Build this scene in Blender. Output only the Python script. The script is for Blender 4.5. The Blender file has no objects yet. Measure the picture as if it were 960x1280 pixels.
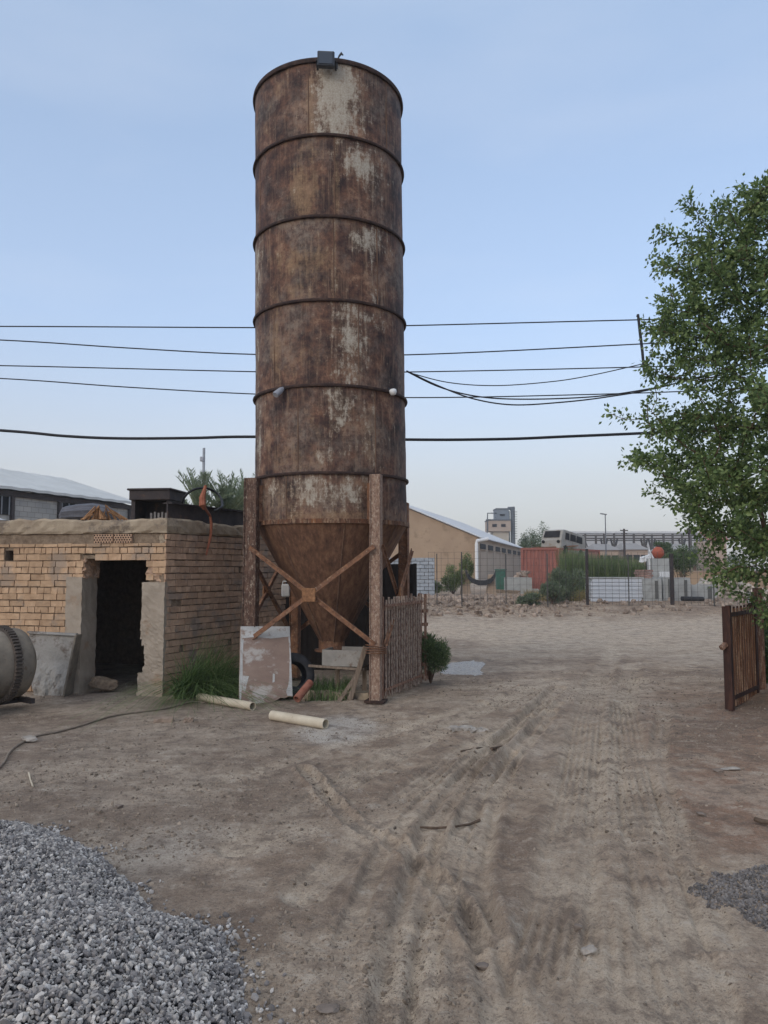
import bpy, math, random
import numpy as np
from mathutils import Vector, Matrix

R = math.radians
random.seed(11)
rng = np.random.default_rng(11)
SC = bpy.context.scene
COL = SC.collection

# ------------------------------------------------------------------ camera
F, H = 961.0, 1.75
PIT = math.atan(72 / F)
CP, SP = math.cos(PIT), math.sin(PIT)


def ray(px, py):
    dx, dy = (px - 480) / F, (640 - py) / F
    return Vector((dx, CP - dy * SP, SP + dy * CP))


def G(px, py, z=0.0):
    r = ray(px, py)
    t = (z - H) / r.z
    return Vector((r.x * t, r.y * t, z))


def P(px, py, Y):
    r = ray(px, py)
    t = Y / r.y
    return Vector((r.x * t, Y, H + r.z * t))


cam_d = bpy.data.cameras.new('camera')
cam = bpy.data.objects.new('camera', cam_d)
COL.objects.link(cam)
cam.location = (0, 0, H)
cam.rotation_euler = (R(90) + PIT, 0, 0)
cam_d.sensor_fit = 'VERTICAL'
cam_d.sensor_height = 36
cam_d.sensor_width = 27
cam_d.lens = F / 1280 * 36
cam_d.clip_start = 0.05
cam_d.clip_end = 5000
SC.camera = cam

# ------------------------------------------------------------------ light
SUN_EL, SUN_AZ = 24.0, 215.0       # azimuth clockwise from +Y: behind the camera on its left, veiled by dust
w = bpy.data.worlds.new('World')
SC.world = w
w.use_nodes = True
nt = w.node_tree
bg = nt.nodes['Background']
sky = nt.nodes.new('ShaderNodeTexSky')
sky.sky_type = 'NISHITA'
sky.sun_disc = False
sky.sun_elevation = R(SUN_EL)
sky.sun_rotation = R(SUN_AZ)
sky.altitude = 400
sky.air_density = 1.0
sky.dust_density = 1.5
sky.ozone_density = 1.5
# dusty evening air: the blue pales to grey near the horizon
gc = nt.nodes.new('ShaderNodeTexCoord')
sx = nt.nodes.new('ShaderNodeSeparateXYZ')
nt.links.new(gc.outputs['Generated'], sx.inputs[0])
rp = nt.nodes.new('ShaderNodeValToRGB')
els = rp.color_ramp.elements
els[0].position, els[0].color = 0.0, (0.88, 0.88, 0.88, 1)
els[1].position, els[1].color = 0.9, (0.75, 0.75, 0.75, 1)
for p_, v_ in ((0.10, 0.84), (0.25, 0.62), (0.5, 0.5)):
    e_ = els.new(p_)
    e_.color = (v_, v_, v_, 1)
nt.links.new(sx.outputs[2], rp.inputs[0])
mx = nt.nodes.new('ShaderNodeMix')
mx.data_type = 'RGBA'
nt.links.new(rp.outputs[0], mx.inputs[0])
nt.links.new(sky.outputs[0], mx.inputs[6])
cr = nt.nodes.new('ShaderNodeValToRGB')
ce = cr.color_ramp.elements
ce[0].position, ce[0].color = 0.0, (2.95, 2.82, 2.78, 1)
ce[1].position, ce[1].color = 1.0, (5.6, 5.5, 5.4, 1)
for p_, v_ in ((0.12, (3.0, 3.0, 3.12)), (0.3, (2.75, 3.34, 4.4)), (0.64, (2.55, 3.28, 4.4)), (0.8, (4.2, 4.5, 5.0))):
    e_ = ce.new(p_)
    e_.color = (*v_, 1)
nt.links.new(sx.outputs[2], cr.inputs[0])
nt.links.new(cr.outputs[0], mx.inputs[7])
cn = nt.nodes.new('ShaderNodeTexNoise')
cn.inputs['Scale'].default_value = 2.2
cn.inputs['Detail'].default_value = 5
cm = nt.nodes.new('ShaderNodeMapping')
cm.inputs['Scale'].default_value = (1, 1, 3.5)
nt.links.new(gc.outputs['Generated'], cm.inputs[0])
nt.links.new(cm.outputs[0], cn.inputs[0])
cv = nt.nodes.new('ShaderNodeMapRange')
cv.inputs[1].default_value, cv.inputs[2].default_value, cv.inputs[3].default_value, cv.inputs[4].default_value = 0.5, 0.8, 0.0, 0.16
nt.links.new(cn.outputs[0], cv.inputs[0])
cx = nt.nodes.new('ShaderNodeMix')
cx.data_type = 'RGBA'
nt.links.new(cv.outputs[0], cx.inputs[0])
nt.links.new(mx.outputs[2], cx.inputs[6])
cx.inputs[7].default_value = (4.2, 4.3, 4.6, 1)
nt.links.new(cx.outputs[2], bg.inputs[0])
bg.inputs[1].default_value = 0.15
sd = bpy.data.lights.new('sun', 'SUN')
sd.energy = 0.55
sd.angle = R(25)
sd.color = (1.0, 0.93, 0.84)
sun = bpy.data.objects.new('sun', sd)
COL.objects.link(sun)
sv = Vector((math.sin(R(SUN_AZ)) * math.cos(R(SUN_EL)), math.cos(R(SUN_AZ)) * math.cos(R(SUN_EL)), math.sin(R(SUN_EL))))
sun.rotation_euler = sv.to_track_quat('Z', 'Y').to_euler()
SC.view_settings.view_transform = 'Standard'
SC.view_settings.look = 'None'
SC.view_settings.exposure = 0.54
SC.view_settings.gamma = 1.0
SC.render.engine = 'CYCLES'
SC.cycles.max_bounces = 6
SC.cycles.use_denoising = True


# ------------------------------------------------------------------ materials
def S(r, g, b):
    def f(c):
        c /= 255.0
        return c / 12.92 if c <= 0.04045 else ((c + 0.055) / 1.055) ** 2.4
    return (f(r), f(g), f(b), 1.0)


def new_mat(name):
    m = bpy.data.materials.new(name)
    m.use_nodes = True
    n = m.node_tree
    return m, n, n.nodes['Principled BSDF']


def N(n, t, **kw):
    x = n.nodes.new(t)
    for k, v in kw.items():
        setattr(x, k, v)
    return x


def noise_tex(n, vec, scale, detail=6, rough=0.6):
    t = N(n, 'ShaderNodeTexNoise')
    t.inputs['Scale'].default_value = scale
    t.inputs['Detail'].default_value = detail
    t.inputs['Roughness'].default_value = rough
    n.links.new(vec, t.inputs['Vector'])
    return t.outputs['Fac']


def mapping(n, vec, scale=(1, 1, 1), loc=(0, 0, 0)):
    m = N(n, 'ShaderNodeMapping')
    m.inputs['Scale'].default_value = scale
    m.inputs['Location'].default_value = loc
    n.links.new(vec, m.inputs['Vector'])
    return m.outputs[0]


def ramp(n, fac, stops):
    r = N(n, 'ShaderNodeValToRGB')
    e = r.color_ramp.elements
    while len(e) < len(stops):
        e.new(0.5)
    for el, (p, c) in zip(e, stops):
        el.position = p
        el.color = c if hasattr(c, '__len__') else (c, c, c, 1)
    n.links.new(fac, r.inputs[0])
    return r.outputs[0]


def math_n(n, op, a, b=None, c=None):
    m = N(n, 'ShaderNodeMath', operation=op)
    for i, v in enumerate((a, b, c)):
        if v is None:
            continue
        if isinstance(v, (int, float)):
            m.inputs[i].default_value = v
        else:
            n.links.new(v, m.inputs[i])
    return m.outputs[0]


def mix(n, fac, a, b, mode='MIX'):
    m = N(n, 'ShaderNodeMix', data_type='RGBA', blend_type=mode)
    m.clamp_factor = True
    for sock, v in ((m.inputs[0], fac), (m.inputs[6], a), (m.inputs[7], b)):
        if isinstance(v, (int, float)):
            sock.default_value = v
        elif isinstance(v, tuple):
            sock.default_value = v
        else:
            n.links.new(v, sock)
    return m.outputs[2]


def bump(n, bsdf, h, strength=0.4, dist=0.02):
    b = N(n, 'ShaderNodeBump')
    b.inputs['Strength'].default_value = strength
    b.inputs['Distance'].default_value = dist
    n.links.new(h, b.inputs['Height'])
    n.links.new(b.outputs[0], bsdf.inputs['Normal'])


def M(name, dark, light, scale=6, stretch=(1, 1, 1), rough=0.85, bs=40, bstr=0.4, bdist=0.01, island=0.0, lo=0.3, hi=0.7,
      spot=None, spot_scale=14, spot_at=0.6, metal=0.0, spec=0.3, kinds=None):
    """noise between two tones, optional stains of a third, optional variation from piece to piece"""
    m, n, b = new_mat(name)
    tc = N(n, 'ShaderNodeTexCoord')
    v = mapping(n, tc.outputs['Object'], stretch)
    c = ramp(n, noise_tex(n, v, scale, 8, 0.65), [(lo, dark), (hi, light)])
    if spot:
        f = ramp(n, noise_tex(n, mapping(n, tc.outputs['Object'], stretch, (7, 3, 5)), spot_scale, 9, 0.7), [(spot_at - 0.05, 0.0), (spot_at + 0.05, 1.0)])
        c = mix(n, f, c, spot)
    if kinds:
        g0 = N(n, 'ShaderNodeNewGeometry')
        c = mix(n, 0.82, c, ramp(n, g0.outputs['Random Per Island'], kinds))
    if island:
        g = N(n, 'ShaderNodeNewGeometry')
        k = math_n(n, 'MULTIPLY_ADD', g.outputs['Random Per Island'], 2 * island, 1 - island)
        cc = N(n, 'ShaderNodeCombineColor')
        for i in range(3):
            n.links.new(k, cc.inputs[i])
        c = mix(n, 1.0, c, cc.outputs[0], 'MULTIPLY')
    n.links.new(c, b.inputs['Base Color'])
    b.inputs['Roughness'].default_value = rough
    b.inputs['Metallic'].default_value = metal
    b.inputs['Specular IOR Level'].default_value = spec
    bump(n, b, noise_tex(n, tc.outputs['Object'], bs, 6, 0.7), bstr, bdist)
    return m


def leaf_mat(name, a, b_, c_):
    m, n, b = new_mat(name)
    g = N(n, 'ShaderNodeNewGeometry')
    tc = N(n, 'ShaderNodeTexCoord')
    f = math_n(n, 'ADD', math_n(n, 'MULTIPLY', g.outputs['Random Per Island'], 0.6), math_n(n, 'MULTIPLY', noise_tex(n, tc.outputs['Object'], 1.6, 3), 0.4))
    c = ramp(n, f, [(0.15, a), (0.5, b_), (0.85, c_)])
    n.links.new(c, b.inputs['Base Color'])
    b.inputs['Roughness'].default_value = 0.55
    b.inputs['Specular IOR Level'].default_value = 0.35
    t = N(n, 'ShaderNodeBsdfTranslucent')
    n.links.new(c, t.inputs[0])
    x = N(n, 'ShaderNodeMixShader')
    x.inputs[0].default_value = 0.38
    n.links.new(b.outputs[0], x.inputs[1])
    n.links.new(t.outputs[0], x.inputs[2])
    n.links.new(x.outputs[0], n.nodes['Material Output'].inputs[0])
    return m


def rust_mat(name, pale_at=0.62, pale=S(150, 138, 122), tones=(S(52, 38, 34), S(98, 68, 52), S(140, 92, 58)), stretch=(5, 5, 1.2)):
    m, n, b = new_mat(name)
    tc = N(n, 'ShaderNodeTexCoord')
    o = tc.outputs['Object']
    base = ramp(n, noise_tex(n, mapping(n, o, stretch), 2.2, 9, 0.7), [(0.3, tones[0]), (0.5, tones[1]), (0.72, tones[2])])
    f = math_n(n, 'ADD', math_n(n, 'MULTIPLY', noise_tex(n, mapping(n, o, stretch, (3, 1, 8)), 3.5, 8, 0.7), 0.75),
               math_n(n, 'MULTIPLY', noise_tex(n, o, 45, 4, 0.7), 0.25))
    c = mix(n, ramp(n, f, [(pale_at - 0.06, 0.0), (pale_at + 0.05, 1.0)]), base, pale)
    n.links.new(c, b.inputs['Base Color'])
    b.inputs['Roughness'].default_value = 0.8
    b.inputs['Specular IOR Level'].default_value = 0.25
    bump(n, b, noise_tex(n, o, 60, 6, 0.7), 0.35, 0.006)
    return m


def shell_mat():
    """rusted plate: the float attribute 'paint' tells where the old pale paint survives, 'ochre' where it has yellowed"""
    m, n, b = new_mat('rusted_silo_plate')
    uv = N(n, 'ShaderNodeUVMap', uv_map='cyl').outputs[0]
    ap = N(n, 'ShaderNodeAttribute', attribute_name='paint').outputs['Fac']
    ao = N(n, 'ShaderNodeAttribute', attribute_name='ochre').outputs['Fac']
    n1 = noise_tex(n, mapping(n, uv, (3.2, 2.2, 1)), 1.3, 10, 0.68)
    st = noise_tex(n, mapping(n, uv, (16, 0.9, 1), (3, 0, 0)), 1.2, 7, 0.65)
    hz = noise_tex(n, mapping(n, uv, (2.4, 26, 1), (0, 5, 0)), 1.3, 6, 0.7)
    fi = noise_tex(n, mapping(n, uv, (30, 24, 1)), 1.5, 6, 0.75)
    big = noise_tex(n, mapping(n, uv, (2.0, 1.7, 1), (9, 2, 0)), 1.3, 13, 0.74)
    rb = ramp(n, big, [(0.38, S(40, 29, 28)), (0.47, S(70, 49, 43)), (0.57, S(108, 77, 61)), (0.68, S(158, 126, 102))])
    fl = noise_tex(n, mapping(n, uv, (9, 7, 1), (2, 6, 0)), 1.4, 13, 0.78)
    rb = mix(n, ramp(n, fl, [(0.40, 0.6), (0.50, 0.0)]), rb, S(50, 37, 36))
    rb = mix(n, ramp(n, st, [(0.52, 0.0), (0.68, 0.6)]), rb, S(130, 106, 86))
    hv = noise_tex(n, mapping(n, uv, (1.1, 0.9, 1), (4, 9, 0)), 1.2, 9, 0.7)
    rb = mix(n, math_n(n, 'MULTIPLY', ramp(n, hv, [(0.48, 0.0), (0.62, 0.7)]), ramp(n, fl, [(0.42, 0.15), (0.6, 1.0)])), rb, S(138, 125, 112))

    fk = noise_tex(n, mapping(n, uv, (6.5, 3.4, 1), (7, 1, 0)), 1.5, 14, 0.82)

    def mask(a, s0, s1, k=2.4):
        t = math_n(n, 'ADD', math_n(n, 'MULTIPLY', a, 1.0), math_n(n, 'MULTIPLY_ADD', n1, 1.3, -0.65))
        t = math_n(n, 'ADD', t, math_n(n, 'MULTIPLY_ADD', st, 0.9, -0.45))
        t = math_n(n, 'ADD', t, math_n(n, 'MULTIPLY_ADD', hz, 0.5, -0.25))
        t = math_n(n, 'ADD', t, math_n(n, 'MULTIPLY_ADD', fk, k, -k / 2))
        return ramp(n, t, [(s0, 0.0), (s1, 1.0)])
    oc = ramp(n, fi, [(0.3, S(120, 92, 66)), (0.7, S(166, 138, 106))])
    c = mix(n, math_n(n, 'MULTIPLY', mask(ao, 0.35, 1.0), 0.8), rb, oc)
    pc = ramp(n, fi, [(0.3, S(146, 136, 120)), (0.7, S(190, 183, 170))])
    c = mix(n, math_n(n, 'MULTIPLY', mask(ap, 0.25, 0.75, 1.6), 0.6), c, S(140, 116, 94))
    c = mix(n, math_n(n, 'MULTIPLY', mask(ap, 0.48, 0.84, 3.4), 0.9), c, pc)
    n.links.new(c, b.inputs['Base Color'])
    b.inputs['Roughness'].default_value = 0.72
    b.inputs['Specular IOR Level'].default_value = 0.3
    hh = math_n(n, 'ADD', n1, math_n(n, 'MULTIPLY', fi, 0.5))
    bump(n, b, hh, 0.25, 0.012)
    return m


# ------------------------------------------------------------------ mesh building
ORG = {}


def tag(o, label=None, cat=None, group=None, kind=None):
    if label:
        o['label'] = label
    if cat:
        o['category'] = cat
    if group:
        o['group'] = group
    if kind:
        o['kind'] = kind
    return o


def empty(name, loc, label, cat, group=None):
    o = bpy.data.objects.new(name, None)
    COL.objects.link(o)
    o.empty_display_size = 0.2
    o.location = loc
    ORG[o.name] = Vector(loc)
    return tag(o, label, cat, group)


def link_mesh(name, me, mat, parent, origin):
    o = bpy.data.objects.new(name, me)
    COL.objects.link(o)
    if mat:
        me.materials.append(mat)
    if parent is not None:
        o.parent = parent
        ORG[o.name] = ORG[parent.name]
    else:
        o.location = origin
        ORG[o.name] = Vector(origin)
    return o


def np_mesh(name, V, Fc, mat, parent=None, origin=(0, 0, 0), smooth=False):
    """V (n,3) world coordinates, Fc (m,k) faces with k corners each"""
    V = np.asarray(V, dtype=np.float64)
    Fc = np.asarray(Fc, dtype=np.int32)
    org = ORG[parent.name] if parent is not None else Vector(origin)
    me = bpy.data.meshes.new(name)
    m, k = Fc.shape
    me.vertices.add(len(V))
    me.vertices.foreach_set('co', (V - np.array(org)).astype(np.float32).ravel())
    me.loops.add(m * k)
    me.loops.foreach_set('vertex_index', Fc.ravel())
    me.polygons.add(m)
    me.polygons.foreach_set('loop_start', np.arange(0, m * k, k, dtype=np.int32))
    me.polygons.foreach_set('loop_total', np.full(m, k, dtype=np.int32))
    me.polygons.foreach_set('use_smooth', np.full(m, smooth, dtype=bool))
    me.update(calc_edges=True)
    return link_mesh(name, me, mat, parent, org)


class MB:
    def __init__(s):
        s.v, s.f = [], []

    def add(s, vs, fs):
        b = len(s.v)
        s.v += [tuple(v) for v in vs]
        s.f += [tuple(b + i for i in f) for f in fs]
        return s

    def hexa(s, p):
        """eight points: bottom four, top four, same turn"""
        return s.add(p, [(3, 2, 1, 0), (4, 5, 6, 7), (0, 1, 5, 4), (1, 2, 6, 5), (2, 3, 7, 6), (3, 0, 4, 7)])

    def box(s, c, d, ax=None, az=None):
        """centre, sizes along (ax, perpendicular, az)"""
        ax = Vector(ax or (1, 0, 0)).normalized()
        az = Vector(az or (0, 0, 1)).normalized()
        ay = az.cross(ax).normalized()
        az = ax.cross(ay).normalized()
        c = Vector(c)
        X, Y, Z = ax * d[0] / 2, ay * d[1] / 2, az * d[2] / 2
        return s.hexa([c - X - Y - Z, c + X - Y - Z, c + X + Y - Z, c - X + Y - Z, c - X - Y + Z, c + X - Y + Z, c + X + Y + Z, c - X + Y + Z])

    def bar(s, a, b, wid, thick, up=(0, 0, 1)):
        a, b = Vector(a), Vector(b)
        d = b - a
        u = Vector(up)
        if abs(d.normalized().dot(u)) > 0.98:
            u = Vector((0, 1, 0))
        return s.box((a + b) / 2, (d.length, wid, thick), d, u - d.normalized() * u.dot(d.normalized()))

    def cyl(s, a, b, r0, r1=None, seg=12, caps=True):
        r1 = r0 if r1 is None else r1
        return s.tube([a, b], [r0, r1], seg, caps)

    def tube(s, pts, r, seg=8, caps=True):
        pts = [Vector(p) for p in pts]
        rs = r if hasattr(r, '__len__') else [r] * len(pts)
        t0 = (pts[1] - pts[0]).normalized()
        u = t0.orthogonal().normalized()
        vs, fs = [], []
        for i, p in enumerate(pts):
            t = (pts[min(i + 1, len(pts) - 1)] - pts[max(i - 1, 0)]).normalized()
            u = (u - t * u.dot(t))
            u = u.normalized() if u.length > 1e-6 else t.orthogonal().normalized()
            w_ = t.cross(u)
            for k in range(seg):
                a = 2 * math.pi * k / seg
                vs.append(p + (u * math.cos(a) + w_ * math.sin(a)) * rs[i])
        for i in range(len(pts) - 1):
            for k in range(seg):
                k2 = (k + 1) % seg
                fs.append((i * seg + k, i * seg + k2, (i + 1) * seg + k2, (i + 1) * seg + k))
        if caps:
            fs.append(tuple(range(seg - 1, -1, -1)))
            fs.append(tuple((len(pts) - 1) * seg + k for k in range(seg)))
        return s.add(vs, fs)

    def lathe(s, prof, c, seg=32, axis=(0, 0, 1), closed=False, caps=False):
        az = Vector(axis).normalized()
        ax = az.orthogonal().normalized()
        ay = az.cross(ax)
        c = Vector(c)
        n = len(prof)
        vs, fs = [], []
        for k in range(seg):
            a = 2 * math.pi * k / seg
            d = ax * math.cos(a) + ay * math.sin(a)
            vs += [c + d * r + az * h for r, h in prof]
        for k in range(seg):
            k2 = (k + 1) % seg
            for i in range(n if closed else n - 1):
                j = (i + 1) % n
                fs.append((k * n + i, k2 * n + i, k2 * n + j, k * n + j))
        if caps:
            fs.append(tuple(k * n for k in range(seg - 1, -1, -1)))
            fs.append(tuple(k * n + n - 1 for k in range(seg)))
        return s.add(vs, fs)

    def slab(s, poly, thick):
        """polygon of 3-D points given a thickness along its normal"""
        poly = [Vector(p) for p in poly]
        nrm = (poly[1] - poly[0]).cross(poly[-1] - poly[0]).normalized() * thick
        n = len(poly)
        fs = [tuple(range(n - 1, -1, -1)), tuple(range(n, 2 * n))]
        fs += [(i, (i + 1) % n, n + (i + 1) % n, n + i) for i in range(n)]
        return s.add(poly + [p + nrm for p in poly], fs)

    def jitter(s, a):
        s.v = [(x + random.uniform(-a, a), y + random.uniform(-a, a), z + random.uniform(-a, a)) for x, y, z in s.v]
        return s

    def build(s, name, mat, parent=None, origin=None, smooth=False, bevel=0.0):
        if origin is None:
            origin = ORG[parent.name] if parent is not None else Vector(s.v[0])
        org = ORG[parent.name] if parent is not None else Vector(origin)
        me = bpy.data.meshes.new(name)
        me.from_pydata([tuple(Vector(v) - org) for v in s.v], [], s.f)
        if smooth:
            me.polygons.foreach_set('use_smooth', [True] * len(me.polygons))
        me.update()
        o = link_mesh(name, me, mat, parent, org)
        if bevel:
            b = o.modifiers.new('bevel', 'BEVEL')
            b.width = bevel
            b.segments = 1
            b.limit_method = 'ANGLE'
        return o


def rough_box(c, d, ax=(1, 0, 0), az=(0, 0, 1), n=8, amp=0.01, seed=0):
    """a box with its faces divided and knocked about, for plaster and broken concrete"""
    ax = Vector(ax).normalized()
    az = Vector(az).normalized()
    ay = az.cross(ax).normalized()
    c = Vector(c)
    mx = max(d)
    ns = [max(1, int(round(n * q / mx))) for q in d]
    idx, vs, fs = {}, [], []
    rr = random.Random(seed)

    def vid(i, j, k):
        key = (i, j, k)
        if key not in idx:
            q = [(i / ns[0] - 0.5) * d[0], (j / ns[1] - 0.5) * d[1], (k / ns[2] - 0.5) * d[2]]
            q = [x + rr.uniform(-amp, amp) for x in q]
            idx[key] = len(vs)
            vs.append(c + ax * q[0] + ay * q[1] + az * q[2])
        return idx[key]
    for i in range(ns[0]):
        for j in range(ns[1]):
            fs.append((vid(i, j, 0), vid(i, j + 1, 0), vid(i + 1, j + 1, 0), vid(i + 1, j, 0)))
            k = ns[2]
            fs.append((vid(i, j, k), vid(i + 1, j, k), vid(i + 1, j + 1, k), vid(i, j + 1, k)))
    for i in range(ns[0]):
        for k in range(ns[2]):
            fs.append((vid(i, 0, k), vid(i + 1, 0, k), vid(i + 1, 0, k + 1), vid(i, 0, k + 1)))
            j = ns[1]
            fs.append((vid(i, j, k), vid(i, j, k + 1), vid(i + 1, j, k + 1), vid(i + 1, j, k)))
    for j in range(ns[1]):
        for k in range(ns[2]):
            fs.append((vid(0, j, k), vid(0, j, k + 1), vid(0, j + 1, k + 1), vid(0, j + 1, k)))
            i = ns[0]
            fs.append((vid(i, j, k), vid(i, j + 1, k), vid(i, j + 1, k + 1), vid(i, j, k + 1)))
    m = MB()
    m.add(vs, fs)
    return m


# value noise on arrays
def vnoise(x, y, seed=0):
    xi, yi = np.floor(x).astype(np.int64), np.floor(y).astype(np.int64)
    fx, fy = x - xi, y - yi
    fx, fy = fx * fx * (3 - 2 * fx), fy * fy * (3 - 2 * fy)

    def h(a, b):
        n = (a * 374761393 + b * 668265263 + seed * 1274126177) & 0xFFFFFFFF
        n = ((n ^ (n >> 13)) * 1274126177) & 0xFFFFFFFF
        return ((n ^ (n >> 16)) & 0xFFFF) / 65535.0
    return (h(xi, yi) * (1 - fx) + h(xi + 1, yi) * fx) * (1 - fy) + (h(xi, yi + 1) * (1 - fx) + h(xi + 1, yi + 1) * fx) * fy


def fbm(x, y, seed=0, octv=5, gain=0.5):
    a, s, t = 1.0, 0.0, 0.0
    for i in range(octv):
        s = s + a * vnoise(x * 2 ** i, y * 2 ** i, seed + i * 17)
        t += a
        a *= gain
    return s / t


def sstep(a, b, x):
    t = np.clip((x - a) / (b - a), 0, 1)
    return t * t * (3 - 2 * t)


# ------------------------------------------------------------------ ground
TRACKS = []      # (points in the world, half width, depth, ridge count)


def track(pix, hw, depth, n):
    TRACKS.append(([G(*p).to_2d() for p in pix], hw, depth, n))


track([(560, 1420), (668, 1275), (700, 1130), (722, 1000), (735, 900), (748, 850), (770, 810)], 0.20, 0.022, 7)
track([(980, 1420), (880, 1275), (835, 1150), (806, 1040), (788, 950), (778, 880), (790, 830)], 0.17, 0.020, 6)
track([(470, 1400), (500, 1200), (520, 1110), (545, 1020), (590, 960), (650, 905), (700, 860)], 0.11, 0.046, 2)
track([(640, 1290), (610, 1190), (590, 1100), (610, 1010), (640, 950), (690, 890)], 0.10, 0.030, 2)
track([(380, 960), (440, 1030), (500, 1060), (560, 1110), (600, 1180)], 0.07, 0.036, 1)
track([(520, 1330), (535, 1180), (570, 1060), (600, 985), (640, 940)], 0.07, 0.036, 1)
track([(300, 1060), (420, 985), (520, 930), (600, 890), (690, 850)], 0.16, 0.018, 4)
track([(380, 1120), (500, 1000), (580, 940), (660, 895)], 0.13, 0.022, 3)
track([(760, 1420), (780, 1275), (768, 1130), (758, 1000), (762, 920), (800, 850)], 0.16, 0.016, 5)
track([(430, 1180), (470, 1080), (530, 1000), (610, 930), (700, 880)], 0.06, 0.030, 1)
track([(250, 985), (380, 945), (500, 912), (600, 880)], 0.12, 0.014, 3)
track([(900, 1180), (850, 1060), (820, 960), (830, 890)], 0.10, 0.018, 2)


def seg_dist(x, y, pts):
    best = np.full(x.shape, 1e9)
    side = np.zeros(x.shape)
    for a, b in zip(pts[:-1], pts[1:]):
        d = b - a
        L = d.length
        t = np.clip(((x - a.x) * d.x + (y - a.y) * d.y) / (L * L), 0, 1)
        ex, ey = x - (a.x + t * d.x), y - (a.y + t * d.y)
        q = np.hypot(ex, ey)
        m = q < best
        best = np.where(m, q, best)
        side = np.where(m, np.sign(ex * d.y - ey * d.x) * q, side)
    return best, side


PUDDLE = [G(px, py) for px, py in [(548, 842), (556, 832), (566, 826), (582, 822), (598, 823), (607, 829), (600, 837), (608, 843), (590, 847), (570, 846), (556, 849)]]
PUD_C = G(577, 836)


def hgt(x, y, fine=True):
    x = np.asarray(x, dtype=np.float64)
    y = np.asarray(y, dtype=np.float64)
    edge = 26.5 + 2.0 * (vnoise(x * 0.2, y * 0 + 3, 5) - 0.5)
    z = 0.45 * sstep(edge, edge + 5.5, y)
    z += 0.10 * sstep(edge, edge + 3, y) * (1 - sstep(45, 60, y)) * (fbm(x * 0.5, y * 0.5, 3) - 0.3) * 2
    amp = sstep(1, 5, y) * (1 - 0.7 * np.exp(-((x + 3) ** 2 + (y - 11) ** 2) / 8))
    z += 0.05 * (fbm(x * 0.55, y * 0.55, 1, 3) - 0.5) * amp
    z += 0.20 * np.exp(-((x - 5.6) ** 2) / 0.9) * np.exp(-((y - 9.6) ** 2) / 8)
    z -= 0.02 * np.exp(-((x - PUD_C.x) ** 2 + ((y - PUD_C.y) * 0.7) ** 2) / 0.4)
    if fine:
        near = (1 - sstep(12, 20, y)) * sstep(-7, -5, x) * (1 - sstep(6, 9, x))
        rough = 0.4 + 1.2 * sstep(0.45, 0.65, fbm(x * 0.8, y * 0.8, 41, 3))
        z += near * (0.024 * rough * (fbm(x * 4.5, y * 4.5, 9, 3, 0.6) - 0.5) + 0.008 * rough * (fbm(x * 22, y * 22, 15, 2, 0.6) - 0.5))
        for pts, hw, dep, n in TRACKS:
            wob = 0.022 * (fbm(x * 3, y * 3, 77, 2) - 0.5)
            d, sd_ = seg_dist(x, y, pts)
            d = np.abs(d + wob)
            inside = 1 - sstep(hw * 0.75, hw * 1.05, d)
            rim = np.exp(-((d - hw * 1.25) / (hw * 0.32)) ** 2)
            str_ = 0.35 + 0.9 * vnoise(x * 1.3, y * 1.3, 23)
            lug = 0.55 * dep * (0.35 + 0.65 * sstep(0.38, 0.58, fbm(x * 1.1 + 3, y * 1.1, 67, 3))) * np.cos(np.pi * sd_ / hw * n) if n > 1 else 0
            z += near * str_ * (inside * (-dep + lug) + rim * dep * 0.7)
    return z


def hz(x, y):
    return float(hgt(np.array([x]), np.array([y]))[0])


def Gh(px, py, dz=0.0):
    p = G(px, py)
    for _ in range(4):
        p = G(px, py, hz(p.x, p.y) + dz)
    return p


def steps(parts):
    out = []
    for a, b, st in parts:
        out.append(np.arange(a, b, st))
    return np.concatenate(out)


def grow(a, b, st, k):
    out = []
    while a < b:
        out.append(a)
        a += st
        st *= k
    out.append(b)
    return np.array(out)


xs = np.concatenate([-grow(6.0, 900, 0.08, 1.16)[::-1], np.arange(-5.95, -2.2, 0.045), np.arange(-2.2, 3.2, 0.0135), np.arange(3.2, 6.6, 0.045), grow(6.6, 900, 0.08, 1.16)])
ys = np.concatenate([-grow(-1.4, 120, 0.1, 1.4)[::-1], np.arange(1.5, 2.6, 0.06), np.arange(2.6, 7.4, 0.0145), np.arange(7.4, 9.5, 0.028), np.arange(9.5, 14, 0.05), grow(14, 1500, 0.07, 1.045)])
GX, GY = np.meshgrid(xs, ys)
gx, gy = GX.ravel(), GY.ravel()
gz = hgt(gx, gy)
nx, ny = len(xs), len(ys)
ii = (np.arange(ny - 1)[:, None] * nx + np.arange(nx - 1)[None, :]).ravel()
gm, gn, gb = new_mat('packed_dirt')
at = N(gn, 'ShaderNodeAttribute', attribute_name='soil').outputs['Color']
gtc = N(gn, 'ShaderNodeTexCoord').outputs['Object']
f1 = noise_tex(gn, gtc, 2.3, 10, 0.7)
f2 = noise_tex(gn, gtc, 55, 8, 0.75)
f3 = noise_tex(gn, gtc, 190, 4, 0.7)
f4 = noise_tex(gn, gtc, 8, 13, 0.8)
vo = N(gn, 'ShaderNodeTexVoronoi')
vo.inputs['Scale'].default_value = 38
gn.links.new(gtc, vo.inputs['Vector'])
vo2 = N(gn, 'ShaderNodeTexVoronoi')
vo2.inputs['Scale'].default_value = 95
gn.links.new(gtc, vo2.inputs['Vector'])
c = mix(gn, ramp(gn, f1, [(0.38, 0.4), (0.62, 0.0)]), at, S(136, 117, 100))
c = mix(gn, ramp(gn, f4, [(0.38, 0.5), (0.5, 0.0)]), c, S(114, 98, 86))
c = mix(gn, ramp(gn, f4, [(0.53, 0.0), (0.66, 0.5)]), c, S(204, 190, 172))
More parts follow.
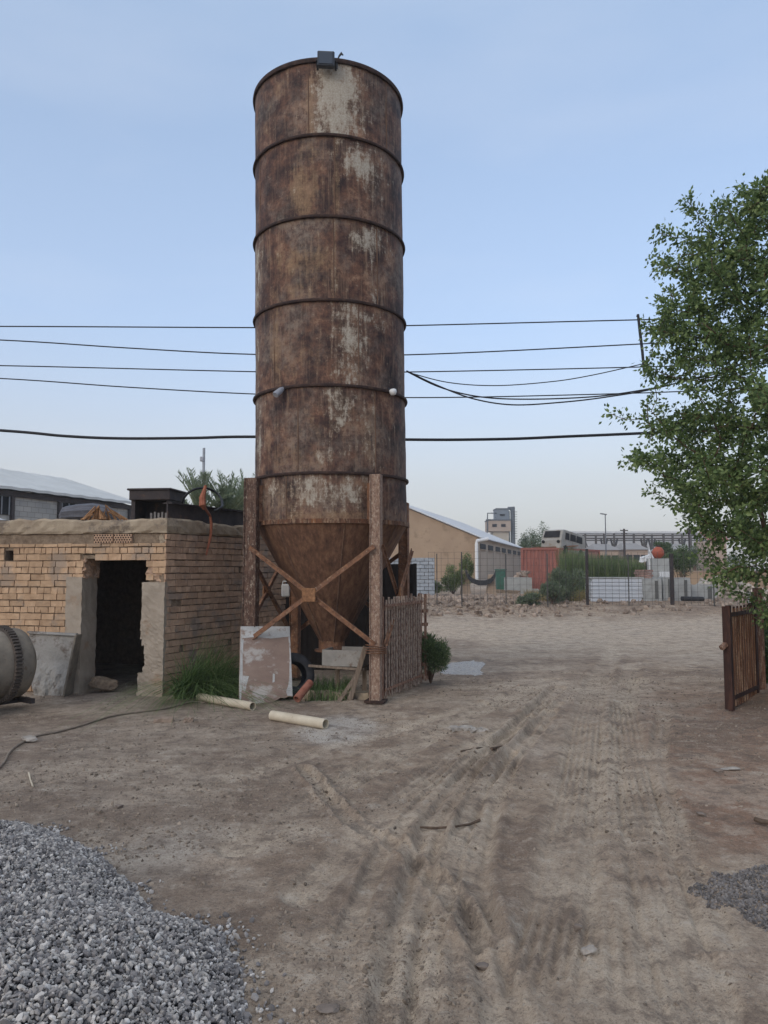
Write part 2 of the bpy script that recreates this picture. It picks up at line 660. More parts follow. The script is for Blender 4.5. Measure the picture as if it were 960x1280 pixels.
c = mix(gn, ramp(gn, f2, [(0.37, 0.65), (0.47, 0.0)]), c, S(98, 84, 72))
c = mix(gn, ramp(gn, f2, [(0.57, 0.0), (0.70, 0.5)]), c, S(202, 189, 172))
c = mix(gn, ramp(gn, f3, [(0.36, 0.5), (0.48, 0.0)]), c, S(100, 88, 76))
f5 = noise_tex(gn, gtc, 3.6, 12, 0.78)
c = mix(gn, ramp(gn, f5, [(0.40, 0.62), (0.49, 0.0)]), c, S(104, 91, 82))
c = mix(gn, ramp(gn, f5, [(0.55, 0.0), (0.66, 0.5)]), c, S(204, 193, 178))
# grit: small stones pressed into the crust, each of its own tone
grit = math_n(gn, 'MULTIPLY', ramp(gn, vo.outputs['Distance'], [(0.20, 1.0), (0.28, 0.0)]), ramp(gn, f4, [(0.46, 0.0), (0.58, 1.0)]))
c = mix(gn, math_n(gn, 'MULTIPLY', grit, 0.75), c, mix(gn, vo.outputs['Color'], S(96, 86, 78), S(196, 184, 168)))
grit2 = math_n(gn, 'MULTIPLY', ramp(gn, vo2.outputs['Distance'], [(0.24, 1.0), (0.34, 0.0)]), ramp(gn, f1, [(0.40, 0.2), (0.6, 1.0)]))
c = mix(gn, math_n(gn, 'MULTIPLY', grit2, 0.55), c, mix(gn, vo2.outputs['Color'], S(92, 80, 72), S(200, 186, 168)))
gn.links.new(c, gb.inputs['Base Color'])
gb.inputs['Roughness'].default_value = 0.95
gb.inputs['Specular IOR Level'].default_value = 0.15
hsum = math_n(gn, 'ADD', math_n(gn, 'MULTIPLY', f2, 0.8), math_n(gn, 'MULTIPLY', f3, 0.35))
hsum = math_n(gn, 'ADD', hsum, math_n(gn, 'MULTIPLY', grit, 0.35))
hsum = math_n(gn, 'ADD', hsum, math_n(gn, 'MULTIPLY', grit2, 0.2))
bump(gn, gb, hsum, 0.8, 0.02)
ground = np_mesh('ground', np.stack([gx, gy, gz], 1), np.stack([ii, ii + 1, ii + nx + 1, ii + nx], 1), gm, smooth=True)
tag(ground, 'packed grey brown dirt yard marked by tyre tracks', kind='structure')


def lin(*c):
    return np.array(S(*c)[:3])


def blend(c, m, col):
    return c * (1 - m[:, None]) + col[None, :] * m[:, None]


n_st = fbm(gx * 0.9 + gy * 0.4, gy * 1.5 - gx * 0.3, 57, 5)
n_big = fbm(gx * 0.35, gy * 0.35, 51, 4)
n_mid = fbm(gx * 1.3, gy * 1.3, 52, 4)
n_f = (fbm(gx * 6, gy * 6, 58, 4, 0.6) - 0.5) * 0.42 * (1 - sstep(12, 20, gy))
n_big, n_mid, n_st = n_big + 0.5 * n_f, n_mid + n_f, n_st + n_f
soil = np.tile(lin(174, 157, 138), (len(gx), 1))
soil = blend(soil, 0.85 * sstep(0.44, 0.60, n_mid), lin(148, 131, 115))
soil = blend(soil, 0.55 * sstep(0.5, 0.7, n_big), lin(198, 184, 165))
grey = (1 - sstep(-2.2, 0.2, gx + 1.4 * (n_mid - 0.5))) * (1 - sstep(14, 18, gy))
soil = blend(soil, 0.75 * grey, lin(154, 145, 134))
red = sstep(1.6, 3.2, gx - 0.12 * (gy - 6) + 2.2 * (n_mid - 0.5)) * (1 - sstep(9.5, 13, gy))
soil = blend(soil, 0.8 * red, lin(156, 122, 101))
road = sstep(15, 19.5, gy + 3 * (n_mid - 0.5)) * (1 - sstep(25.5, 28.5, gy + 2 * (n_mid - 0.5))) * sstep(-2, 1.5, gx)
soil = blend(soil, 0.85 * road, lin(216, 199, 177))
brown = sstep(27, 29, gy) * (1 - sstep(44, 60, gy))
soil = blend(soil, 0.7 * brown, lin(170, 148, 124))
soil = blend(soil, 0.55 * sstep(0.52, 0.64, n_st) * (1 - road), lin(122, 106, 94))
soil = blend(soil, 0.45 * (1 - sstep(0.36, 0.46, n_st)), lin(200, 187, 170))
far = sstep(60, 120, gy)
soil = blend(soil, far, lin(160, 142, 120))
for (px, py, rad, amt, col) in [(425, 912, 0.55, 0.75, (208, 206, 200)), (600, 836, 0.7, 0.35, (130, 120, 112)), (200, 1065, 0.45, 0.5, (182, 178, 170)),
                                (640, 930, 0.6, 0.4, (196, 184, 172)), (150, 872, 0.9, 0.5, (168, 160, 150)), (560, 805, 1.2, 0.45, (126, 106, 92)),
                                (720, 870, 1.5, 0.45, (204, 190, 174))]:
    q = G(px, py)
    d = np.hypot(gx - q.x, (gy - q.y) * 0.6) + 0.6 * rad * (n_mid - 0.5)
    soil = blend(soil, amt * (1 - sstep(rad * 0.4, rad, d)), lin(*col))
for pts, hw, dep, n in TRACKS:
    d, _ = seg_dist(gx, gy, pts)
    soil = blend(soil, (0.2 + 0.5 * vnoise(gx * 2, gy * 2, 91)) * (1 - sstep(hw * 0.7, hw * 1.2, d)), lin(212, 198, 178))
soil = soil * np.array([1.03, 0.985, 0.945])
ca = ground.data.attributes.new('soil', 'FLOAT_COLOR', 'POINT')
ca.data.foreach_set('color', np.concatenate([soil, np.ones((len(gx), 1))], 1).astype(np.float32).ravel())

# ------------------------------------------------------------------ stones
_t = (1 + 5 ** 0.5) / 2
ICO_V = np.array([(-1, _t, 0), (1, _t, 0), (-1, -_t, 0), (1, -_t, 0), (0, -1, _t), (0, 1, _t), (0, -1, -_t), (0, 1, -_t), (_t, 0, -1), (_t, 0, 1), (-_t, 0, -1), (-_t, 0, 1)], float) / math.hypot(1, _t)
ICO_F = np.array([(0, 11, 5), (0, 5, 1), (0, 1, 7), (0, 7, 10), (0, 10, 11), (1, 5, 9), (5, 11, 4), (11, 10, 2), (10, 7, 6), (7, 1, 8), (3, 9, 4), (3, 4, 2), (3, 2, 6), (3, 6, 8), (3, 8, 9), (4, 9, 5), (2, 4, 11), (6, 2, 10), (8, 6, 7), (9, 8, 1)])


def rand_rot(n):
    q = rng.normal(size=(n, 4))
    q /= np.linalg.norm(q, axis=1)[:, None]
    a, b, c_, d = q.T
    return np.stack([np.stack([1 - 2 * (c_ * c_ + d * d), 2 * (b * c_ - d * a), 2 * (b * d + c_ * a)], 1),
                     np.stack([2 * (b * c_ + d * a), 1 - 2 * (b * b + d * d), 2 * (c_ * d - b * a)], 1),
                     np.stack([2 * (b * d - c_ * a), 2 * (c_ * d + b * a), 1 - 2 * (b * b + c_ * c_)], 1)], 1)


def stones(name, pos, size, mat, origin, jit=0.22, flat=0.7):
    n = len(pos)
    base = ICO_V[None] * (1 + rng.uniform(-jit, jit, (n, 12, 1))) + rng.uniform(-jit * .5, jit * .5, (n, 12, 3))
    base = base * np.stack([rng.uniform(0.85, 1.45, n), rng.uniform(0.6, 1.0, n), rng.uniform(0.38, flat + 0.1, n)], 1)[:, None, :]
    V = np.einsum('nij,nkj->nki', rand_rot(n), base) * size[:, None, None] + pos[:, None, :]
    Fc = (ICO_F[None] + 12 * np.arange(n)[:, None, None]).reshape(-1, 3)
    return np_mesh(name, V.reshape(-1, 3), Fc, mat, origin=origin)


gravel_m = M('crushed_gravel', S(122, 120, 124), S(172, 168, 164), 30, rough=0.9, bs=120, bstr=0.35, bdist=0.004, spec=0.2,
             kinds=[(0.0, S(82, 78, 76)), (0.2, S(120, 115, 113)), (0.5, S(154, 148, 143)), (0.72, S(178, 171, 162)), (0.88, S(200, 193, 184)), (1.0, S(218, 213, 207))])
pebble_m = M('yard_stones', S(104, 94, 84), S(150, 136, 121), 10, rough=0.95, bs=80, bdist=0.004, island=0.35, spec=0.12)

# the heap: its outline on the ground, closed outside the frame
PILE = [G(px, py).to_2d() for px, py in [(-60, 1028), (0, 1030), (60, 1036), (120, 1066), (165, 1108), (190, 1140), (240, 1152), (278, 1166), (290, 1190), (303, 1225), (312, 1278), (315, 1340)]]
PILE += [Vector((-0.62, 2.3)), Vector((-1.6, 1.9)), Vector((-3.8, 2.2)), Vector((-4.6, 3.6)), Vector((-4.1, 5.2))]


def inside_poly(x, y, poly):
    c_ = np.zeros(x.shape, bool)
    j = len(poly) - 1
    for i in range(len(poly)):
        a, b = poly[i], poly[j]
        cond = ((a.y > y) != (b.y > y)) & (x < (b.x - a.x) * (y - a.y) / (b.y - a.y + 1e-12) + a.x)
        c_ ^= cond
        j = i
    return c_


def pile_h(x, y):
    d, _ = seg_dist(x, y, PILE + [PILE[0]])
    ins = inside_poly(x, y, PILE)
    d = np.where(ins, d, 0)
    return 0.42 * (1 - np.exp(-d / 0.8)) * (0.85 + 0.3 * fbm(x * 1.2, y * 1.2, 61, 3)), ins


bx_, by_ = rng.uniform(-3.4, -0.4, 150000), rng.uniform(2.5, 5.9, 150000)
hh, ins = pile_h(bx_, by_)
gxp, gyp, ghp = bx_[ins][:46000], by_[ins][:46000], hh[ins][:46000]
pos = np.stack([gxp, gyp, hgt(gxp, gyp, False) + ghp + rng.uniform(-0.012, 0.010, len(gxp))], 1)
# some stones that rolled off the edge
ang = rng.integers(0, 12, 700)
ex = np.array([PILE[i].x for i in ang]) + rng.normal(0, 0.07, 700)
ey = np.array([PILE[i].y for i in ang]) + rng.normal(0, 0.07, 700)
pos = np.concatenate([pos, np.stack([ex, ey, hgt(ex, ey) + 0.006], 1)])
pile = stones('gravel', pos, np.clip(rng.lognormal(-4.66, 0.34, len(pos)), 0.004, 0.021), gravel_m, (-2, 4, 0))
tag(pile, 'heap of blue grey crushed gravel spilling over the dirt', 'gravel', kind='stuff')
px_ = np.linspace(-4.7, -0.3, 90)
py_ = np.linspace(1.8, 6.0, 90)
PXg, PYg = np.meshgrid(px_, py_)
ph, pin = pile_h(PXg.ravel(), PYg.ravel())
pz = hgt(PXg.ravel(), PYg.ravel(), False) + np.where(pin, ph - 0.012, -0.06)
i2 = (np.arange(89)[:, None] * 90 + np.arange(89)[None, :]).ravel()
core = np_mesh('gravel_bed', np.stack([PXg.ravel(), PYg.ravel(), pz], 1), np.stack([i2, i2 + 1, i2 + 91, i2 + 90], 1),
               M('gravel_fines', S(58, 57, 60), S(92, 90, 92), 60, rough=0.95, bs=120, bstr=0.9, bdist=0.02), origin=(-2, 4, 0), smooth=True)
tag(core, 'fine grey gravel packed under the heap of crushed stone', 'gravel', kind='stuff')

PATCH = [G(px, py).to_2d() for px, py in [(868, 1112), (900, 1094), (940, 1084), (1010, 1078), (1060, 1110), (1040, 1180), (985, 1172), (940, 1160), (925, 1142), (880, 1132)]]
bx_, by_ = rng.uniform(1.5, 3.4, 30000), rng.uniform(3.2, 5.4, 30000)
ins = inside_poly(bx_ + 0.08 * (vnoise(bx_ * 9, by_ * 9, 4) - .5), by_ + 0.12 * (vnoise(bx_ * 8, by_ * 8, 5) - .5), PATCH)
bx_, by_ = bx_[ins][:4200], by_[ins][:4200]
o = stones('gravel', np.stack([bx_, by_, hgt(bx_, by_) + rng.uniform(-0.004, 0.006, len(bx_))], 1), rng.uniform(0.005, 0.0135, len(bx_)), M('dark_gravel', S(92, 88, 86), S(134, 128, 124), 12, rough=0.95, bs=90, bstr=0.3, island=0.4, spec=0.15), (2.4, 4.4, 0))
tag(o, 'low patch of dark grey gravel spread on reddish dirt', 'gravel', kind='stuff')

# loose stones over the yard
n = 110000
u_ = rng.uniform(0, 1, n)
yy = 2.6 * (13.5 / 2.6) ** u_
xx = rng.uniform(-0.56, 0.56, n) * yy
dens = 0.04 + 0.7 * sstep(0.50, 0.66, fbm(xx * 1.1, yy * 1.1, 33, 4)) + 0.8 * np.exp(-((xx + 1.6) ** 2 + (yy - 6.4) ** 2) / 1.6) + 0.5 * sstep(2.5, 3.4, xx)
keep = rng.uniform(0, 1, n) < 0.62 * dens
keep &= ~inside_poly(xx, yy, PILE) & ~(np.hypot(xx - PUD_C.x, yy - PUD_C.y) < 0.7)
xx, yy = xx[keep], yy[keep]
sz = 0.0022 + 0.016 * rng.power(0.3, len(xx)) ** 3.2 + 0.00045 * yy
o = stones('pebbles', np.stack([xx, yy, hgt(xx, yy) - sz * 0.05], 1), sz, pebble_m, (0, 6, 0))
tag(o, 'small stones and clods scattered over the dirt yard', 'pebbles', kind='stuff')

rub_m = M('rubble_stone', S(122, 106, 94), S(170, 152, 136), 5, rough=0.95, bs=30, island=0.35, spec=0.15)
n = 9000
xx, yy = rng.uniform(1.0, 15.5, n), 27.5 + 8 * rng.power(1.2, n)
dens = 0.3 + 0.9 * np.exp(-((xx - 3.5) / 3) ** 2)
keep = rng.uniform(0, 1, n) < dens
xx, yy = xx[keep], yy[keep]
sz = 0.02 + 0.13 * rng.power(0.35, len(xx)) ** 3
o = stones('rubble', np.stack([xx, yy, hgt(xx, yy) + sz * 0.3], 1), sz, rub_m, (5, 30, 0.3))
tag(o, 'bank of broken masonry rubble along the far edge of the dirt road', 'rubble', kind='stuff')

pm, pn, pb = new_mat('puddle_water')
ptc = N(pn, 'ShaderNodeTexCoord').outputs['Object']
pn.links.new(ramp(pn, noise_tex(pn, ptc, 16, 8, 0.75), [(0.35, S(96, 86, 78)), (0.48, S(138, 126, 114)), (0.6, S(186, 178, 168))]), pb.inputs['Base Color'])
pn.links.new(ramp(pn, noise_tex(pn, ptc, 16, 8, 0.75), [(0.42, 0.2), (0.56, 0.85)]), pb.inputs['Roughness'])
pb.inputs['Specular IOR Level'].default_value = 0.7
bump(pn, pb, noise_tex(pn, ptc, 14, 6), 0.35, 0.03)
pz = sum(hz(q.x, q.y) for q in PUDDLE) / len(PUDDLE) - 0.002
m = MB()
m.add([(q.x, q.y, pz) for q in PUDDLE], [tuple(range(len(PUDDLE)))])
o = m.build('puddle_water', pm, origin=(PUD_C.x, PUD_C.y, 0))
if o.data.polygons[0].normal.z < 0:
    o.data.flip_normals()
tag(o, 'pale shallow puddle on the dirt beside the bush', 'puddle', kind='structure')

# ------------------------------------------------------------------ silo
AX = Vector((-0.76, 11.3, 0))
SR = 1.106
fdir = Vector((-AX.x, -AX.y, 0)).normalized()
rdir = Vector((-fdir.y, fdir.x, 0))


def lean(z):
    return -0.0125 * (z - 1.5)


def zf(y):
    return P(414, y, AX.y - SR).z


ring_z = [zf(y) for y in (76, 169, 270.5, 375, 481.5, 591)]
z_bot = zf(651)
silo = empty('cement_silo', (AX.x, AX.y, 0), 'tall rusty riveted steel cement silo with conical hopper on braced legs', 'silo')
plate_m = shell_mat()
edge_m = rust_mat('rusted_flange', 0.74, S(110, 92, 78), (S(38, 29, 28), S(58, 44, 40), S(84, 64, 54)))
seam_m = rust_mat('weld_bead', 0.6, S(134, 112, 92), (S(78, 60, 52), S(102, 78, 64), S(126, 98, 78)))
leg_m = rust_mat('flaking_leg_paint', 0.58, S(154, 140, 124), (S(56, 42, 38), S(88, 66, 56), S(120, 94, 78)), (9, 9, 4))
leg_b = rust_mat('beige_rust_post', 0.58, S(182, 168, 152), (S(92, 66, 56), S(136, 110, 94), S(166, 144, 124)), (14, 14, 7))
brace_m = rust_mat('rusted_brace', 0.60, S(160, 136, 114), (S(80, 58, 48), S(122, 88, 68), S(154, 112, 82)), (6, 6, 6))
# surviving paint, per ring section from the top: (across -1..1, up 0..1, half widths, strength); then the yellowed areas
PAINT = [
    [(0.12, 0.5, 0.2, 0.8, 0.95), (0.3, 0.8, 0.12, 0.3, 0.5), (0.45, 0.8, 0.1, 0.25, 0.3), (-0.17, 0.3, 0.02, 0.5, 0.6)],
    [(0.42, 0.7, 0.2, 0.22, 0.75), (0.55, 0.4, 0.1, 0.2, 0.45), (0.1, 0.9, 0.03, 0.3, 0.4)],
    [(0.5, 0.8, 0.15, 0.18, 0.75), (0.55, 0.35, 0.08, 0.4, 0.4), (-0.95, 0.5, 0.06, 0.8, 0.6), (0.06, 0.5, 0.02, 0.6, 0.5)],
    [(0.25, 0.55, 0.13, 0.5, 0.75), (0.45, 0.8, 0.25, 0.12, 0.5), (-0.95, 0.5, 0.05, 0.8, 0.4), (0.15, 0.2, 0.15, 0.2, 0.45)],
    [(0.15, 0.7, 0.16, 0.3, 0.62), (0.4, 0.6, 0.2, 0.5, 0.35), (0.52, 0.4, 0.02, 0.8, 0.5), (0.0, 0.2, 0.15, 0.15, 0.45), (-0.92, 0.5, 0.06, 0.8, 0.5)],
    [(-0.2, 0.6, 0.28, 0.4, 0.62), (0.25, 0.65, 0.16, 0.34, 0.72), (-0.75, 0.6, 0.1, 0.4, 0.5)],
]
OCHRE = [
    [(-0.22, 0.4, 0.05, 0.6, 0.8), (-0.65, 0.7, 0.15, 0.15, 0.5), (-0.85, 0.3, 0.1, 0.4, 0.4), (0.75, 0.5, 0.04, 0.6, 0.3)],
    [(-0.3, 0.3, 0.13, 0.35, 0.8), (-0.28, 0.8, 0.15, 0.2, 0.5), (0.09, 0.5, 0.03, 0.6, 0.7), (-0.45, 0.5, 0.15, 0.1, 0.4)],
    [(-0.45, 0.5, 0.2, 0.16, 0.75), (-0.15, 0.45, 0.15, 0.25, 0.65), (-0.5, 0.1, 0.3, 0.12, 0.55), (0.06, 0.5, 0.03, 0.7, 0.7), (0.45, 0.5, 0.04, 0.7, 0.4)],
    [(-0.68, 0.5, 0.06, 0.6, 0.65), (-0.3, 0.35, 0.2, 0.15, 0.45), (-0.45, 0.15, 0.2, 0.12, 0.45), (0.7, 0.5, 0.1, 0.5, 0.25)],
    [(-0.5, 0.2, 0.35, 0.15, 0.5), (-0.2, 0.5, 0.2, 0.3, 0.35), (0.5, 0.5, 0.06, 0.8, 0.45), (-0.75, 0.4, 0.1, 0.5, 0.4)],
    [(-0.1, 0.1, 0.8, 0.15, 0.7), (-0.5, 0.5, 0.4, 0.5, 0.5)],
]


def shell_grid(name, za, zb, ra, rb, mat, paint, ochre, nz=26, na=220, dent=0.011):
    th = np.linspace(-np.pi, np.pi, na + 1)
    t = np.linspace(0, 1, nz + 1)
    T, V = np.meshgrid(th, t)
    zz = za + (zb - za) * V
    rr = ra + (rb - ra) * V + dent * (fbm(T * 3 + 9, zz * 2.2, 71, 3) - 0.5) * 2
    X = AX.x + lean(zz) + rr * (np.cos(T) * fdir.x + np.sin(T) * rdir.x)
    Y = AX.y + rr * (np.cos(T) * fdir.y + np.sin(T) * rdir.y)
    i = (np.arange(nz)[:, None] * (na + 1) + np.arange(na)[None, :]).ravel()
    Fc = np.stack([i, i + 1, i + na + 2, i + na + 1], 1)
    o = np_mesh(name, np.stack([X.ravel(), Y.ravel(), zz.ravel()], 1), Fc, mat, silo, smooth=True)
    U = np.sin(T)
    front = np.cos(T) > 0
    for nm, blobs in (('paint', paint), ('ochre', ochre)):
        a = np.full(T.shape, 0.10)
        for (u0, v0, su, sv_, am) in blobs:
            su, sv_ = su * 1.8, sv_ * 1.35
            a = np.maximum(a, np.where(front, am * np.exp(-((U - u0) / su) ** 2 - ((V - v0) / sv_) ** 2), 0))
        a = np.where(front, a, 0.9 * fbm(T * 1.4 + zz * 3, V * 1.5 + zz, 83, 3))
        at_ = o.data.attributes.new(nm, 'FLOAT', 'POINT')
        at_.data.foreach_set('value', a.astype(np.float32).ravel())
    uvl = o.data.uv_layers.new(name='cyl')
    off = zz.min() * 7.3
    uvv = np.stack([(T * SR + off).ravel(), (zz + off).ravel()], 1)[Fc.ravel()]
    uvl.data.foreach_set('uv', uvv.astype(np.float32).ravel())
    return o


zs = ring_z + [z_bot]
for k in range(6):
    shell_grid('shell_section', zs[k + 1], zs[k], SR, SR, plate_m, PAINT[k], OCHRE[k])
for k, z in enumerate(ring_z):
    t_ = 0.035 if k else 0.06
    MB().lathe([(SR - 0.01, -t_ / 2), (SR + 0.035, -t_ / 2), (SR + 0.04, 0), (SR + 0.035, t_ / 2), (SR - 0.01, t_ / 2)], (AX.x + lean(z), AX.y, z), 96, closed=True).build('ring_flange', edge_m, silo, smooth=False)
zb = z_bot
MB().lathe([(SR - 0.01, -0.03), (SR + 0.03, -0.03), (SR + 0.03, 0.03), (SR - 0.01, 0.03)], (AX.x, AX.y, zb), 96, closed=True).build('bottom_flange', rust_mat('pale_flange', 0.56, S(150, 124, 100)), silo)
MB().lathe([(SR - 0.02, 0), (0.6, 0.12), (0.02, 0.2)], (AX.x + lean(ring_z[0]), AX.y, ring_z[0] - 0.02), 48).build('roof', edge_m, silo)
z_sp = P(416, 801, AX.y).z
cone_m = rust_mat('hopper_rust', 0.70, S(160, 138, 116), (S(72, 53, 45), S(106, 78, 62), S(138, 106, 82)), (6, 6, 0.5))
shell_grid('hopper_cone', z_sp, zb - 0.03, 0.19, SR - 0.01, cone_m, [(0.3, 0.5, 0.1, 0.7, 0.55), (0.55, 0.8, 0.1, 0.3, 0.3)],
           [(-0.3, 0.5, 0.25, 0.5, 0.55), (0.05, 0.3, 0.2, 0.5, 0.6), (0.3, 0.4, 0.2, 0.5, 0.5), (-0.6, 0.8, 0.2, 0.2, 0.4)], 26, 160, 0.01)
m = MB().lathe([(0.19, 0.02), (0.19, -0.14), (0.15, -0.14)], (AX.x, AX.y, z_sp), 24)
m.lathe([(0.18, -0.12), (0.25, -0.12), (0.25, -0.145), (0.18, -0.145)], (AX.x, AX.y, z_sp), 24, closed=True)
m.build('outlet_spout', brace_m, silo)
for a in (-0.75, 0.15, 0.95):
    m = MB()
    pp = []
    for v in (0.0, 0.25, 0.5, 0.75, 1.0):
        r_ = 0.19 + (SR - 0.01 - 0.19) * v + 0.003
        pp.append(Vector((AX.x, AX.y, z_sp + (zb - 0.03 - z_sp) * v)) + (fdir * math.cos(a) + rdir * math.sin(a)) * r_)
    m.tube(pp, 0.012, 6)
    m.build('weld_seam', seam_m, silo)
# upright weld seams on the shell rings
for k in range(6):
    for a in ((-0.25, 0.75), (0.07, -0.9), (0.05, 0.6), (-0.7, 0.35), (0.55, -0.4), (-0.55, 0.45))[k]:
        a = math.asin(a)
        d = fdir * math.cos(a) + rdir * math.sin(a)
        z0_, z1_ = zs[k + 1] + 0.03, zs[k] - 0.03
        MB().tube([AX + d * (SR + 0.0) + Vector((lean(z), 0, z)) for z in (z0_, (z0_ + z1_) / 2, z1_)], 0.009, 6).build('weld_seam', seam_m, silo)
PH = R(31.5)
LR = SR * 1.135
LA = Vector((-LR * math.cos(PH), -LR * math.sin(PH), 0)) + AX
LB = Vector((LR * math.sin(PH), -LR * math.cos(PH), 0)) + AX
LC = Vector((LR * math.cos(PH), LR * math.sin(PH), 0)) + AX
LD = Vector((-LR * math.sin(PH), LR * math.cos(PH), 0)) + AX
e1 = (LB - LA).normalized()
e2 = Vector((-e1.y, e1.x, 0))
ztop = {0: ring_z[5] - 0.02, 1: ring_z[5] - 0.02, 2: ring_z[5] - 0.25, 3: ring_z[5] - 0.1}
for k, L in enumerate((LA, LB, LC, LD)):
    c0 = (L - AX).normalized()
    m = MB()
    z0, z1 = -0.05, ztop[k]
    zc, hh_ = (z0 + z1) / 2, z1 - z0
    wd = 0.19 if k == 0 else 0.145
    # two channels welded toe to toe: a hollow post with a lip along each weld
    m.box(L + Vector((0, 0, zc)), (wd, 0.13, hh_), e1)
    m.box(L + Vector((0, 0, zc)) - e1 * (wd / 2 - 0.008) - e2 * 0.075, (0.016, 0.02, hh_), e1)
    m.box(L + Vector((0, 0, zc)) + e1 * (wd / 2 - 0.008) - e2 * 0.075, (0.016, 0.02, hh_), e1)
    lg = m.build('leg', leg_m if k == 0 else (leg_b if k == 1 else brace_m), silo, bevel=0.006)
    if k == 0:
        lg['label'] = 'post speckled with flaking pale paint'
    MB().box(L + Vector((0, 0, 0.035)), (0.26, 0.24, 0.03), e1).build('base_plate', edge_m, lg)
    # saddle plate from the post to the shell
    MB().box(L - c0 * 0.10 + Vector((0, 0, z1 - 0.35)), (0.12, 0.10, 0.5), c0).build('saddle_plate', brace_m, lg)
zt = P(318, 684, LA.y - 0.1).z
zl = P(463, 806, LB.y - 0.1).z
for a, b in ((LA, LB), (LB, LC), (LD, LC), (LA, LD)):
    nrm = ((a + b) / 2 - AX).normalized()
    o1 = nrm * 0.075
    d = (b - a).normalized()
    for p, q, off in ((a, b, 0.0), (b, a, 0.045)):
        m = MB()
        s_, e_ = p + o1 + nrm * off + Vector((0, 0, zt)), q + o1 + nrm * off + Vector((0, 0, zl))
        m.bar(s_, e_, 0.062, 0.012, nrm)
        upv = nrm.cross((e_ - s_).normalized())
        m.bar(s_ + upv * 0.026 + nrm * 0.016, e_ + upv * 0.026 + nrm * 0.016, 0.012, 0.032, nrm)
        m.build('diagonal_brace', brace_m, silo)
    ctr = (a + b) / 2 + o1 + nrm * 0.075 + Vector((0, 0, (zt + zl) / 2))
    MB().box(ctr, (0.19, 0.02, 0.18), d).build('gusset_plate', rust_mat('bright_rust', 0.66, S(160, 132, 104), (S(92, 64, 48), S(134, 96, 68), S(164, 124, 88)), (12, 12, 12)), silo, bevel=0.004)
# wrap of wire where the lower brace meets the right post
m = MB()
for k in range(4):
    m.lathe([(0.135, -0.008), (0.15, 0), (0.135, 0.008)], LB + Vector((0, 0, zl - 0.12 + k * 0.03)), 14, axis=(0.05 * k, 0.1, 1))
m.build('wire_wrap', brace_m, silo)

# lamps and bits fixed to the silo
dark_m = M('dark_lamp_housing', S(46, 50, 58), S(66, 70, 78), 8, rough=0.5, bs=60, bstr=0.15)
fl = empty('floodlight', P(408, 84, AX.y - SR - 0.1), 'square dark floodlight clamped to the top rim of the silo', 'floodlight')
p = P(407.5, 75, AX.y - SR - 0.14)
MB().box(p, (0.235, 0.10, 0.20), rdir, (0, -0.15, 1)).build('housing', dark_m, fl, bevel=0.012)
gl, gn_, gb_ = new_mat('lamp_glass')
gb_.inputs['Base Color'].default_value = S(58, 64, 74)
gb_.inputs['Roughness'].default_value = 0.15
MB().box(p + Vector((0, -0.053, -0.006)), (0.19, 0.012, 0.155), rdir, (0, -0.15, 1)).build('lens', gl, fl, bevel=0.003)
for sx in (-1, 1):
    MB().bar(p + rdir * 0.125 * sx + Vector((0, 0, 0.0)), p + rdir * 0.125 * sx + Vector((0, 0.18, -0.06)), 0.03, 0.008).build('bracket', dark_m, fl)
m = MB().tube([P(421, 86, 10.2), P(421.5, 76, 10.2), P(424, 70, 10.2), P(427, 66.5, 10.2), P(428.5, 69, 10.2)], [0.012, 0.012, 0.014, 0.022, 0.012], 6)
tag(m.build('wire_hook', dark_m), 'short bent wire hook sticking up from the silo rim beside the floodlight', 'hook')
sl = empty('spotlight', P(360, 492, 10.25), 'small grey tubular spotlight tilted under the fifth ring of the silo', 'spotlight')
grey_m = M('grey_lamp_body', S(132, 134, 142), S(168, 170, 176), 8, rough=0.5, bs=40, bstr=0.1)
pa = AX + (fdir * math.cos(-0.62) + rdir * math.sin(-0.62)) * (SR + 0.09)
za_ = P(362, 490, pa.y).z
a_ = Vector((pa.x + lean(za_), pa.y, za_))
MB().tube([a_ + Vector((-0.045, -0.06, -0.055)), a_ + Vector((-0.035, -0.05, -0.04)), a_ + Vector((0.02, 0.02, 0.03)), a_ + Vector((0.05, 0.05, 0.065))], [0.042, 0.045, 0.04, 0.02], 12).build('lamp_body', grey_m, sl, smooth=False)
MB().bar(a_ + Vector((0.03, 0.03, 0.04)), a_ + Vector((0.05, 0.14, 0.08)), 0.02, 0.02).build('bracket', dark_m, sl)
wl = empty('security_lamp', P(487, 491, 10.4), 'small white dome lamp under the fifth ring of the silo on the right', 'lamp')
pb2 = AX + (fdir * math.cos(0.83) + rdir * math.sin(0.83)) * (SR + 0.07)
zb2 = P(487, 490, pb2.y).z
b_ = Vector((pb2.x + lean(zb2), pb2.y, zb2))
white_m = M('white_plastic', S(206, 206, 206), S(226, 226, 224), 6, rough=0.5, bs=40, bstr=0.05)
MB().lathe([(0.001, -0.05), (0.035, -0.04), (0.052, -0.005), (0.05, 0.03), (0.025, 0.045), (0.001, 0.047)], b_, 16, axis=(-0.2, -0.3, 1)).build('dome', white_m, wl, smooth=True)
MB().bar(b_ + Vector((0, 0, 0.03)), b_ - (fdir * math.cos(0.83) + rdir * math.sin(0.83)) * 0.08 + Vector((0, 0, 0.06)), 0.025, 0.02).build('bracket', dark_m, wl)

# ------------------------------------------------------------------ brick shed
CA = Vector((-3.06, 10.8, 0))
fd = Vector((-2.6, 0.53, 0)).normalized()
sdv = Vector((0.76, 1.6, 0)).normalized()
fn = Vector((fd.y, -fd.x, 0))
fn = fn if fn.y < 0 else -fn
sn = Vector((sdv.y, -sdv.x, 0))
sn = sn if sn.x > 0 else -sn


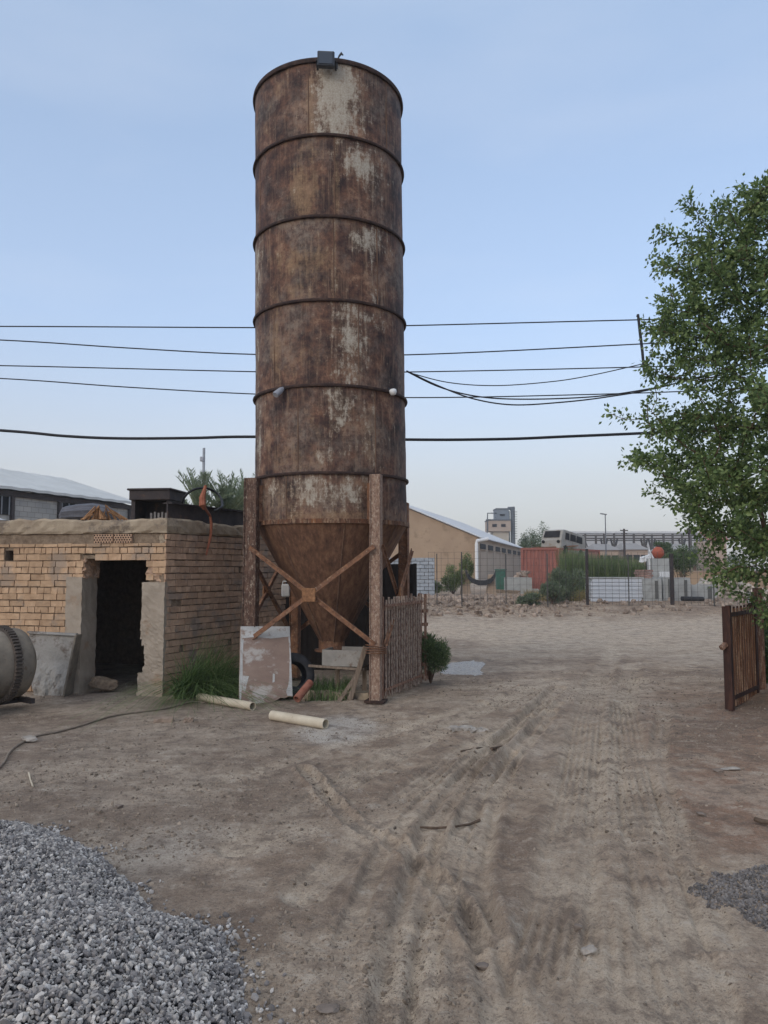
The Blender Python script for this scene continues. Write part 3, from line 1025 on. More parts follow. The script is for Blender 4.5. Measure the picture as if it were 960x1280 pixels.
def on_wall(px, py, A, d):
    r = ray(px, py)
    # (0,0,H) + r t = A + d u + z
    det = r.x * (-d.y) + d.x * r.y
    t = (A.x * (-d.y) + d.x * A.y) / det
    return ((A.y - r.y * t) / -d.y if abs(d.y) > abs(d.x) else (r.x * t - A.x) / d.x), H + r.z * t


du0 = on_wall(181, 760, CA, fd)[0]
du1 = on_wall(103, 760, CA, fd)[0]
dz = on_wall(150, 697, CA, fd)[1]
SLB = on_wall(190, 666, CA, fd)[1]
SLT = on_wall(206, 648, CA, fd)[1]
shed = empty('brick_shed', CA, 'small crumbling yellow brick shed with a dark open doorway and concrete roof slab', 'shed')
brick_m = M('yellow_brick', S(164, 134, 107), S(197, 166, 135), 9, rough=0.95, bs=70, bstr=0.5, bdist=0.01, island=0.16, spot=S(160, 140, 122), spot_scale=2.2, spot_at=0.56, spec=0.12)
brick_s = M('brown_brick', S(158, 128, 106), S(192, 160, 134), 9, rough=0.95, bs=70, bstr=0.5, bdist=0.01, island=0.15, spot=S(150, 132, 118), spot_scale=2.4, spot_at=0.56, spec=0.12)
mort_m = M('dark_mortar', S(110, 94, 80), S(152, 134, 114), 14, rough=1, bs=60, bstr=0.8, bdist=0.02, spec=0.1)
conc_m = M('rough_concrete', S(138, 122, 104), S(176, 160, 138), 4, rough=0.95, bs=40, bstr=0.5, bdist=0.015, spot=S(120, 108, 96), spot_scale=3, spot_at=0.58, spec=0.12)
plast_m = M('grey_plaster', S(142, 130, 116), S(172, 158, 142), 3, rough=0.95, bs=45, bstr=0.5, bdist=0.012, spot=S(150, 128, 108), spot_scale=3, spot_at=0.62, spec=0.12)


def brick_face(mb, A, d, nrm, L, z0, z1, holes, rr, ch=0.094, gaps=0.012):
    k, z = 0, z0
    while z < z1 - 0.03:
        h = min(ch * rr.uniform(0.95, 1.05), z1 - z)
        bl = 0.110 if k % 3 == 0 else 0.218
        u = -rr.uniform(0, bl) if k % 2 else 0.0
        wav = rr.uniform(-0.004, 0.004)
        while u < L:
            l = bl * rr.uniform(0.9, 1.1)
            if rr.random() < 0.12:
                l *= 0.6
            a, b = max(u, 0), min(u + l, L)
            u += l
            segs = [(a, b)]
            for (h0, h1, hz0, hz1) in holes:
                if z + h * 0.5 > hz0 and z + h * 0.5 < hz1:
                    ns_ = []
                    for (s0, s1) in segs:
                        if s1 <= h0 or s0 >= h1:
                            ns_.append((s0, s1))
                        else:
                            if s0 < h0:
                                ns_.append((s0, h0))
                            if s1 > h1:
                                ns_.append((h1, s1))
                    segs = ns_
            for (s0, s1) in segs:
                if s1 - s0 < 0.03 or rr.random() < 0.012:
                    continue
                dep = rr.uniform(-0.009, 0.008)
                g = rr.uniform(0.5, 1.1) * gaps
                hgap = rr.uniform(0.007, 0.018)
                c_ = A + d * ((s0 + s1) / 2) + nrm * (dep - 0.05) + Vector((0, 0, z + h / 2 + wav))
                b0 = len(mb.v)
                mb.box(c_, (s1 - s0 - g, 0.1, h - hgap), d, (0, 0, 1))
                for i in range(b0, b0 + 8):
                    x, y_, z_ = mb.v[i]
                    mb.v[i] = (x + rr.uniform(-.004, .004), y_ + rr.uniform(-.004, .004), z_ + rr.uniform(-.004, .004))
        z += h
        k += 1
    return mb


rr = random.Random(5)
LF, LS = 4.6, 3.2
jz0 = on_wall(93, 722, CA, fd)[1]
jz1 = on_wall(193, 728, CA, fd)[1]
ju0 = on_wall(83, 760, CA, fd)[0]
ju1 = on_wall(207, 760, CA, fd)[0]
niche = (on_wall(16, 694, CA, fd)[0], on_wall(5, 694, CA, fd)[0], on_wall(10, 701, CA, fd)[1], on_wall(10, 688, CA, fd)[1])
rub0 = on_wall(150, 679, CA, fd)[1]
fw = MB()
brick_face(fw, CA, fd, fn, LF, 0.0, rub0, [(du0, du1, -1, dz), (0, du0, -1, jz1), (du1, ju0, -1, jz0), niche], rr)
WT = 0.36


def backing(mb, u0, u1, z0, z1, A=CA, d=fd, nrm=fn, t=WT, off=0.028):
    mb.box(A + d * ((u0 + u1) / 2) - nrm * (off + t / 2) + Vector((0, 0, (z0 + z1) / 2)), (u1 - u0, t, z1 - z0), d)


front = fw.build('front_wall', brick_m, shed)
bk = MB()
backing(bk, 0.06, du0 - 0.05, -0.05, SLB)
backing(bk, du0 - 0.05, du1 + 0.03, dz + 0.05, SLB)
backing(bk, du1 + 0.03, niche[0], -0.05, SLB)
backing(bk, niche[0], niche[1], -0.05, niche[2])
backing(bk, niche[0], niche[1], niche[3], SLB)
backing(bk, niche[1], LF, -0.05, SLB)
bk.build('mortar_core', mort_m, front)
# loose course of odd stones and two perforated bricks under the slab
oc = MB()
u = 0.0
p0, p1, p2 = on_wall(165, 670, CA, fd)[0], on_wall(142, 670, CA, fd)[0], on_wall(118, 670, CA, fd)[0]
while u < LF:
    l = rr.uniform(0.08, 0.34)
    if not (u + l > p0 - 0.02 and u < p2 + 0.02) and u < p0:
        hh2 = rr.uniform(0.09, SLB - rub0 - 0.005)
        q = rough_box(CA + fd * (u + l / 2) - fn * (0.09 + rr.uniform(0, 0.03)) + Vector((0, 0, rub0 + hh2 / 2)), (l - 0.015, 0.16, hh2), fd, n=5, amp=0.012, seed=int(u * 100))
        oc.add(q.v, q.f)
    u += l
oc.build('rubble_course', conc_m, front)
for a, b in ((p0, p1 - 0.01), (p1 + 0.01, p2)):
    m = MB()
    hgt_b = SLB - rub0 - 0.015
    cc_ = CA + fd * ((a + b) / 2) - fn * 0.05 + Vector((0, 0, rub0 + hgt_b / 2))
    m.box(cc_, (b - a, 0.12, hgt_b), fd)
    pbk = m.build('perforated_brick', brick_s, front)
    m = MB()
    for i in range(7):
        for j in range(4):
            q = cc_ + fd * ((i + 0.5 + 0.5 * (j % 2) - 0.25) / 7 - 0.5) * (b - a) + Vector((0, 0, ((j + 0.5) / 4 - 0.5) * hgt_b)) + fn * 0.058
            m.cyl(q, q + fn * 0.005, 0.0115, seg=8)
    m.build('hole', M('brick_hole', S(20, 17, 15), S(30, 26, 22), 9), pbk)
sw = MB()
brick_face(sw, CA, sdv, sn, LS, 0.0, SLB - 0.01, [], rr, gaps=0.008)
side = sw.build('side_wall', brick_s, shed)
bk = MB()
bk.box(CA + sdv * LS / 2 - sn * 0.13 + Vector((0, 0, SLB / 2 - 0.025)), (LS, 0.2, SLB + 0.045), sdv)
bk.build('mortar_core', mort_m, side)
# smeared mortar and quoins at the corner
BL_ = CA + fd * LF
BR_ = CA + sdv * LS
BK_ = BL_ + Vector((0.5, 3.4, 0))
inner = MB()
inner.slab([BR_ + Vector((-0.1, 0.05, -0.05)), BK_ + Vector((0, 0.05, -0.05)), BK_ + Vector((0, 0.05, SLB)), BR_ + Vector((-0.1, 0.05, SLB))], 0.2)
inner.slab([BL_ + Vector((0.02, 0.5, -0.05)), BK_ + Vector((0, -0.2, -0.05)), BK_ + Vector((0, -0.2, SLB)), BL_ + Vector((0.02, 0.5, SLB))], 0.2)
inner.build('rear_wall', mort_m, shed)
# roof slab with a wavering hand-cast edge
ov = 0.015
c0_ = CA + fn * ov + sn * ov
poly = [c0_]
sl_m = MB()
nseg = 46


def slab_strip(A, d, nrm, L, seed):
    vs, fs = [], []
    r2 = random.Random(seed)
    n_ = int(L / 0.1)
    prof = [(-0.30, SLT - 0.01), (-0.02, SLT), (0.0, SLT - 0.03), (0.005, SLT - 0.10), (0.0, SLB + 0.03), (-0.015, SLB), (-0.3, SLB)]
    for i in range(n_ + 1):
        u_ = L * i / n_
        dzt = 0.018 * math.sin(u_ * 2.1 + seed) + r2.uniform(-0.02, 0.016)
        for (o_, z_) in prof:
            q = A + d * u_ + nrm * (o_ + (r2.uniform(-0.012, 0.012) if o_ > -0.2 else 0))
            vs.append((q.x, q.y, z_ + (dzt if z_ > SLT - 0.05 else r2.uniform(-0.006, 0.006))))
    k_ = len(prof)
    for i in range(n_):
        for j in range(k_ - 1):
            fs.append((i * k_ + j, i * k_ + j + 1, (i + 1) * k_ + j + 1, (i + 1) * k_ + j))
    fs.append(tuple(range(k_)))
    fs.append(tuple(n_ * k_ + j for j in range(k_ - 1, -1, -1)))
    sl_m.add(vs, fs)


slab_strip(c0_, fd, fn, LF + 0.1, 3)
slab_strip(c0_ + sdv * 0.003, sdv, sn, LS, 8)
ins_ = 0.28
a1, a2, a3, a4 = CA + (fd + sdv).normalized() * 0.25, BL_ - fn * 0.24, BK_ + Vector((-0.1, 0.2, 0)), BR_ - sn * 0.22
sl_m.slab([Vector((q.x, q.y, SLB + 0.02)) for q in (a1, a4, a3, a2)], (SLT - SLB) - 0.045)
sl_m.build('roof_slab', conc_m, shed)
# plastered jambs with broken inner edges
jm = MB()
z = -0.05
for i, (w0, w1) in enumerate([(0, 0), (0, 0.0), (0, 0.0), (0, 0.0)]):
    pass
lj = rough_box(CA + fd * ((du1 + ju0) / 2) - fn * (WT / 2 - 0.012) + Vector((0, 0, jz0 / 2 - 0.02)), (ju0 - du1, WT + 0.03, jz0 + 0.06), fd, n=22, amp=0.006, seed=3)
lj.build('door_jamb', plast_m, shed)
# two ragged courses over the left jamb
q = rough_box(CA + fd * (du1 + 0.09) - fn * 0.2 + Vector((0, 0, (jz0 + dz) / 2 + 0.01)), (0.2, WT, dz - jz0 + 0.02), fd, n=9, amp=0.022, seed=9)
q.build('broken_brickwork', brick_s, shed)
rj = MB()
zz_ = -0.05
cuts = [(0.10, 0.085), (0.12, 0.065), (0.14, 0.075), (0.09, 0.0), (0.18, -0.025), (0.12, -0.01), (0.08, 0.02), (0.25, 0.045), (0.6, 0.038)]
i = 0
while zz_ < jz1 - 0.02:
    h_, e_ = cuts[i % len(cuts)]
    h_ = min(h_, jz1 - zz_)
    u0_ = 0.0 if i == 0 else ju1 - 0.05
    q = rough_box(CA + fd * ((-0.005 + du0 + e_) / 2) - fn * (WT / 2 - 0.012) + Vector((0, 0, zz_ + h_ / 2)), (du0 + e_ + 0.005, WT + 0.03, h_ + 0.004), fd, n=12, amp=0.006, seed=20 + i)
    rj.add(q.v, q.f)
    zz_ += h_
    i += 1
rj.build('door_jamb', plast_m, shed)
q = rough_box(CA + fd * (du0 - 0.12) - fn * 0.2 + Vector((0, 0, (jz1 + dz) / 2)), (0.22, WT, dz - jz1 - 0.05), fd, n=9, amp=0.02, seed=12)
q.build('broken_brickwork', brick_s, shed)
MB().box(CA + fd * ((du0 + du1) / 2) - fn * (WT / 2 + 0.03) + Vector((0, 0, dz + 0.012)), (du1 - du0 + 0.3, WT, 0.05), fd).build('lintel', mort_m, shed)

# on the shed roof
iron_m = M('dark_iron', S(44, 40, 42), S(70, 62, 60), 6, rough=0.75, bs=50, bstr=0.2, spot=S(84, 66, 56), spot_scale=7, spot_at=0.62)


def roofpt(px, Y):
    q = P(px, 700, Y)
    return Vector((q.x, q.y, SLT))


bx = empty('machine_housing', roofpt(190, 11.4), 'dark iron machine housing standing on the shed roof corner', 'machine')
fx = Vector((1, -0.12, 0)).normalized()
tl, tr_ = P(161, 612, 11.35), P(213, 612, 11.3)
wid = (tr_ - tl).length
zt_, zm_, zb_ = tl.z, P(161, 630, 11.35).z, SLT + 0.01
c0_ = (tl + tr_) / 2
byv = Vector((0.12, 1, 0)).normalized()
m = MB()
m.box(Vector((c0_.x, c0_.y, 0)) + byv * 0.3 + Vector((0, 0, (zt_ + zm_) / 2 + 0.03)), (wid, 0.6, zt_ - zm_ - 0.06), fx)
m.box(Vector((c0_.x, c0_.y, 0)) + byv * 0.3 + Vector((0, 0, zt_ + 0.003)), (wid + 0.05, 0.66, 0.03), fx)
m.build('hood', iron_m, bx, bevel=0.008)
m = MB()
for s_, w_ in ((-0.5, 0.06), (0.5, 0.06)):
    m.box(Vector((c0_.x, c0_.y, 0)) + fx * (wid * s_ * 0.86) + byv * 0.3 + Vector((0, 0, (zm_ + zb_) / 2)), (w_, 0.5, zm_ - zb_ + 0.12), fx)
m.box(Vector((c0_.x, c0_.y, 0)) + byv * 0.5 + Vector((0, 0, (zm_ + zb_) / 2)), (wid * 0.85, 0.1, zm_ - zb_ + 0.1), fx)
m.build('stand', iron_m, bx)
m = MB()
for k in range(5):
    m.box(Vector((c0_.x, c0_.y, 0)) + fx * (wid * (0.02 + 0.09 * k)) + byv * 0.06 + Vector((0, 0, zb_ + 0.06)), (0.03, 0.03, 0.10 + 0.03 * (k % 2)), fx)
m.build('bolt_row', M('grey_steel', S(96, 92, 90), S(126, 120, 116), 9, rough=0.6), bx)
i_a = CA + sdv * 0.12 - sn * 0.02 + Vector((0, 0, 0))
za0 = P(209, 629, 11.0).z - 0.0
m = MB()
b0, b1 = CA + sdv * 0.15 - sn * 0.12, CA + sdv * 2.4 - sn * 0.12
hB = za0 - SLT
for zc_, w_, h_ in ((SLT - 0.035, 0.16, 0.04), (SLT - 0.01 + hB / 2, 0.02, hB + 0.05), (SLT + hB, 0.16, 0.02)):
    m.bar(b0 + Vector((0, 0, zc_)), b1 + Vector((0, 0, zc_)), w_, h_)
tag(m.build('steel_beam', iron_m), 'long dark steel I-beam lying along the shed roof edge next to the silo', 'beam')
# rolled tarpaulin
tarp_m = M('grey_tarpaulin', S(74, 74, 80), S(108, 108, 114), 5, (1, 6, 6), rough=0.6, bs=20, bstr=0.6, bdist=0.03)
pts = [roofpt(76, 11.75), roofpt(80, 11.75), roofpt(95, 11.75), roofpt(115, 11.75), roofpt(133, 11.75), roofpt(145, 11.75)]
m = MB()
vs, fs = [], []
rads = [0.09, 0.125, 0.14, 0.15, 0.13, 0.08]
seg = 28
for i, (q, r_) in enumerate(zip(pts, rads)):
    for k in range(seg):
        a = 2 * math.pi * k / seg
        rr_ = r_ * (1 + 0.05 * math.sin(a * 9 + i * 0.2))
        vs.append((q.x, q.y + rr_ * 1.4 * math.cos(a), q.z + r_ * 0.95 + rr_ * math.sin(a)))
for i in range(len(pts) - 1):
    for k in range(seg):
        fs.append((i * seg + k, i * seg + (k + 1) % seg, (i + 1) * seg + (k + 1) % seg, (i + 1) * seg + k))
fs += [tuple(range(seg)), tuple((len(pts) - 1) * seg + k for k in range(seg))]
m.add(vs, fs)
tag(m.build('tarpaulin_roll', tarp_m, origin=pts[2]), 'rolled grey striped tarpaulin lying on the shed roof', 'tarpaulin')
rope_m = M('tan_rope', S(120, 88, 62), S(170, 130, 94), 30, rough=0.95, bs=90, bstr=0.5, island=0.2)
m = MB()
q0 = roofpt(127, 11.35)
for k in range(16):
    a = rr.uniform(-0.25, 0.25)
    hgt_ = rr.uniform(0.06, 0.24)
    m.tube([q0 + Vector((a - 0.08, rr.uniform(-.08, .08), 0.01)), q0 + Vector((a * 0.4 + rr.uniform(-.05, .05), rr.uniform(-.06, .06), hgt_)), q0 + Vector((a + 0.1, rr.uniform(-.08, .08), 0.02))], 0.014, 5)
tag(m.build('rope_bundle', rope_m), 'tangled tan rope bundle in front of the grey tarpaulin on the shed roof', 'rope')
m = MB()
q0 = P(4, 648, 11.7)
m.add(*(lambda v: (v, [(i * 7 + j, i * 7 + j + 1, (i + 1) * 7 + j + 1, (i + 1) * 7 + j) for i in range(4) for j in range(6)]))([(q0.x - 0.5 + 0.1 * j, 11.5 + 0.12 * i, SLT + 0.02 + 0.05 * math.exp(-((j - 3) / 2.2) ** 2) * (1 + 0.3 * math.sin(i * 2 + j))) for i in range(5) for j in range(7)]))
tag(m.build('plastic_sheet', white_m, smooth=True), 'crumpled white plastic sheet on the left end of the shed roof', 'plastic sheet')
# black hose loop, the red strap that ties it and its tail
hose_m = M('black_hose', S(34, 34, 36), S(50, 50, 52), 20, rough=0.6, bs=30, bstr=0.1)
pts = []
for k in range(33):
    a = R(-150 + 300 * k / 32 + 95)
    pts.append(P(253 + 25 * math.cos(a), 631 - 21 * math.sin(a) * (1.0 if math.sin(a) > 0 else 0.45), 11.5 + 0.25 * math.sin(a * 2)))
tag(MB().tube(pts, 0.018, 8).build('hose_loop', hose_m, smooth=True), 'loop of black hose standing up over the steel beam on the shed', 'hose')
strap_m = M('red_cloth', S(128, 76, 58), S(168, 108, 84), 14, rough=0.95, bs=60, bstr=0.5)
pk = [P(258, 610, 11.2), P(254, 622, 11.15), P(254, 632, 11.1)]
ras = empty('cloth_strap', pk[2], 'faded red strap knotted round the black hose and hanging down the shed side wall', 'strap')
wall_pts = []
for (px, py) in [(258, 645), (259.5, 655), (259, 668), (256, 682), (253, 694)]:
    u_, z_ = on_wall(px, py, CA, sdv)
    q = CA + sdv * u_ + sn * 0.07
    wall_pts.append(Vector((q.x, q.y, z_)))
MB().tube([pk[2] + Vector((0, -0.06, 0.02))] + wall_pts, [0.018, 0.02, 0.022, 0.02, 0.018, 0.012], 6).build('tail', strap_m, ras)
MB().tube([pk[0] + Vector((0, -0.05, 0.03)), pk[1] + Vector((0, -0.05, 0)), pk[2] + Vector((0, -0.05, 0)), pk[2] + Vector((0.02, 0, -0.04))], [0.02, 0.045, 0.05, 0.03], 8).build('knot', strap_m, ras)

# ------------------------------------------------------------------ things in the yard, near
def on_ground(px, py, dz=0.0):
    return Gh(px, py, dz)


# mixer drum at the left edge
steel_m = M('cement_crusted_steel', S(104, 97, 88), S(140, 130, 116), 5, rough=0.8, bs=40, bstr=0.4, spot=S(98, 82, 68), spot_scale=6, spot_at=0.62)
dc = P(0, 830, 9.7)
dax = Vector((0.587, 0.807, 0)).normalized()
mixr = empty('concrete_mixer', (dc.x, dc.y, 0), 'cement crusted drum of a concrete mixer with toothed ring gear left of the shed door', 'concrete mixer')
rD = 0.455
prof = [(0.02, -0.62), (0.30, -0.62), (0.33, -0.6), (0.43, -0.18), (0.435, 0.30)]
MB().lathe([(0.27, -0.66), (0.31, -0.66), (0.40, -0.2), (0.42, -0.02)], dc, 40, axis=dax).build('drum_mouth', steel_m, mixr, smooth=True)
MB().lathe([(0.42, -0.02), (0.44, 0.03), (0.44, 0.14), (0.432, 0.2), (0.41, 0.235), (0.36, 0.25), (0.30, 0.31), (0.18, 0.35), (0.02, 0.36)], dc, 48, axis=dax).build('drum', steel_m, mixr, smooth=True)
m = MB().lathe([(0.42, -0.04), (rD, -0.04), (rD, 0.04), (0.42, 0.04)], dc, 60, axis=dax, closed=True)
ux = dax.orthogonal().normalized()
uy = dax.cross(ux)
for k in range(64):
    a = 2 * math.pi * k / 64
    d = ux * math.cos(a) + uy * math.sin(a)
    m.box(dc + d * (rD + 0.012), (0.024, 0.024, 0.085), d, dax)
m.build('ring_gear', M('gear_iron', S(62, 56, 52), S(96, 86, 78), 10, rough=0.7, bs=50, bstr=0.3), mixr)
fr = MB()
for s_ in (-0.35, 0.25):
    b_ = dc + dax * s_
    fr.bar(Vector((b_.x, b_.y, 0.12)) + uy.cross(dax) * 0 + Vector((dax.y, -dax.x, 0)) * 0.34, Vector((b_.x, b_.y, 0.12)) - Vector((dax.y, -dax.x, 0)) * 0.34, 0.06, 0.06)
fr.bar(Vector((dc.x, dc.y, 0.10)) - dax * 0.7, Vector((dc.x, dc.y, 0.10)) + dax * 0.38, 0.08, 0.05)
fr.build('chassis', iron_m, mixr)
for s_ in (-0.45,):
    for q in (-1, 1):
        b_ = Vector((dc.x, dc.y, 0.15)) + dax * s_ + Vector((dax.y, -dax.x, 0)) * 0.36 * q
        MB().lathe([(0.03, -0.04), (0.13, -0.04), (0.15, 0), (0.13, 0.04), (0.03, 0.04)], b_, 20, axis=(dax.y, -dax.x, 0), closed=True).build('wheel', hose_m, mixr, smooth=True)

# the loading skip: a grey concrete-caked pan leaning on the wall
pan_m = M('cement_caked_pan', S(138, 136, 132), S(172, 168, 162), 3, rough=0.9, bs=26, bstr=0.7, bdist=0.02, spot=S(112, 102, 94), spot_scale=3.4, spot_at=0.58)
TL, TR = P(36, 790, 10.92), P(97, 793, 10.72)
BRp, BLp = Gh(83, 868), Gh(46, 868)
hop = empty('loading_skip', BLp, 'grey cement caked steel pan leaning on the brick wall beside the doorway', 'skip')
nn = 34
vs = []
for i in range(nn + 1):
    for j in range(nn + 1):
        a, b = i / nn, j / nn
        q = (BLp * (1 - a) + BRp * a) * (1 - b) + (TL * (1 - a) + TR * a) * b
        lump = 0.085 * float(sstep(0.62, 0.3, np.array([b + 0.1 * (a - 0.5)]))[0]) * float(fbm(np.array([a * 6.0]), np.array([b * 7.0]), 5, 4)[0]) + 0.003 * random.random() if b < 0.62 else 0.003 * random.random()
        vs.append(q + Vector((0, -lump - 0.14 * (max(0, 0.55 - b)), 0)))
m = MB()
m.add(vs + [v + Vector((0.02, 0.07, 0)) for v in vs], [(i * (nn + 1) + j, (i + 1) * (nn + 1) + j, (i + 1) * (nn + 1) + j + 1, i * (nn + 1) + j + 1) for i in range(nn) for j in range(nn)]
      + [((nn + 1) ** 2 + i * (nn + 1) + j, (nn + 1) ** 2 + i * (nn + 1) + j + 1, (nn + 1) ** 2 + (i + 1) * (nn + 1) + j + 1, (nn + 1) ** 2 + (i + 1) * (nn + 1) + j) for i in range(nn) for j in range(nn)])
m.build('pan', pan_m, hop)
sd2 = Vector((0.01, -0.15, 0))
m = MB()
m.hexa([BRp + Vector((0.02, -0.20, 0)), BRp + Vector((0.05, -0.20, 0)), BRp + Vector((0.07, 0.05, 0)), BRp + Vector((0.03, 0.05, 0)),
        TR + Vector((0.0, -0.11, 0)), TR + Vector((0.03, -0.11, 0)), TR + Vector((0.04, 0.07, 0)), TR + Vector((0.01, 0.07, 0))])
m.build('side_lip', steel_m, hop, bevel=0.006)
m = MB()
m.bar(TL + Vector((0, -0.02, 0.0)), TR + Vector((0, -0.02, 0.0)), 0.05, 0.03)
m.build('top_rim', pan_m, hop)
# a dark lump inside the doorway
def rock(name, c, size, mat, label, cat='stone', seed=0, flat=0.75, group=None, sub=2):
    v = ICO_V.copy()
    f = ICO_F.copy()
    for _ in range(sub):
        mid, nf, v = {}, [], list(map(tuple, v))

        def md(a, b):
            k = (min(a, b), max(a, b))
            if k not in mid:
                p_ = (np.array(v[a]) + np.array(v[b])) / 2
                mid[k] = len(v)
                v.append(tuple(p_ / np.linalg.norm(p_)))
            return mid[k]
        for a, b, c2 in f:
            x, y_, z_ = md(a, b), md(b, c2), md(c2, a)
            nf += [(a, x, z_), (b, y_, x), (c2, z_, y_), (x, y_, z_)]
        f = np.array(nf)
        v = np.array(v)
    r_ = np.random.default_rng(seed)
    for _ in range(7):
        d = r_.normal(size=3)
        d /= np.linalg.norm(d)
        k = r_.uniform(0.35, 0.75)
        t = v @ d
        v = v - np.where(t > k, t - k, 0)[:, None] * d
    v = v * (1 + 0.05 * r_.normal(size=(len(v), 1))) * np.array([size[0], size[1], size[2]])
    o = np_mesh(name, v + np.array(c), f, mat, origin=c)
    return tag(o, label, cat, group)


q = P(130, 845, 11.15)
rock('stone', (q.x, q.y, hz(q.x, q.y) + 0.12), (0.2, 0.16, 0.15), mort_m, 'dark lump of rock lying inside the shed doorway', seed=3)

# panel leaning on the silo post
panel_m = M('scuffed_white_board', S(136, 114, 102), S(158, 136, 122), 3, (1, 1, 1.6), rough=0.7, bs=30, bstr=0.15, spot=S(184, 176, 168), spot_scale=3, spot_at=0.56)
bt0, bt1 = Gh(299, 881), Gh(366, 876)
tp0, tp1 = P(301, 783, bt0.y + 0.33), P(362, 783, bt1.y + 0.33)
pn_ = empty('leaning_board', (bt0 + bt1) / 2, 'brown scuffed board with white borders and broken lower corner leaning on the silo post', 'board')
exv = (bt1 - bt0)
ezv = ((tp0 + tp1) / 2 - (bt0 + bt1) / 2)
nrmv = exv.cross(ezv).normalized()
nrmv = nrmv if nrmv.y < 0 else -nrmv


def on_board(a, b, o_=0.0):
    q = (bt0 * (1 - a) + bt1 * a) * (1 - b) + (tp0 * (1 - a) + tp1 * a) * b
    return q + nrmv * o_


edge = [(0.0, 0.03), (0.12, 0.02), (0.2, 0.005), (0.33, -0.005), (0.45, -0.01), (0.6, 0.0), (0.68, 0.02), (0.76, 0.05), (0.86, 0.045), (0.93, 0.06), (1.0, 0.055)]
m = MB()
fr_ = [on_board(a, b) for a, b in edge] + [on_board(1, 1), on_board(0, 1)]
bk_ = [p_ - nrmv * 0.035 for p_ in fr_]
k = len(fr_)
m.add(fr_ + bk_, [tuple(range(k)), tuple(range(2 * k - 1, k - 1, -1))] + [(i, k + i, k + (i + 1) % k, (i + 1) % k) for i in range(k)])
m.build('board', panel_m, pn_)
wht = M('chipped_white_paint', S(170, 168, 164), S(204, 202, 198), 7, rough=0.7, bs=40, bstr=0.2, spot=S(150, 128, 114), spot_scale=9, spot_at=0.60)
for q4 in ([(0.0, 0.84), (0.3, 0.86), (0.6, 0.835), (1, 0.86), (1, 1.0), (0, 1.0)],):
    MB().slab([on_board(a, b, 0.0025) for a, b in q4], -0.002).build('white_border', wht, pn_)
MB().slab([on_board(a, b, 0.003) for a, b in [(0.0, 0.06), (0.03, 0.05), (0.055, 0.3), (0.045, 0.6), (0.06, 0.83), (0.0, 0.84)]], -0.002).build('white_border', wht, pn_)
MB().slab([on_board(a, b, 0.003) for a, b in [(0.965, 0.85), (0.975, 0.6), (0.955, 0.35), (0.93, 0.22), (0.88, 0.12), (0.9, 0.07), (1, 0.06), (1, 0.86)]], -0.002).build('white_border', wht, pn_)
MB().slab([on_board(a, b, 0.003) for a, b in [(0.06, 0.17), (0.1, 0.16), (0.17, 0.35), (0.06, 0.36)]], -0.002).build('chip', wht, pn_)
MB().slab([on_board(a, b, 0.003) for a, b in [(0.62, 0.25), (0.66, 0.26), (0.67, 0.36), (0.63, 0.37)]], -0.002).build('chip', wht, pn_)

# tyre and clay pipe behind the board
rub = M('old_rubber', S(38, 38, 40), S(62, 62, 64), 8, rough=0.8, bs=50, bstr=0.3)
tc_ = P(366, 846, 10.75)
ty = empty('old_tyre', (tc_.x, tc_.y, 0), 'worn black tyre standing behind the leaning board under the silo', 'tyre')
prof = [(0.17 + 0.0, -0.085), (0.20, -0.10), (0.26, -0.10), (0.295, -0.075), (0.305, -0.03), (0.305, 0.03), (0.295, 0.075), (0.26, 0.10), (0.20, 0.10), (0.17, 0.085)]
MB().lathe(prof, Vector((tc_.x, tc_.y, 0.30)), 44, axis=(0.45, -0.75, 0.25)).build('casing', rub, ty, smooth=True)
cp0, cp1 = P(388, 853, 10.45), P(371, 874, 10.2)
cp1.z = max(cp1.z, hz(cp1.x, cp1.y) + 0.05)
clay = M('clay_pipe', S(128, 78, 64), S(158, 108, 90), 9, rough=0.9, bs=40, bstr=0.2)
m = MB()
dd = (cp1 - cp0).normalized()
m.lathe([(0.035, 0), (0.05, 0), (0.054, (cp1 - cp0).length), (0.04, (cp1 - cp0).length)], cp0, 20, axis=dd, closed=True)
tag(m.build('clay_pipe', clay, origin=cp1), 'short red clay pipe lying beside the old tyre and the leaning board', 'pipe')

# plastic pipes on the dirt
pvc = M('yellowed_pipe', S(178, 164, 142), S(206, 194, 172), 4, rough=0.55, bs=30, bstr=0.1, spot=S(150, 130, 108), spot_scale=6, spot_at=0.66)
for (a, b, r_, lab) in (((249, 871), (316, 883), 0.052, 'yellowed plastic pipe half under the grass beside the leaning board'),
                        ((340, 894), (407, 905), 0.056, 'yellowed plastic pipe lying in the open in front of the silo')):
    pa, pb = Gh(*a, r_), Gh(*b, r_)
    L = (pb - pa).length
    m = MB().lathe([(r_ - 0.008, 0), (r_, 0), (r_, L * 0.3), (r_ * 1.015, L * 0.6), (r_, L), (r_ - 0.008, L)], pa, 24, axis=pb - pa, closed=True)
    tag(m.build('plastic_pipe', pvc, smooth=False, origin=(pa + pb) / 2), lab, 'pipe', 'plastic pipes on the ground')

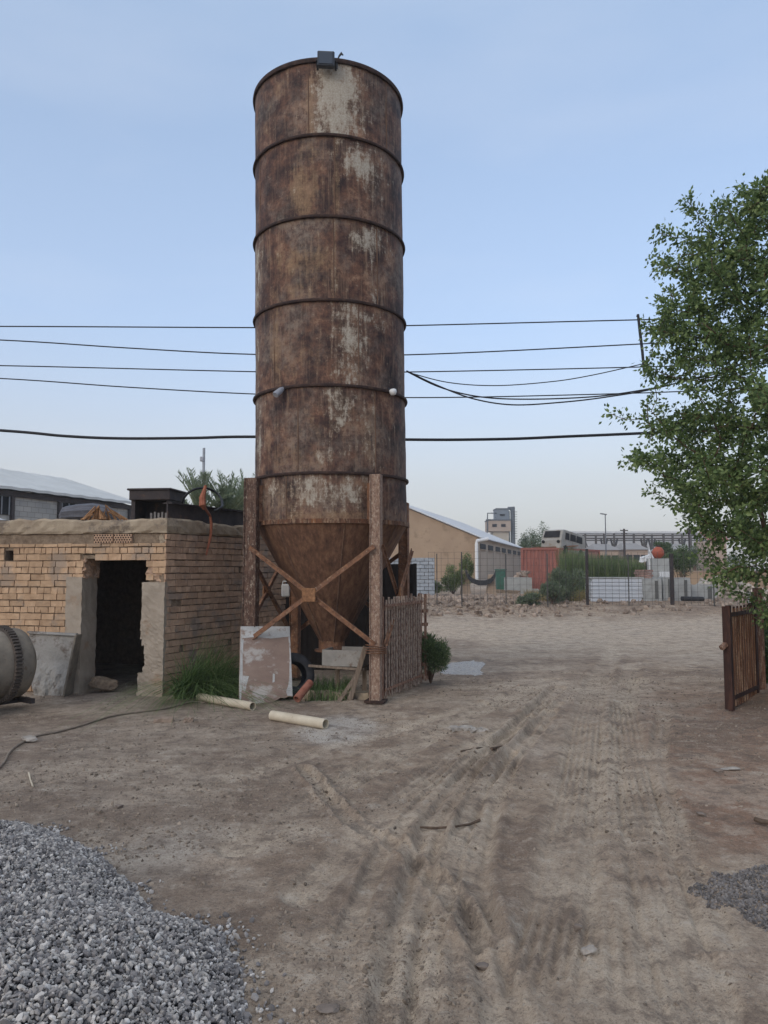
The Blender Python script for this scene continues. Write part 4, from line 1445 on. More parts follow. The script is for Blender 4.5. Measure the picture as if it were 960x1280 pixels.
# long grey hose across the yard
pk = [(-60, 1010), (0, 958), (12, 940), (26, 929), (42, 921), (70, 915), (100, 907), (125, 899), (150, 893), (200, 886.5), (225, 881), (243, 877), (258, 879)]
pts = [Gh(x, y, 0.014) for x, y in pk]
sm = []
for i in range(len(pts) - 1):
    for t in np.linspace(0, 1, 6)[:-1]:
        p0_, p1_, p2_, p3_ = pts[max(i - 1, 0)], pts[i], pts[i + 1], pts[min(i + 2, len(pts) - 1)]
        q = 0.5 * ((2 * p1_) + (p2_ - p0_) * t + (2 * p0_ - 5 * p1_ + 4 * p2_ - p3_) * t * t + (3 * p1_ - p0_ - 3 * p2_ + p3_) * t ** 3)
        sm.append(Vector((q.x, q.y, hz(q.x, q.y) + 0.013)))
tag(MB().tube(sm, 0.0115, 8).build('water_hose', M('dusty_hose', S(116, 104, 92), S(146, 132, 118), 12, rough=0.8), smooth=True), 'dusty hose snaking over the dirt from the left edge to the grass', 'hose')
pale_st = M('pale_stone', S(132, 124, 116), S(176, 168, 158), 12, rough=0.95, bs=60, bstr=0.4)
dull_st = M('dull_stone', S(104, 94, 86), S(134, 122, 112), 12, rough=0.95, bs=60, bstr=0.4)
for (px, py, sz_, mt, lab, sd_) in [
    (36, 927, (0.11, 0.08, 0.04), pale_st, 'flat pale stone holding down the dusty hose', 1),
    (739, 1193, (0.045, 0.035, 0.03), pale_st, 'fist sized grey stone alone between the tyre tracks', 2),
    (722, 1163, (0.03, 0.024, 0.02), dull_st, 'small dark stone just above the fist sized grey one', 5),
    (912, 962, (0.09, 0.05, 0.018), pale_st, 'flat whitish stone chip on the reddish dirt below the right gate', 6),
    (897, 965, (0.05, 0.04, 0.02), dull_st, 'small brown stone touching the flat whitish chip', 7),
    (876, 1020, (0.035, 0.03, 0.02), dull_st, 'lone brown stone midway between right gate and dark gravel patch', 8),
    (410, 1263, (0.05, 0.035, 0.014), dull_st, 'thin dark stone flake near the bottom edge right of the gravel heap', 9),
    (603, 1212, (0.035, 0.03, 0.02), dull_st, 'dark clod in the rut left of the fist sized grey stone', 10),
    (150, 1010, (0.04, 0.03, 0.02), dull_st, 'brown stone on grey dirt above the gravel heap', 12),
]:
    q = Gh(px, py)
    rock('stone', (q.x, q.y, q.z + sz_[2] * 0.5), sz_, mt, lab, 'stone', sd_, group='loose stones in the yard')
brk = M('broken_brick', S(132, 114, 100), S(160, 142, 126), 10, rough=0.95, bs=60, bstr=0.5)
for (px, py, d_, lab, sd_) in [(205, 902, (0.21, 0.11, 0.05), 'broken brick lying on the dirt, the larger of two', 31), (236, 902, (0.10, 0.08, 0.045), 'small brick fragment right of the larger broken brick', 32)]:
    q = Gh(px, py)
    o = rough_box((q.x, q.y, q.z + 0.02), d_, (1, 0.2, 0), n=6, amp=0.008, seed=sd_).build('broken_brick', brk, origin=q)
    tag(o, lab, 'brick')
# broken pale slab pieces and sticks on the track
for (px, py, d_, lab, sd_) in [(578, 912, (0.26, 0.16, 0.03), 'pale broken concrete flake on the track, the larger of a pair', 41), (598, 914, (0.2, 0.1, 0.025), 'pale thin concrete flake touching the right end of a larger flake', 42)]:
    q = Gh(px, py)
    o = rough_box((q.x, q.y, q.z + 0.012), d_, (1, 0.1 * (sd_ - 40), 0.0), n=8, amp=0.012, seed=sd_).build('concrete_flake', pale_st, origin=q)
    tag(o, lab, 'concrete piece')
stick_m = M('dark_stick', S(66, 54, 46), S(104, 88, 74), 20, rough=0.9, bs=60, bstr=0.4)
for pk, r_, lab in [([(525, 1034), (545, 1035), (570, 1033), (588, 1030), (600, 1025)], 0.009, 'long bent dark stick lying across the ruts in mid yard'),
                    ([(614, 936), (626, 934), (640, 935)], 0.018, 'short dark stick on the track above the long bent stick'),
                    ([(576, 939), (596, 935), (612, 934)], 0.008, 'thin twig beside the short dark stick'),
                    ([(36, 966), (38, 975), (41, 983)], 0.008, 'small pale twig on the dirt below the dusty hose'),
                    ([(944, 1024), (952, 1027), (968, 1029)], 0.016, 'dark stick at the right edge above the dark gravel patch')]:
    pp = [Gh(x, y, r_ * 1.6) for x, y in pk]
    tag(MB().tube(pp, [r_ * (0.7 + 0.5 * random.random()) for _ in pp], 7).build('stick', stick_m if 'pale' not in lab else pvc), lab, 'stick', 'sticks on the dirt')

# under the silo: feed trough on props, sill, dark screen behind
wood_m = M('grey_weathered_wood', S(100, 86, 74), S(146, 130, 114), 5, (12, 12, 1), rough=0.9, bs=40, bstr=0.4)
ta, tb = P(403, 812, 10.75), P(453, 815, 10.6)
tz = P(403, 832, 10.75).z
trf = empty('feed_trough', ((ta + tb) / 2).to_2d().to_3d(), 'grey metal trough on wooden props beneath the silo outlet', 'trough')
m = MB()
dxy = Vector((tb.x - ta.x, tb.y - ta.y, 0))
cc_ = Vector(((ta.x + tb.x) / 2, (ta.y + tb.y) / 2, 0))
perp = Vector((-dxy.y, dxy.x, 0)).normalized()
zt_ = ta.z
m.box(cc_ + Vector((0, 0, (zt_ + tz) / 2)), (dxy.length, 0.025, zt_ - tz), dxy)
m.box(cc_ + perp * 0.5 + Vector((0, 0, (zt_ + tz) / 2)), (dxy.length, 0.025, zt_ - tz), dxy)
for s_ in (-1, 1):
    m.box(cc_ + perp * 0.25 + dxy.normalized() * (dxy.length / 2 - 0.012) * s_ + Vector((0, 0, (zt_ + tz) / 2)), (0.024, 0.47, zt_ - tz), dxy)
m.box(cc_ + perp * 0.25 + Vector((0, 0, tz + 0.012)), (dxy.length - 0.05, 0.47, 0.02), dxy)
m.build('trough', M('dull_zinc', S(126, 122, 116), S(156, 150, 142), 5, rough=0.6, bs=30, bstr=0.15, spot=S(110, 92, 78), spot_scale=8, spot_at=0.62), trf)
MB().bar(P(386, 832, 10.7), P(456, 837, 10.5), 0.035, 0.03).build('rail', wood_m, trf)
for a, b, r_ in (((457, 808), (438, 872), 0.065), ((450, 838), (426, 868), 0.05)):
    q = Gh(*b)
    MB().bar(P(*a, 10.45), Vector((q.x, 10.4, hz(q.x, 10.4))), r_, 0.04, (0.2, -1, 0.2)).build('prop', wood_m, trf, bevel=0.004)
for s_ in (-0.2, 0.2):
    MB().bar(cc_ + perp * 0.4 + dxy.normalized() * s_ + Vector((0, 0, -0.02)), cc_ + perp * 0.4 + dxy.normalized() * s_ + Vector((0, 0, tz)), 0.06, 0.06).build('leg', wood_m, trf)
pa, pb = Gh(374, 873), Gh(462, 874)
o = rough_box((pa + pb) / 2 + Vector((0, 0.05, 0.03)), ((pb - pa).length, 0.22, 0.12), pb - pa, n=14, amp=0.012, seed=77).build('concrete_sill', conc_m, origin=(pa + pb) / 2)
tag(o, 'low crumbling concrete sill between the front silo posts', 'sill')
scr = empty('steel_screen', (-0.7, 13.6, 0), 'dark rusted sheet steel screen standing behind the silo legs', 'screen')
zt_ = P(470, 705, 13.6).z
m = MB()
x0_, x1_ = -2.2, P(521, 700, 13.6).x
ns = 70
vs, fs = [], []
for i in range(ns + 1):
    x = x0_ + (x1_ - x0_) * i / ns
    y = 13.6 + (0.02 if (i // 2) % 2 else 0)
    vs += [(x, y, -0.05), (x, y, zt_), (x, y + 0.006, zt_), (x, y + 0.006, -0.05)]
for i in range(ns):
    for j in range(4):
        fs.append((i * 4 + j, i * 4 + (j + 1) % 4, (i + 1) * 4 + (j + 1) % 4, (i + 1) * 4 + j))
m.add(vs, fs)
m.build('sheet', M('dark_sheet', S(30, 26, 25), S(52, 44, 40), 3, rough=0.8, bs=30, bstr=0.2), scr)
for x in (x0_, (x0_ + x1_) / 2, x1_ - 0.03):
    MB().box((x, 13.66, zt_ / 2), (0.06, 0.06, zt_ + 0.02)).build('post', iron_m, scr)
can = empty('plastic_canister', P(357, 748, 11.9), 'white plastic canister hanging from a wire behind the silo braces', 'canister')
q = P(357, 738, 11.9)
MB().box(q, (0.13, 0.10, 0.2), (1, 0.2, 0)).build('body', white_m, can, bevel=0.02)
MB().tube([q + Vector((-0.05, 0, 0.09)), q + Vector((-0.04, 0, 0.14)), q + Vector((0.04, 0, 0.14)), q + Vector((0.05, 0, 0.09))], 0.012, 6).build('handle', white_m, can)
MB().tube([q + Vector((0, 0, 0.14)), q + Vector((0.0, 0.02, 0.45))], 0.004, 5).build('wire', iron_m, can)

# ------------------------------------------------------------------ gates
gate_m = rust_mat('gate_rust', 0.55, S(168, 144, 124), (S(64, 44, 38), S(116, 80, 64), S(152, 110, 84)), (14, 14, 1.6))


def gate(name, A, B, z0, z1, nbar, label, sheet, post=None, torn=True, seed=0, bar_m=None, fo=-0.028, stile=None):
    r_ = random.Random(seed)
    A, B = Vector(A), Vector(B)
    d = (B - A).normalized()
    L = (B - A).length
    n_ = Vector((d.y, -d.x, 0))
    n_ = n_ if n_.y < 0 else -n_
    g = empty(name, (A.x, A.y, hz(A.x, A.y)), label, 'gate')
    for (u_, w_) in ((0.03, 0.06), (L - 0.03, 0.06)):
        MB().box(A + d * u_ + Vector((0, 0, (z0 + z1) / 2)), (w_, 0.05, z1 - z0), d).build('stile', stile or gate_m, g, bevel=0.005)
    for z_ in (z0 + 0.06, (z0 * 0.45 + z1 * 0.55), z1 - 0.16):
        MB().box(A + d * L / 2 + Vector((0, 0, z_)), (L - 0.12, 0.04, 0.05), d).build('rail', stile or gate_m, g)
    if torn:
        for z_ in (z0 + 0.12, z1 - 0.12):
            MB().box(A + d * L / 2 + n_ * 0.052 + Vector((0, 0, z_)), (L - 0.05, 0.012, 0.035), d).build('flat_rail', gate_m, g)
    for k in range(nbar):
        u_ = 0.06 + (L - 0.12) * (k + 0.5) / nbar
        tz_ = z1 + (r_.uniform(-0.05, 0.01) if torn and r_.random() < 0.4 else -0.01)
        bz_ = z0 + (r_.uniform(-0.02, 0.03) if torn else 0.0)
        w_ = r_.uniform(0.013, 0.022)
        o_ = r_.uniform(-0.01, 0.012)
        MB().bar(A + d * (u_ + o_) + n_ * 0.034 + Vector((0, 0, bz_)), A + d * (u_ + r_.uniform(-.005, .005)) + n_ * 0.034 + Vector((0, 0, tz_)), w_, 0.024, n_).build('bar', bar_m or gate_m, g)
    nsx = 28
    vs, fs = [], []
    for i in range(nsx + 1):
        u_ = 0.05 + (L - 0.1) * i / nsx
        zt2 = z1 - 0.06 - (r_.uniform(0, 0.10) if torn else 0.02)
        zb2_ = z0 + (r_.uniform(0.0, 0.10) if torn else 0.02)
        o_ = 0.006 * math.sin(i * 1.9) + r_.uniform(-.003, .003)
        for z_ in (zb2_, zt2):
            for e_ in (fo, fo - 0.004):
                q = A + d * u_ + n_ * (e_ + o_)
                vs.append((q.x, q.y, z_))
    for i in range(nsx):
        a = i * 4
        fs += [(a, a + 4, a + 6, a + 2), (a + 1, a + 3, a + 7, a + 5), (a + 2, a + 6, a + 7, a + 3), (a, a + 1, a + 5, a + 4)]
    MB().add(vs, fs).build('sheet', sheet, g)
    return g, d, n_, L


bar_p = rust_mat('pale_gate_bar', 0.50, S(184, 166, 150), (S(76, 56, 50), S(124, 96, 82), S(160, 130, 110)), (22, 22, 4))
stile_d = rust_mat('dark_gate_stile', 0.72, S(120, 84, 66), (S(36, 25, 23), S(62, 42, 36), S(92, 62, 50)), (8, 8, 1.2))
sheet_d = rust_mat('gate_sheet', 0.66, S(126, 92, 72), (S(30, 22, 21), S(62, 42, 36), S(104, 68, 52)), (16, 16, 0.8))
gA, gB = G(476, 879), G(526, 857)
gA.z = gB.z = 0
z1a = P(476, 746, gA.y).z
g1, d1, n1_, L1 = gate('gate_leaf', gA, gB, 0.05, z1a, 15, 'rusty barred gate leaf with torn sheet folded back beside the silo post', sheet_d, seed=4, bar_m=bar_p)
for k in range(6):
    q = gB + d1 * 0.0 + Vector((0.02, 0, 0.12 + k * 0.2))
    MB().bar(q, q + Vector((0.09, 0.02, 0.0)), 0.03, 0.05).build('lug', gate_m, g1)
MB().box(gB + Vector((0.075, 0.03, z1a / 2 + 0.03)), (0.035, 0.05, z1a - 0.08)).build('stile', gate_m, g1)
rA, rB = G(909, 893), G(943, 876)
z1r = P(906, 758, rA.y).z
zr0 = hz(rA.x, rA.y)
rA.z = rB.z = 0
sheet_l = rust_mat('plank_like_sheet', 0.56, S(178, 150, 124), (S(50, 34, 30), S(116, 80, 60), S(168, 128, 98)), (16, 16, 0.9))
g2, d2, n2_, L2 = gate('gate_leaf', rA, rB, zr0 + 0.02, z1r, 7, 'rusty ribbed gate leaf standing open under the tree at the right', sheet_l, torn=False, seed=9, bar_m=stile_d, stile=stile_d, fo=0.052)
for z_ in (z1r - 0.10, zr0 + 0.16):
    MB().box(rA + d2 * L2 / 2 + n2_ * 0.066 + Vector((0, 0, z_)), (L2 - 0.08, 0.012, 0.05), d2).build('flat_rail', stile_d, g2)
for u_ in (0.03, L2 - 0.04):
    MB().box(rA + d2 * u_ + n2_ * 0.045 + Vector((0, 0, (zr0 + z1r) / 2 + 0.01)), (0.075, 0.05, z1r - zr0), d2).build('edge_angle', stile_d, g2)
for k in range(10):
    u_ = 0.1 + (L2 - 0.2) * (k + 0.5) / 10
    MB().bar(rA + d2 * u_ + n2_ * 0.062 + Vector((0, 0, zr0 + 0.05)), rA + d2 * u_ + n2_ * 0.062 + Vector((0, 0, z1r - 0.03)), 0.012, 0.014, n2_).build('rib', sheet_l, g2)
MB().bar(rA + n2_ * 0.03 + Vector((-0.03, -0.02, 0.85)), rA + n2_ * 0.03 + Vector((-0.1, -0.05, 0.80)), 0.05, 0.05).build('latch', gate_m, g2)
q = P(949, 800, 10.6)
gp = empty('gate_post', (q.x, q.y, hz(q.x, q.y)), 'square rusty gate post behind the right gate leaf', 'post')
MB().box((q.x, q.y, 0.75), (0.1, 0.1, 1.5)).build('post', gate_m, gp, bevel=0.006)
for z_ in (0.5, 1.1):
    MB().cyl((q.x - 0.07, q.y - 0.05, z_ - 0.06), (q.x - 0.07, q.y - 0.05, z_ + 0.06), 0.022, seg=10).build('hinge', iron_m, gp)
MB().box((q.x - 0.085, q.y + 0.06, 0.95), (0.035, 0.03, 1.0)).build('white_strip', white_m, gp)

# ------------------------------------------------------------------ leaves, grass
def leaf_quads(pos, nrm_dir, length, width, fold=0.25):
    """one bent leaf (two triangles pairs sharing a midrib) per position, pointing along nrm_dir"""
    n = len(pos)
    d = nrm_dir / (np.linalg.norm(nrm_dir, axis=1)[:, None] + 1e-9)
    r_ = rng.normal(size=(n, 3))
    sde = np.cross(d, r_)
    sde /= np.linalg.norm(sde, axis=1)[:, None] + 1e-9
    up = np.cross(sde, d)
    L, W_ = length[:, None], width[:, None]
    a = pos
    b = pos + d * L
    m_ = pos + d * L * 0.45
    V = np.stack([a, m_ + sde * W_ + up * W_ * fold, b, m_ - sde * W_ + up * W_ * fold], 1)
    Fc = (np.array([[0, 1, 2, 3]])[None] + 4 * np.arange(n)[:, None, None]).reshape(-1, 4)
    return V.reshape(-1, 3), Fc


def blades(bases, heights, widths, lean_, seed=0, droop=0.5, nseg=4, toward=None):
    """grass blades: narrow strips that bend over"""
    n = len(bases)
    az = rng.uniform(0, 2 * np.pi, n) if toward is None else toward + rng.uniform(-1.65, 1.65, n)
    d = np.stack([np.cos(az), np.sin(az), np.zeros(n)], 1)
    sde = np.stack([-np.sin(az), np.cos(az), np.zeros(n)], 1)
    V = []
    for i in range(nseg + 1):
        t = i / nseg
        out = lean_ * heights * (t * 0.5 + droop * t * t)
        zz = heights * (t - 0.35 * droop * lean_ * 2 * t * t)
        c_ = bases + d * out[:, None] + np.array([0, 0, 1.0]) * zz[:, None]
        w_ = (widths * (1 - t * 0.9))[:, None]
        V += [c_ - sde * w_, c_ + sde * w_]
    V = np.stack(V, 1)
    k = 2 * (nseg + 1)
    f = np.array([[2 * i, 2 * i + 1, 2 * i + 3, 2 * i + 2] for i in range(nseg)])
    Fc = (f[None] + k * np.arange(n)[:, None, None]).reshape(-1, 4)
    return V.reshape(-1, 3), Fc


tree_leaf = leaf_mat('tree_leaf', S(64, 86, 50), S(100, 122, 72), S(150, 166, 108))
bush_leaf = leaf_mat('bush_leaf', S(62, 80, 52), S(88, 106, 68), S(118, 132, 90))
grass_leaf = leaf_mat('grass_blade', S(58, 80, 46), S(90, 116, 66), S(146, 164, 108))
reed_leaf = leaf_mat('reed_blade', S(74, 90, 56), S(98, 114, 72), S(132, 140, 96))
grey_leaf = leaf_mat('grey_green_leaf', S(84, 98, 76), S(106, 118, 92), S(134, 142, 112))
weed_leaf = leaf_mat('weed_leaf', S(88, 102, 62), S(116, 128, 82), S(148, 154, 108))
far_leaf = leaf_mat('far_tree_leaf', S(66, 84, 58), S(88, 104, 74), S(112, 124, 92))
bark_m = M('tree_bark', S(74, 58, 48), S(118, 94, 78), 7, (3, 3, 1), rough=0.95, bs=30, bstr=0.6, bdist=0.02)


def leafy(name, c, rad, n, mat, label, cat, leaf=(0.05, 0.02), lumps=9, stem_r=0.02, seed=0, ground=None, group=None, upright=0.3):
    """a shrub: stems that fan out and leaves gathered in uneven clumps round their ends"""
    r_ = np.random.default_rng(seed)
    c = Vector(c)
    rt = empty(name, (c.x, c.y, ground if ground is not None else c.z - rad[2]), label, cat, group)
    base = ORG[rt.name]
    cen = []
    while len(cen) < lumps:
        v = r_.uniform(-1, 1, 3)
        if np.linalg.norm(v) <= 1:
            cen.append(v)
    cen = np.array(cen) * np.array(rad) * 0.78 + np.array(c)
    lr = r_.uniform(0.28, 0.55, lumps)
    pick = r_.integers(0, lumps, n)
    off = r_.normal(size=(n, 3))
    off = off / np.linalg.norm(off, axis=1)[:, None] * (r_.uniform(0.0, 1, n) ** 0.5)[:, None]
    pos = cen[pick] + off * lr[pick][:, None] * np.array(rad)
    pos[:, 2] = np.maximum(pos[:, 2], base.z + 0.02)
    dirs = off + r_.normal(size=(n, 3)) * 0.6 + np.array([0, 0, upright])
    V, Fc = leaf_quads(pos, dirs, r_.uniform(0.6, 1.3, n) * leaf[0], r_.uniform(0.6, 1.2, n) * leaf[1])
    np_mesh('foliage', V, Fc, mat, rt)
    m = MB()
    for q in cen:
        q = Vector(q)
        m.tube([base, (base * 0.5 + q * 0.5) + Vector((0, 0, 0.1 * rad[2])), q], [stem_r, stem_r * 0.7, stem_r * 0.3], 5)
    m.build('stem', bark_m, rt)
    return rt


# grass against the shed
tufts = [(219, 874, 0.5, 170), (226, 872, 0.78, 300), (240, 868, 0.66, 240), (254, 872, 0.48, 170), (266, 868, 0.5, 180), (281, 868, 0.4, 140), (234, 860, 0.8, 220), (262, 858, 0.6, 160), (292, 862, 0.45, 120)]
bs, ht = [], []
for (px, py, h_, n_) in tufts:
    q = Gh(px, py)
    bb = np.stack([q.x + rng.normal(0, 0.03, n_), q.y + 0.1 + rng.normal(0, 0.05, n_), np.zeros(n_)], 1)
    dw = (bb[:, 0] - CA.x) * sn.x + (bb[:, 1] - CA.y) * sn.y
    push = np.maximum(0, 0.06 - dw) + rng.uniform(0, 0.12, n_)
    bb[:, 0] += sn.x * push
    bb[:, 1] += sn.y * push
    bb[:, 2] = hgt(bb[:, 0], bb[:, 1])
    bs.append(bb)
    n_ = n_
    ht.append(h_ * 1.42 * rng.uniform(0.45, 1.1, n_))
bs, ht = np.concatenate(bs), np.concatenate(ht)
gb0, gb1 = Gh(206, 872), Gh(296, 866)
V, Fc = blades(bs, ht, rng.uniform(0.004, 0.009, len(bs)), rng.uniform(0.3, 1.6, len(bs)) ** 1.2, droop=1.0, nseg=7, toward=math.atan2(sn.y, sn.x))
o = np_mesh('grass_clump', V, Fc, grass_leaf, origin=(gb0 + gb1) / 2)
tag(o, 'lush green grass clump at the foot of the shed side wall', 'grass')
n = 900
bs = np.stack([rng.uniform(-1.05, -0.45, n), rng.uniform(10.4, 11.6, n), np.zeros(n)], 1)
bs[:, 2] = hgt(bs[:, 0], bs[:, 1])
V, Fc = blades(bs, rng.uniform(0.1, 0.34, n), rng.uniform(0.003, 0.006, n), rng.uniform(0.2, 0.8, n), droop=0.8)
tag(np_mesh('weed_patch', V, Fc, grass_leaf, origin=(-0.7, 10.8, 0)), 'patch of short weeds growing beneath the silo hopper', 'weeds')

q = G(540, 850)
leafy('pine_bush', (0.72, 12.0, 0.42), (0.26, 0.34, 0.44), 9000, bush_leaf, 'dark green needle leaved bush behind the left gate leaf', 'bush', (0.06, 0.006), 12, 0.012, 3, ground=0.0, upright=0.5)
for k, (cx, cy, cz, rx, ry, rz, n_, lab) in enumerate([
    (5.62, 11.3, 0.6, 0.5, 0.6, 0.7, 9000, 'dark leafy shrub behind the gate post at the right edge'),
    (5.55, 9.9, 0.42, 0.42, 0.5, 0.5, 6000, 'low dark shrub in front of the right gate post at the frame edge')]):
    leafy('shrub', (cx, cy, cz), (rx, ry, rz), n_, bush_leaf, lab, 'shrub', (0.05, 0.016), 10, 0.02, 30 + k, ground=hz(cx, cy))

# ------------------------------------------------------------------ the tree on the right
TB = Vector((5.25, 9.5, hz(5.25, 9.5)))
TC = np.array([5.15, 9.3])


def tree_left(y_px):
    return np.interp(y_px, [205, 226, 250, 275, 300, 330, 365, 400, 450, 490, 520, 545, 590, 620, 650, 700, 735, 765, 790],
                    [960, 922, 868, 838, 832, 818, 835, 806, 806, 832, 782, 800, 770, 822, 846, 870, 878, 926, 960])


att = []
r_ = np.random.default_rng(5)
while len(att) < 2900:
    z = r_.uniform(0.9, 6.5)
    ang = r_.uniform(0, 2 * np.pi)
    rr_ = r_.uniform(0.15, 1) ** 0.5
    D0 = TC[1]
    ypx = 712 - (z - H) / D0 * F * 1.0
    left = (tree_left(ypx) - 480) / F * D0
    rad = max(0.15, TC[0] - left)
    wob = 0.74 + 0.32 * vnoise(np.array([ang * 3.0 + 5]), np.array([z * 2.6]), 3)[0]
    x = TC[0] + np.cos(ang) * rad * rr_ * wob * (1.0 if np.cos(ang) < 0 else 0.9)
    y = TC[1] + np.sin(ang) * min(rad, 2.0) * rr_ * wob * 0.85
    if z < 1.6 and np.cos(ang) > 0.4:
        continue
    # hollows where the sky shows
    if fbm(np.array([x * 0.9 + y * 0.3]), np.array([z * 0.9 + y * 0.2]), 19, 3)[0] < 0.41:
        continue
    att.append((x, y, z))
for _ in range(75):
    z = r_.uniform(1.4, 6.0)
    ang = r_.uniform(1.6, 4.7) if r_.random() < 0.75 else r_.uniform(0, 2 * np.pi)
    left = (tree_left(712 - (z - H) / TC[1] * F) - 480) / F * TC[1]
    rad = max(0.2, TC[0] - left) * (0.86 if z < 3.6 else 0.70)
    p0_ = np.array([TC[0] + np.cos(ang) * rad, TC[1] + np.sin(ang) * min(rad, 2.0) * 0.85, z])
    d_ = np.array([np.cos(ang) * 0.7, np.sin(ang) * 0.6, r_.uniform(0.1, 1.0)])
    d_ /= np.linalg.norm(d_)
    for t_ in np.arange(0, r_.uniform(0.3, 0.75), 0.13):
        att.append(tuple(p0_ + d_ * t_ + r_.normal(size=3) * 0.03))
att = np.array(att)
nodes = [np.array(TB)]
par = [-1]
for p_ in ((5.22, 9.48, 0.6), (5.15, 9.45, 1.0), (5.12, 9.42, 1.5), (5.12, 9.4, 2.0), (5.1, 9.38, 2.5), (5.15, 9.36, 3.0), (5.1, 9.33, 3.5), (5.16, 9.3, 4.0), (5.12, 9.3, 4.5), (5.18, 9.3, 5.0)):
    par.append(len(nodes) - 1)
    nodes.append(np.array(p_))
# second limb that leans towards the gate
k0 = 2
for p_ in ((4.98, 9.4, 1.35), (4.78, 9.35, 1.75), (4.62, 9.3, 2.2), (4.48, 9.25, 2.7)):
    par.append(k0)
    k0 = len(nodes)
    nodes.append(np.array(p_))
alive = np.ones(len(att), bool)
STEP, INF, KILL = 0.16, 2.2, 0.22
near = np.full(len(att), 1e9)
nid = np.zeros(len(att), int)
start = 0
for it in range(90):
    for j in range(start, len(nodes)):
        d = np.linalg.norm(att - nodes[j], axis=1)
        m_ = d < near
        near[m_] = d[m_]
        nid[m_] = j
    start = len(nodes)
    alive &= near > KILL
    if not alive.any():
        break
    act = np.where(alive & (near < INF))[0]
    if not len(act):
        break
    newp = {}
    for j in np.unique(nid[act]):
        v = att[act[nid[act] == j]] - nodes[j]
        v = (v / np.linalg.norm(v, axis=1)[:, None]).mean(0)
        v += r_.normal(size=3) * 0.10
        v /= np.linalg.norm(v) + 1e-9
        nodes.append(nodes[j] + v * STEP)
        par.append(j)
nodes = np.array(nodes)
kids = [[] for _ in nodes]
for i, p_ in enumerate(par):
    if p_ >= 0:
        kids[p_].append(i)
rad = np.zeros(len(nodes))
for i in range(len(nodes) - 1, -1, -1):
    rad[i] = (0.0055 ** 2.4 if not kids[i] else sum(rad[k] ** 2.4 for k in kids[i])) ** (1 / 2.4)
tree = empty('tree', TB, 'large leafy green tree overhanging the right gate', 'tree')
m = MB()
for i, p_ in enumerate(par):
    if p_ < 0:
        continue
    a, b = Vector(nodes[p_]), Vector(nodes[i])
    m.tube([a, b], [min(rad[p_], rad[i] * 1.35), rad[i]], 8 if rad[i] > 0.03 else (5 if rad[i] > 0.012 else 3), caps=False)
m.build('trunk', bark_m, tree, smooth=True)
LP, LDn = [], []
for i, p_ in enumerate(par):
    if p_ < 0 or rad[i] > 0.032:
        continue
    a, b = nodes[p_], nodes[i]
    d = (b - a) / (np.linalg.norm(b - a) + 1e-9)
    tip = not kids[i]
    cl = 0.25 + 1.5 * fbm(np.array([a[0] * 2.2 + a[1]]), np.array([a[2] * 2.2]), 29, 2)[0] ** 1.4
    for s_ in range(int((78 if tip else 54) * cl)):
        t = r_.uniform(0, 1.0 if not tip else 1.6)
        side_ = r_.normal(size=3)
        side_ -= d * side_.dot(d)
        side_ /= np.linalg.norm(side_) + 1e-9
        o_ = side_ * abs(r_.normal(0, 0.07))
        LP.append(a + (b - a) * t + o_)
        LDn.append(d * 0.5 + side_ * 0.9 + np.array([0, 0, -0.25]) + r_.normal(size=3) * 0.35)
LP, LDn = np.array(LP), np.array(LDn)
V, Fc = leaf_quads(LP, LDn, rng.uniform(0.038, 0.078, len(LP)), rng.uniform(0.013, 0.024, len(LP)))
np_mesh('crown', V, Fc, tree_leaf, tree)
open('/tmp/leafcount', 'w').write(str((len(nodes), len(LP))))

# ------------------------------------------------------------------ overhead wires
cable_m = M('black_cable', S(26, 26, 30), S(40, 40, 44), 20, rough=0.6, bs=30, bstr=0.1)
YW = 17.0


def wire(pix, r_, label, Y=YW, nsub=8):
    pts = [P(x, y, Y) for x, y in pix]
    sm = []
    for i in range(len(pts) - 1):
        for t in np.linspace(0, 1, nsub + 1)[:-1]:
            p0_, p1_, p2_, p3_ = pts[max(i - 1, 0)], pts[i], pts[i + 1], pts[min(i + 2, len(pts) - 1)]
            sm.append(0.5 * ((2 * p1_) + (p2_ - p0_) * t + (2 * p0_ - 5 * p1_ + 4 * p2_ - p3_) * t * t + (3 * p1_ - p0_ - 3 * p2_ + p3_) * t ** 3))
    sm.append(pts[-1])
    o = MB().tube(sm, r_, 6).build('power_line', cable_m, smooth=True)
    return tag(o, label, 'wire', 'overhead wires crossing behind the silo')


wire([(-260, 409), (0, 408), (345, 409.5), (510, 407), (830, 399), (1150, 392)], 0.014, 'topmost thin wire running behind the silo')
wire([(-260, 416), (0, 425), (160, 435), (320, 443), (510, 443.5), (800, 430), (1150, 410)], 0.014, 'second wire from the top running behind the silo')
wire([(-260, 454), (0, 457), (340, 465), (510, 465), (830, 458), (1150, 448)], 0.013, 'third wire from the top running behind the silo')
wire([(-260, 462), (0, 473), (160, 484), (330, 493), (510, 497), (700, 494), (900, 487), (1150, 470)], 0.013, 'fourth wire from the top running behind the silo')
wire([(-260, 522), (0, 538), (80, 545), (150, 548), (240, 547.5), (320, 546), (510, 549.5), (620, 549), (700, 546), (880, 537), (1150, 515)], 0.032, 'thick black cable, lowest of the wires behind the silo')
YS = 11.55
q = AX + rdir * (SR + 0.02)
wire([(508, 464), (550, 484), (600, 496), (660, 499), (740, 496), (800, 488), (850, 478), (960, 452)], 0.011, 'upper slack cable drooping from the silo into the tree', 12.0)
wire([(508, 463.5), (545, 481), (590, 498), (640, 506), (700, 503), (760, 496), (830, 483), (960, 446)], 0.011, 'lower slack cable drooping from the silo into the tree', 11.9)
wire([(509, 465), (560, 478), (620, 482), (690, 477), (740, 469), (803, 455)], 0.008, 'slack thin cable from the silo to the spreader stick', 12.1)
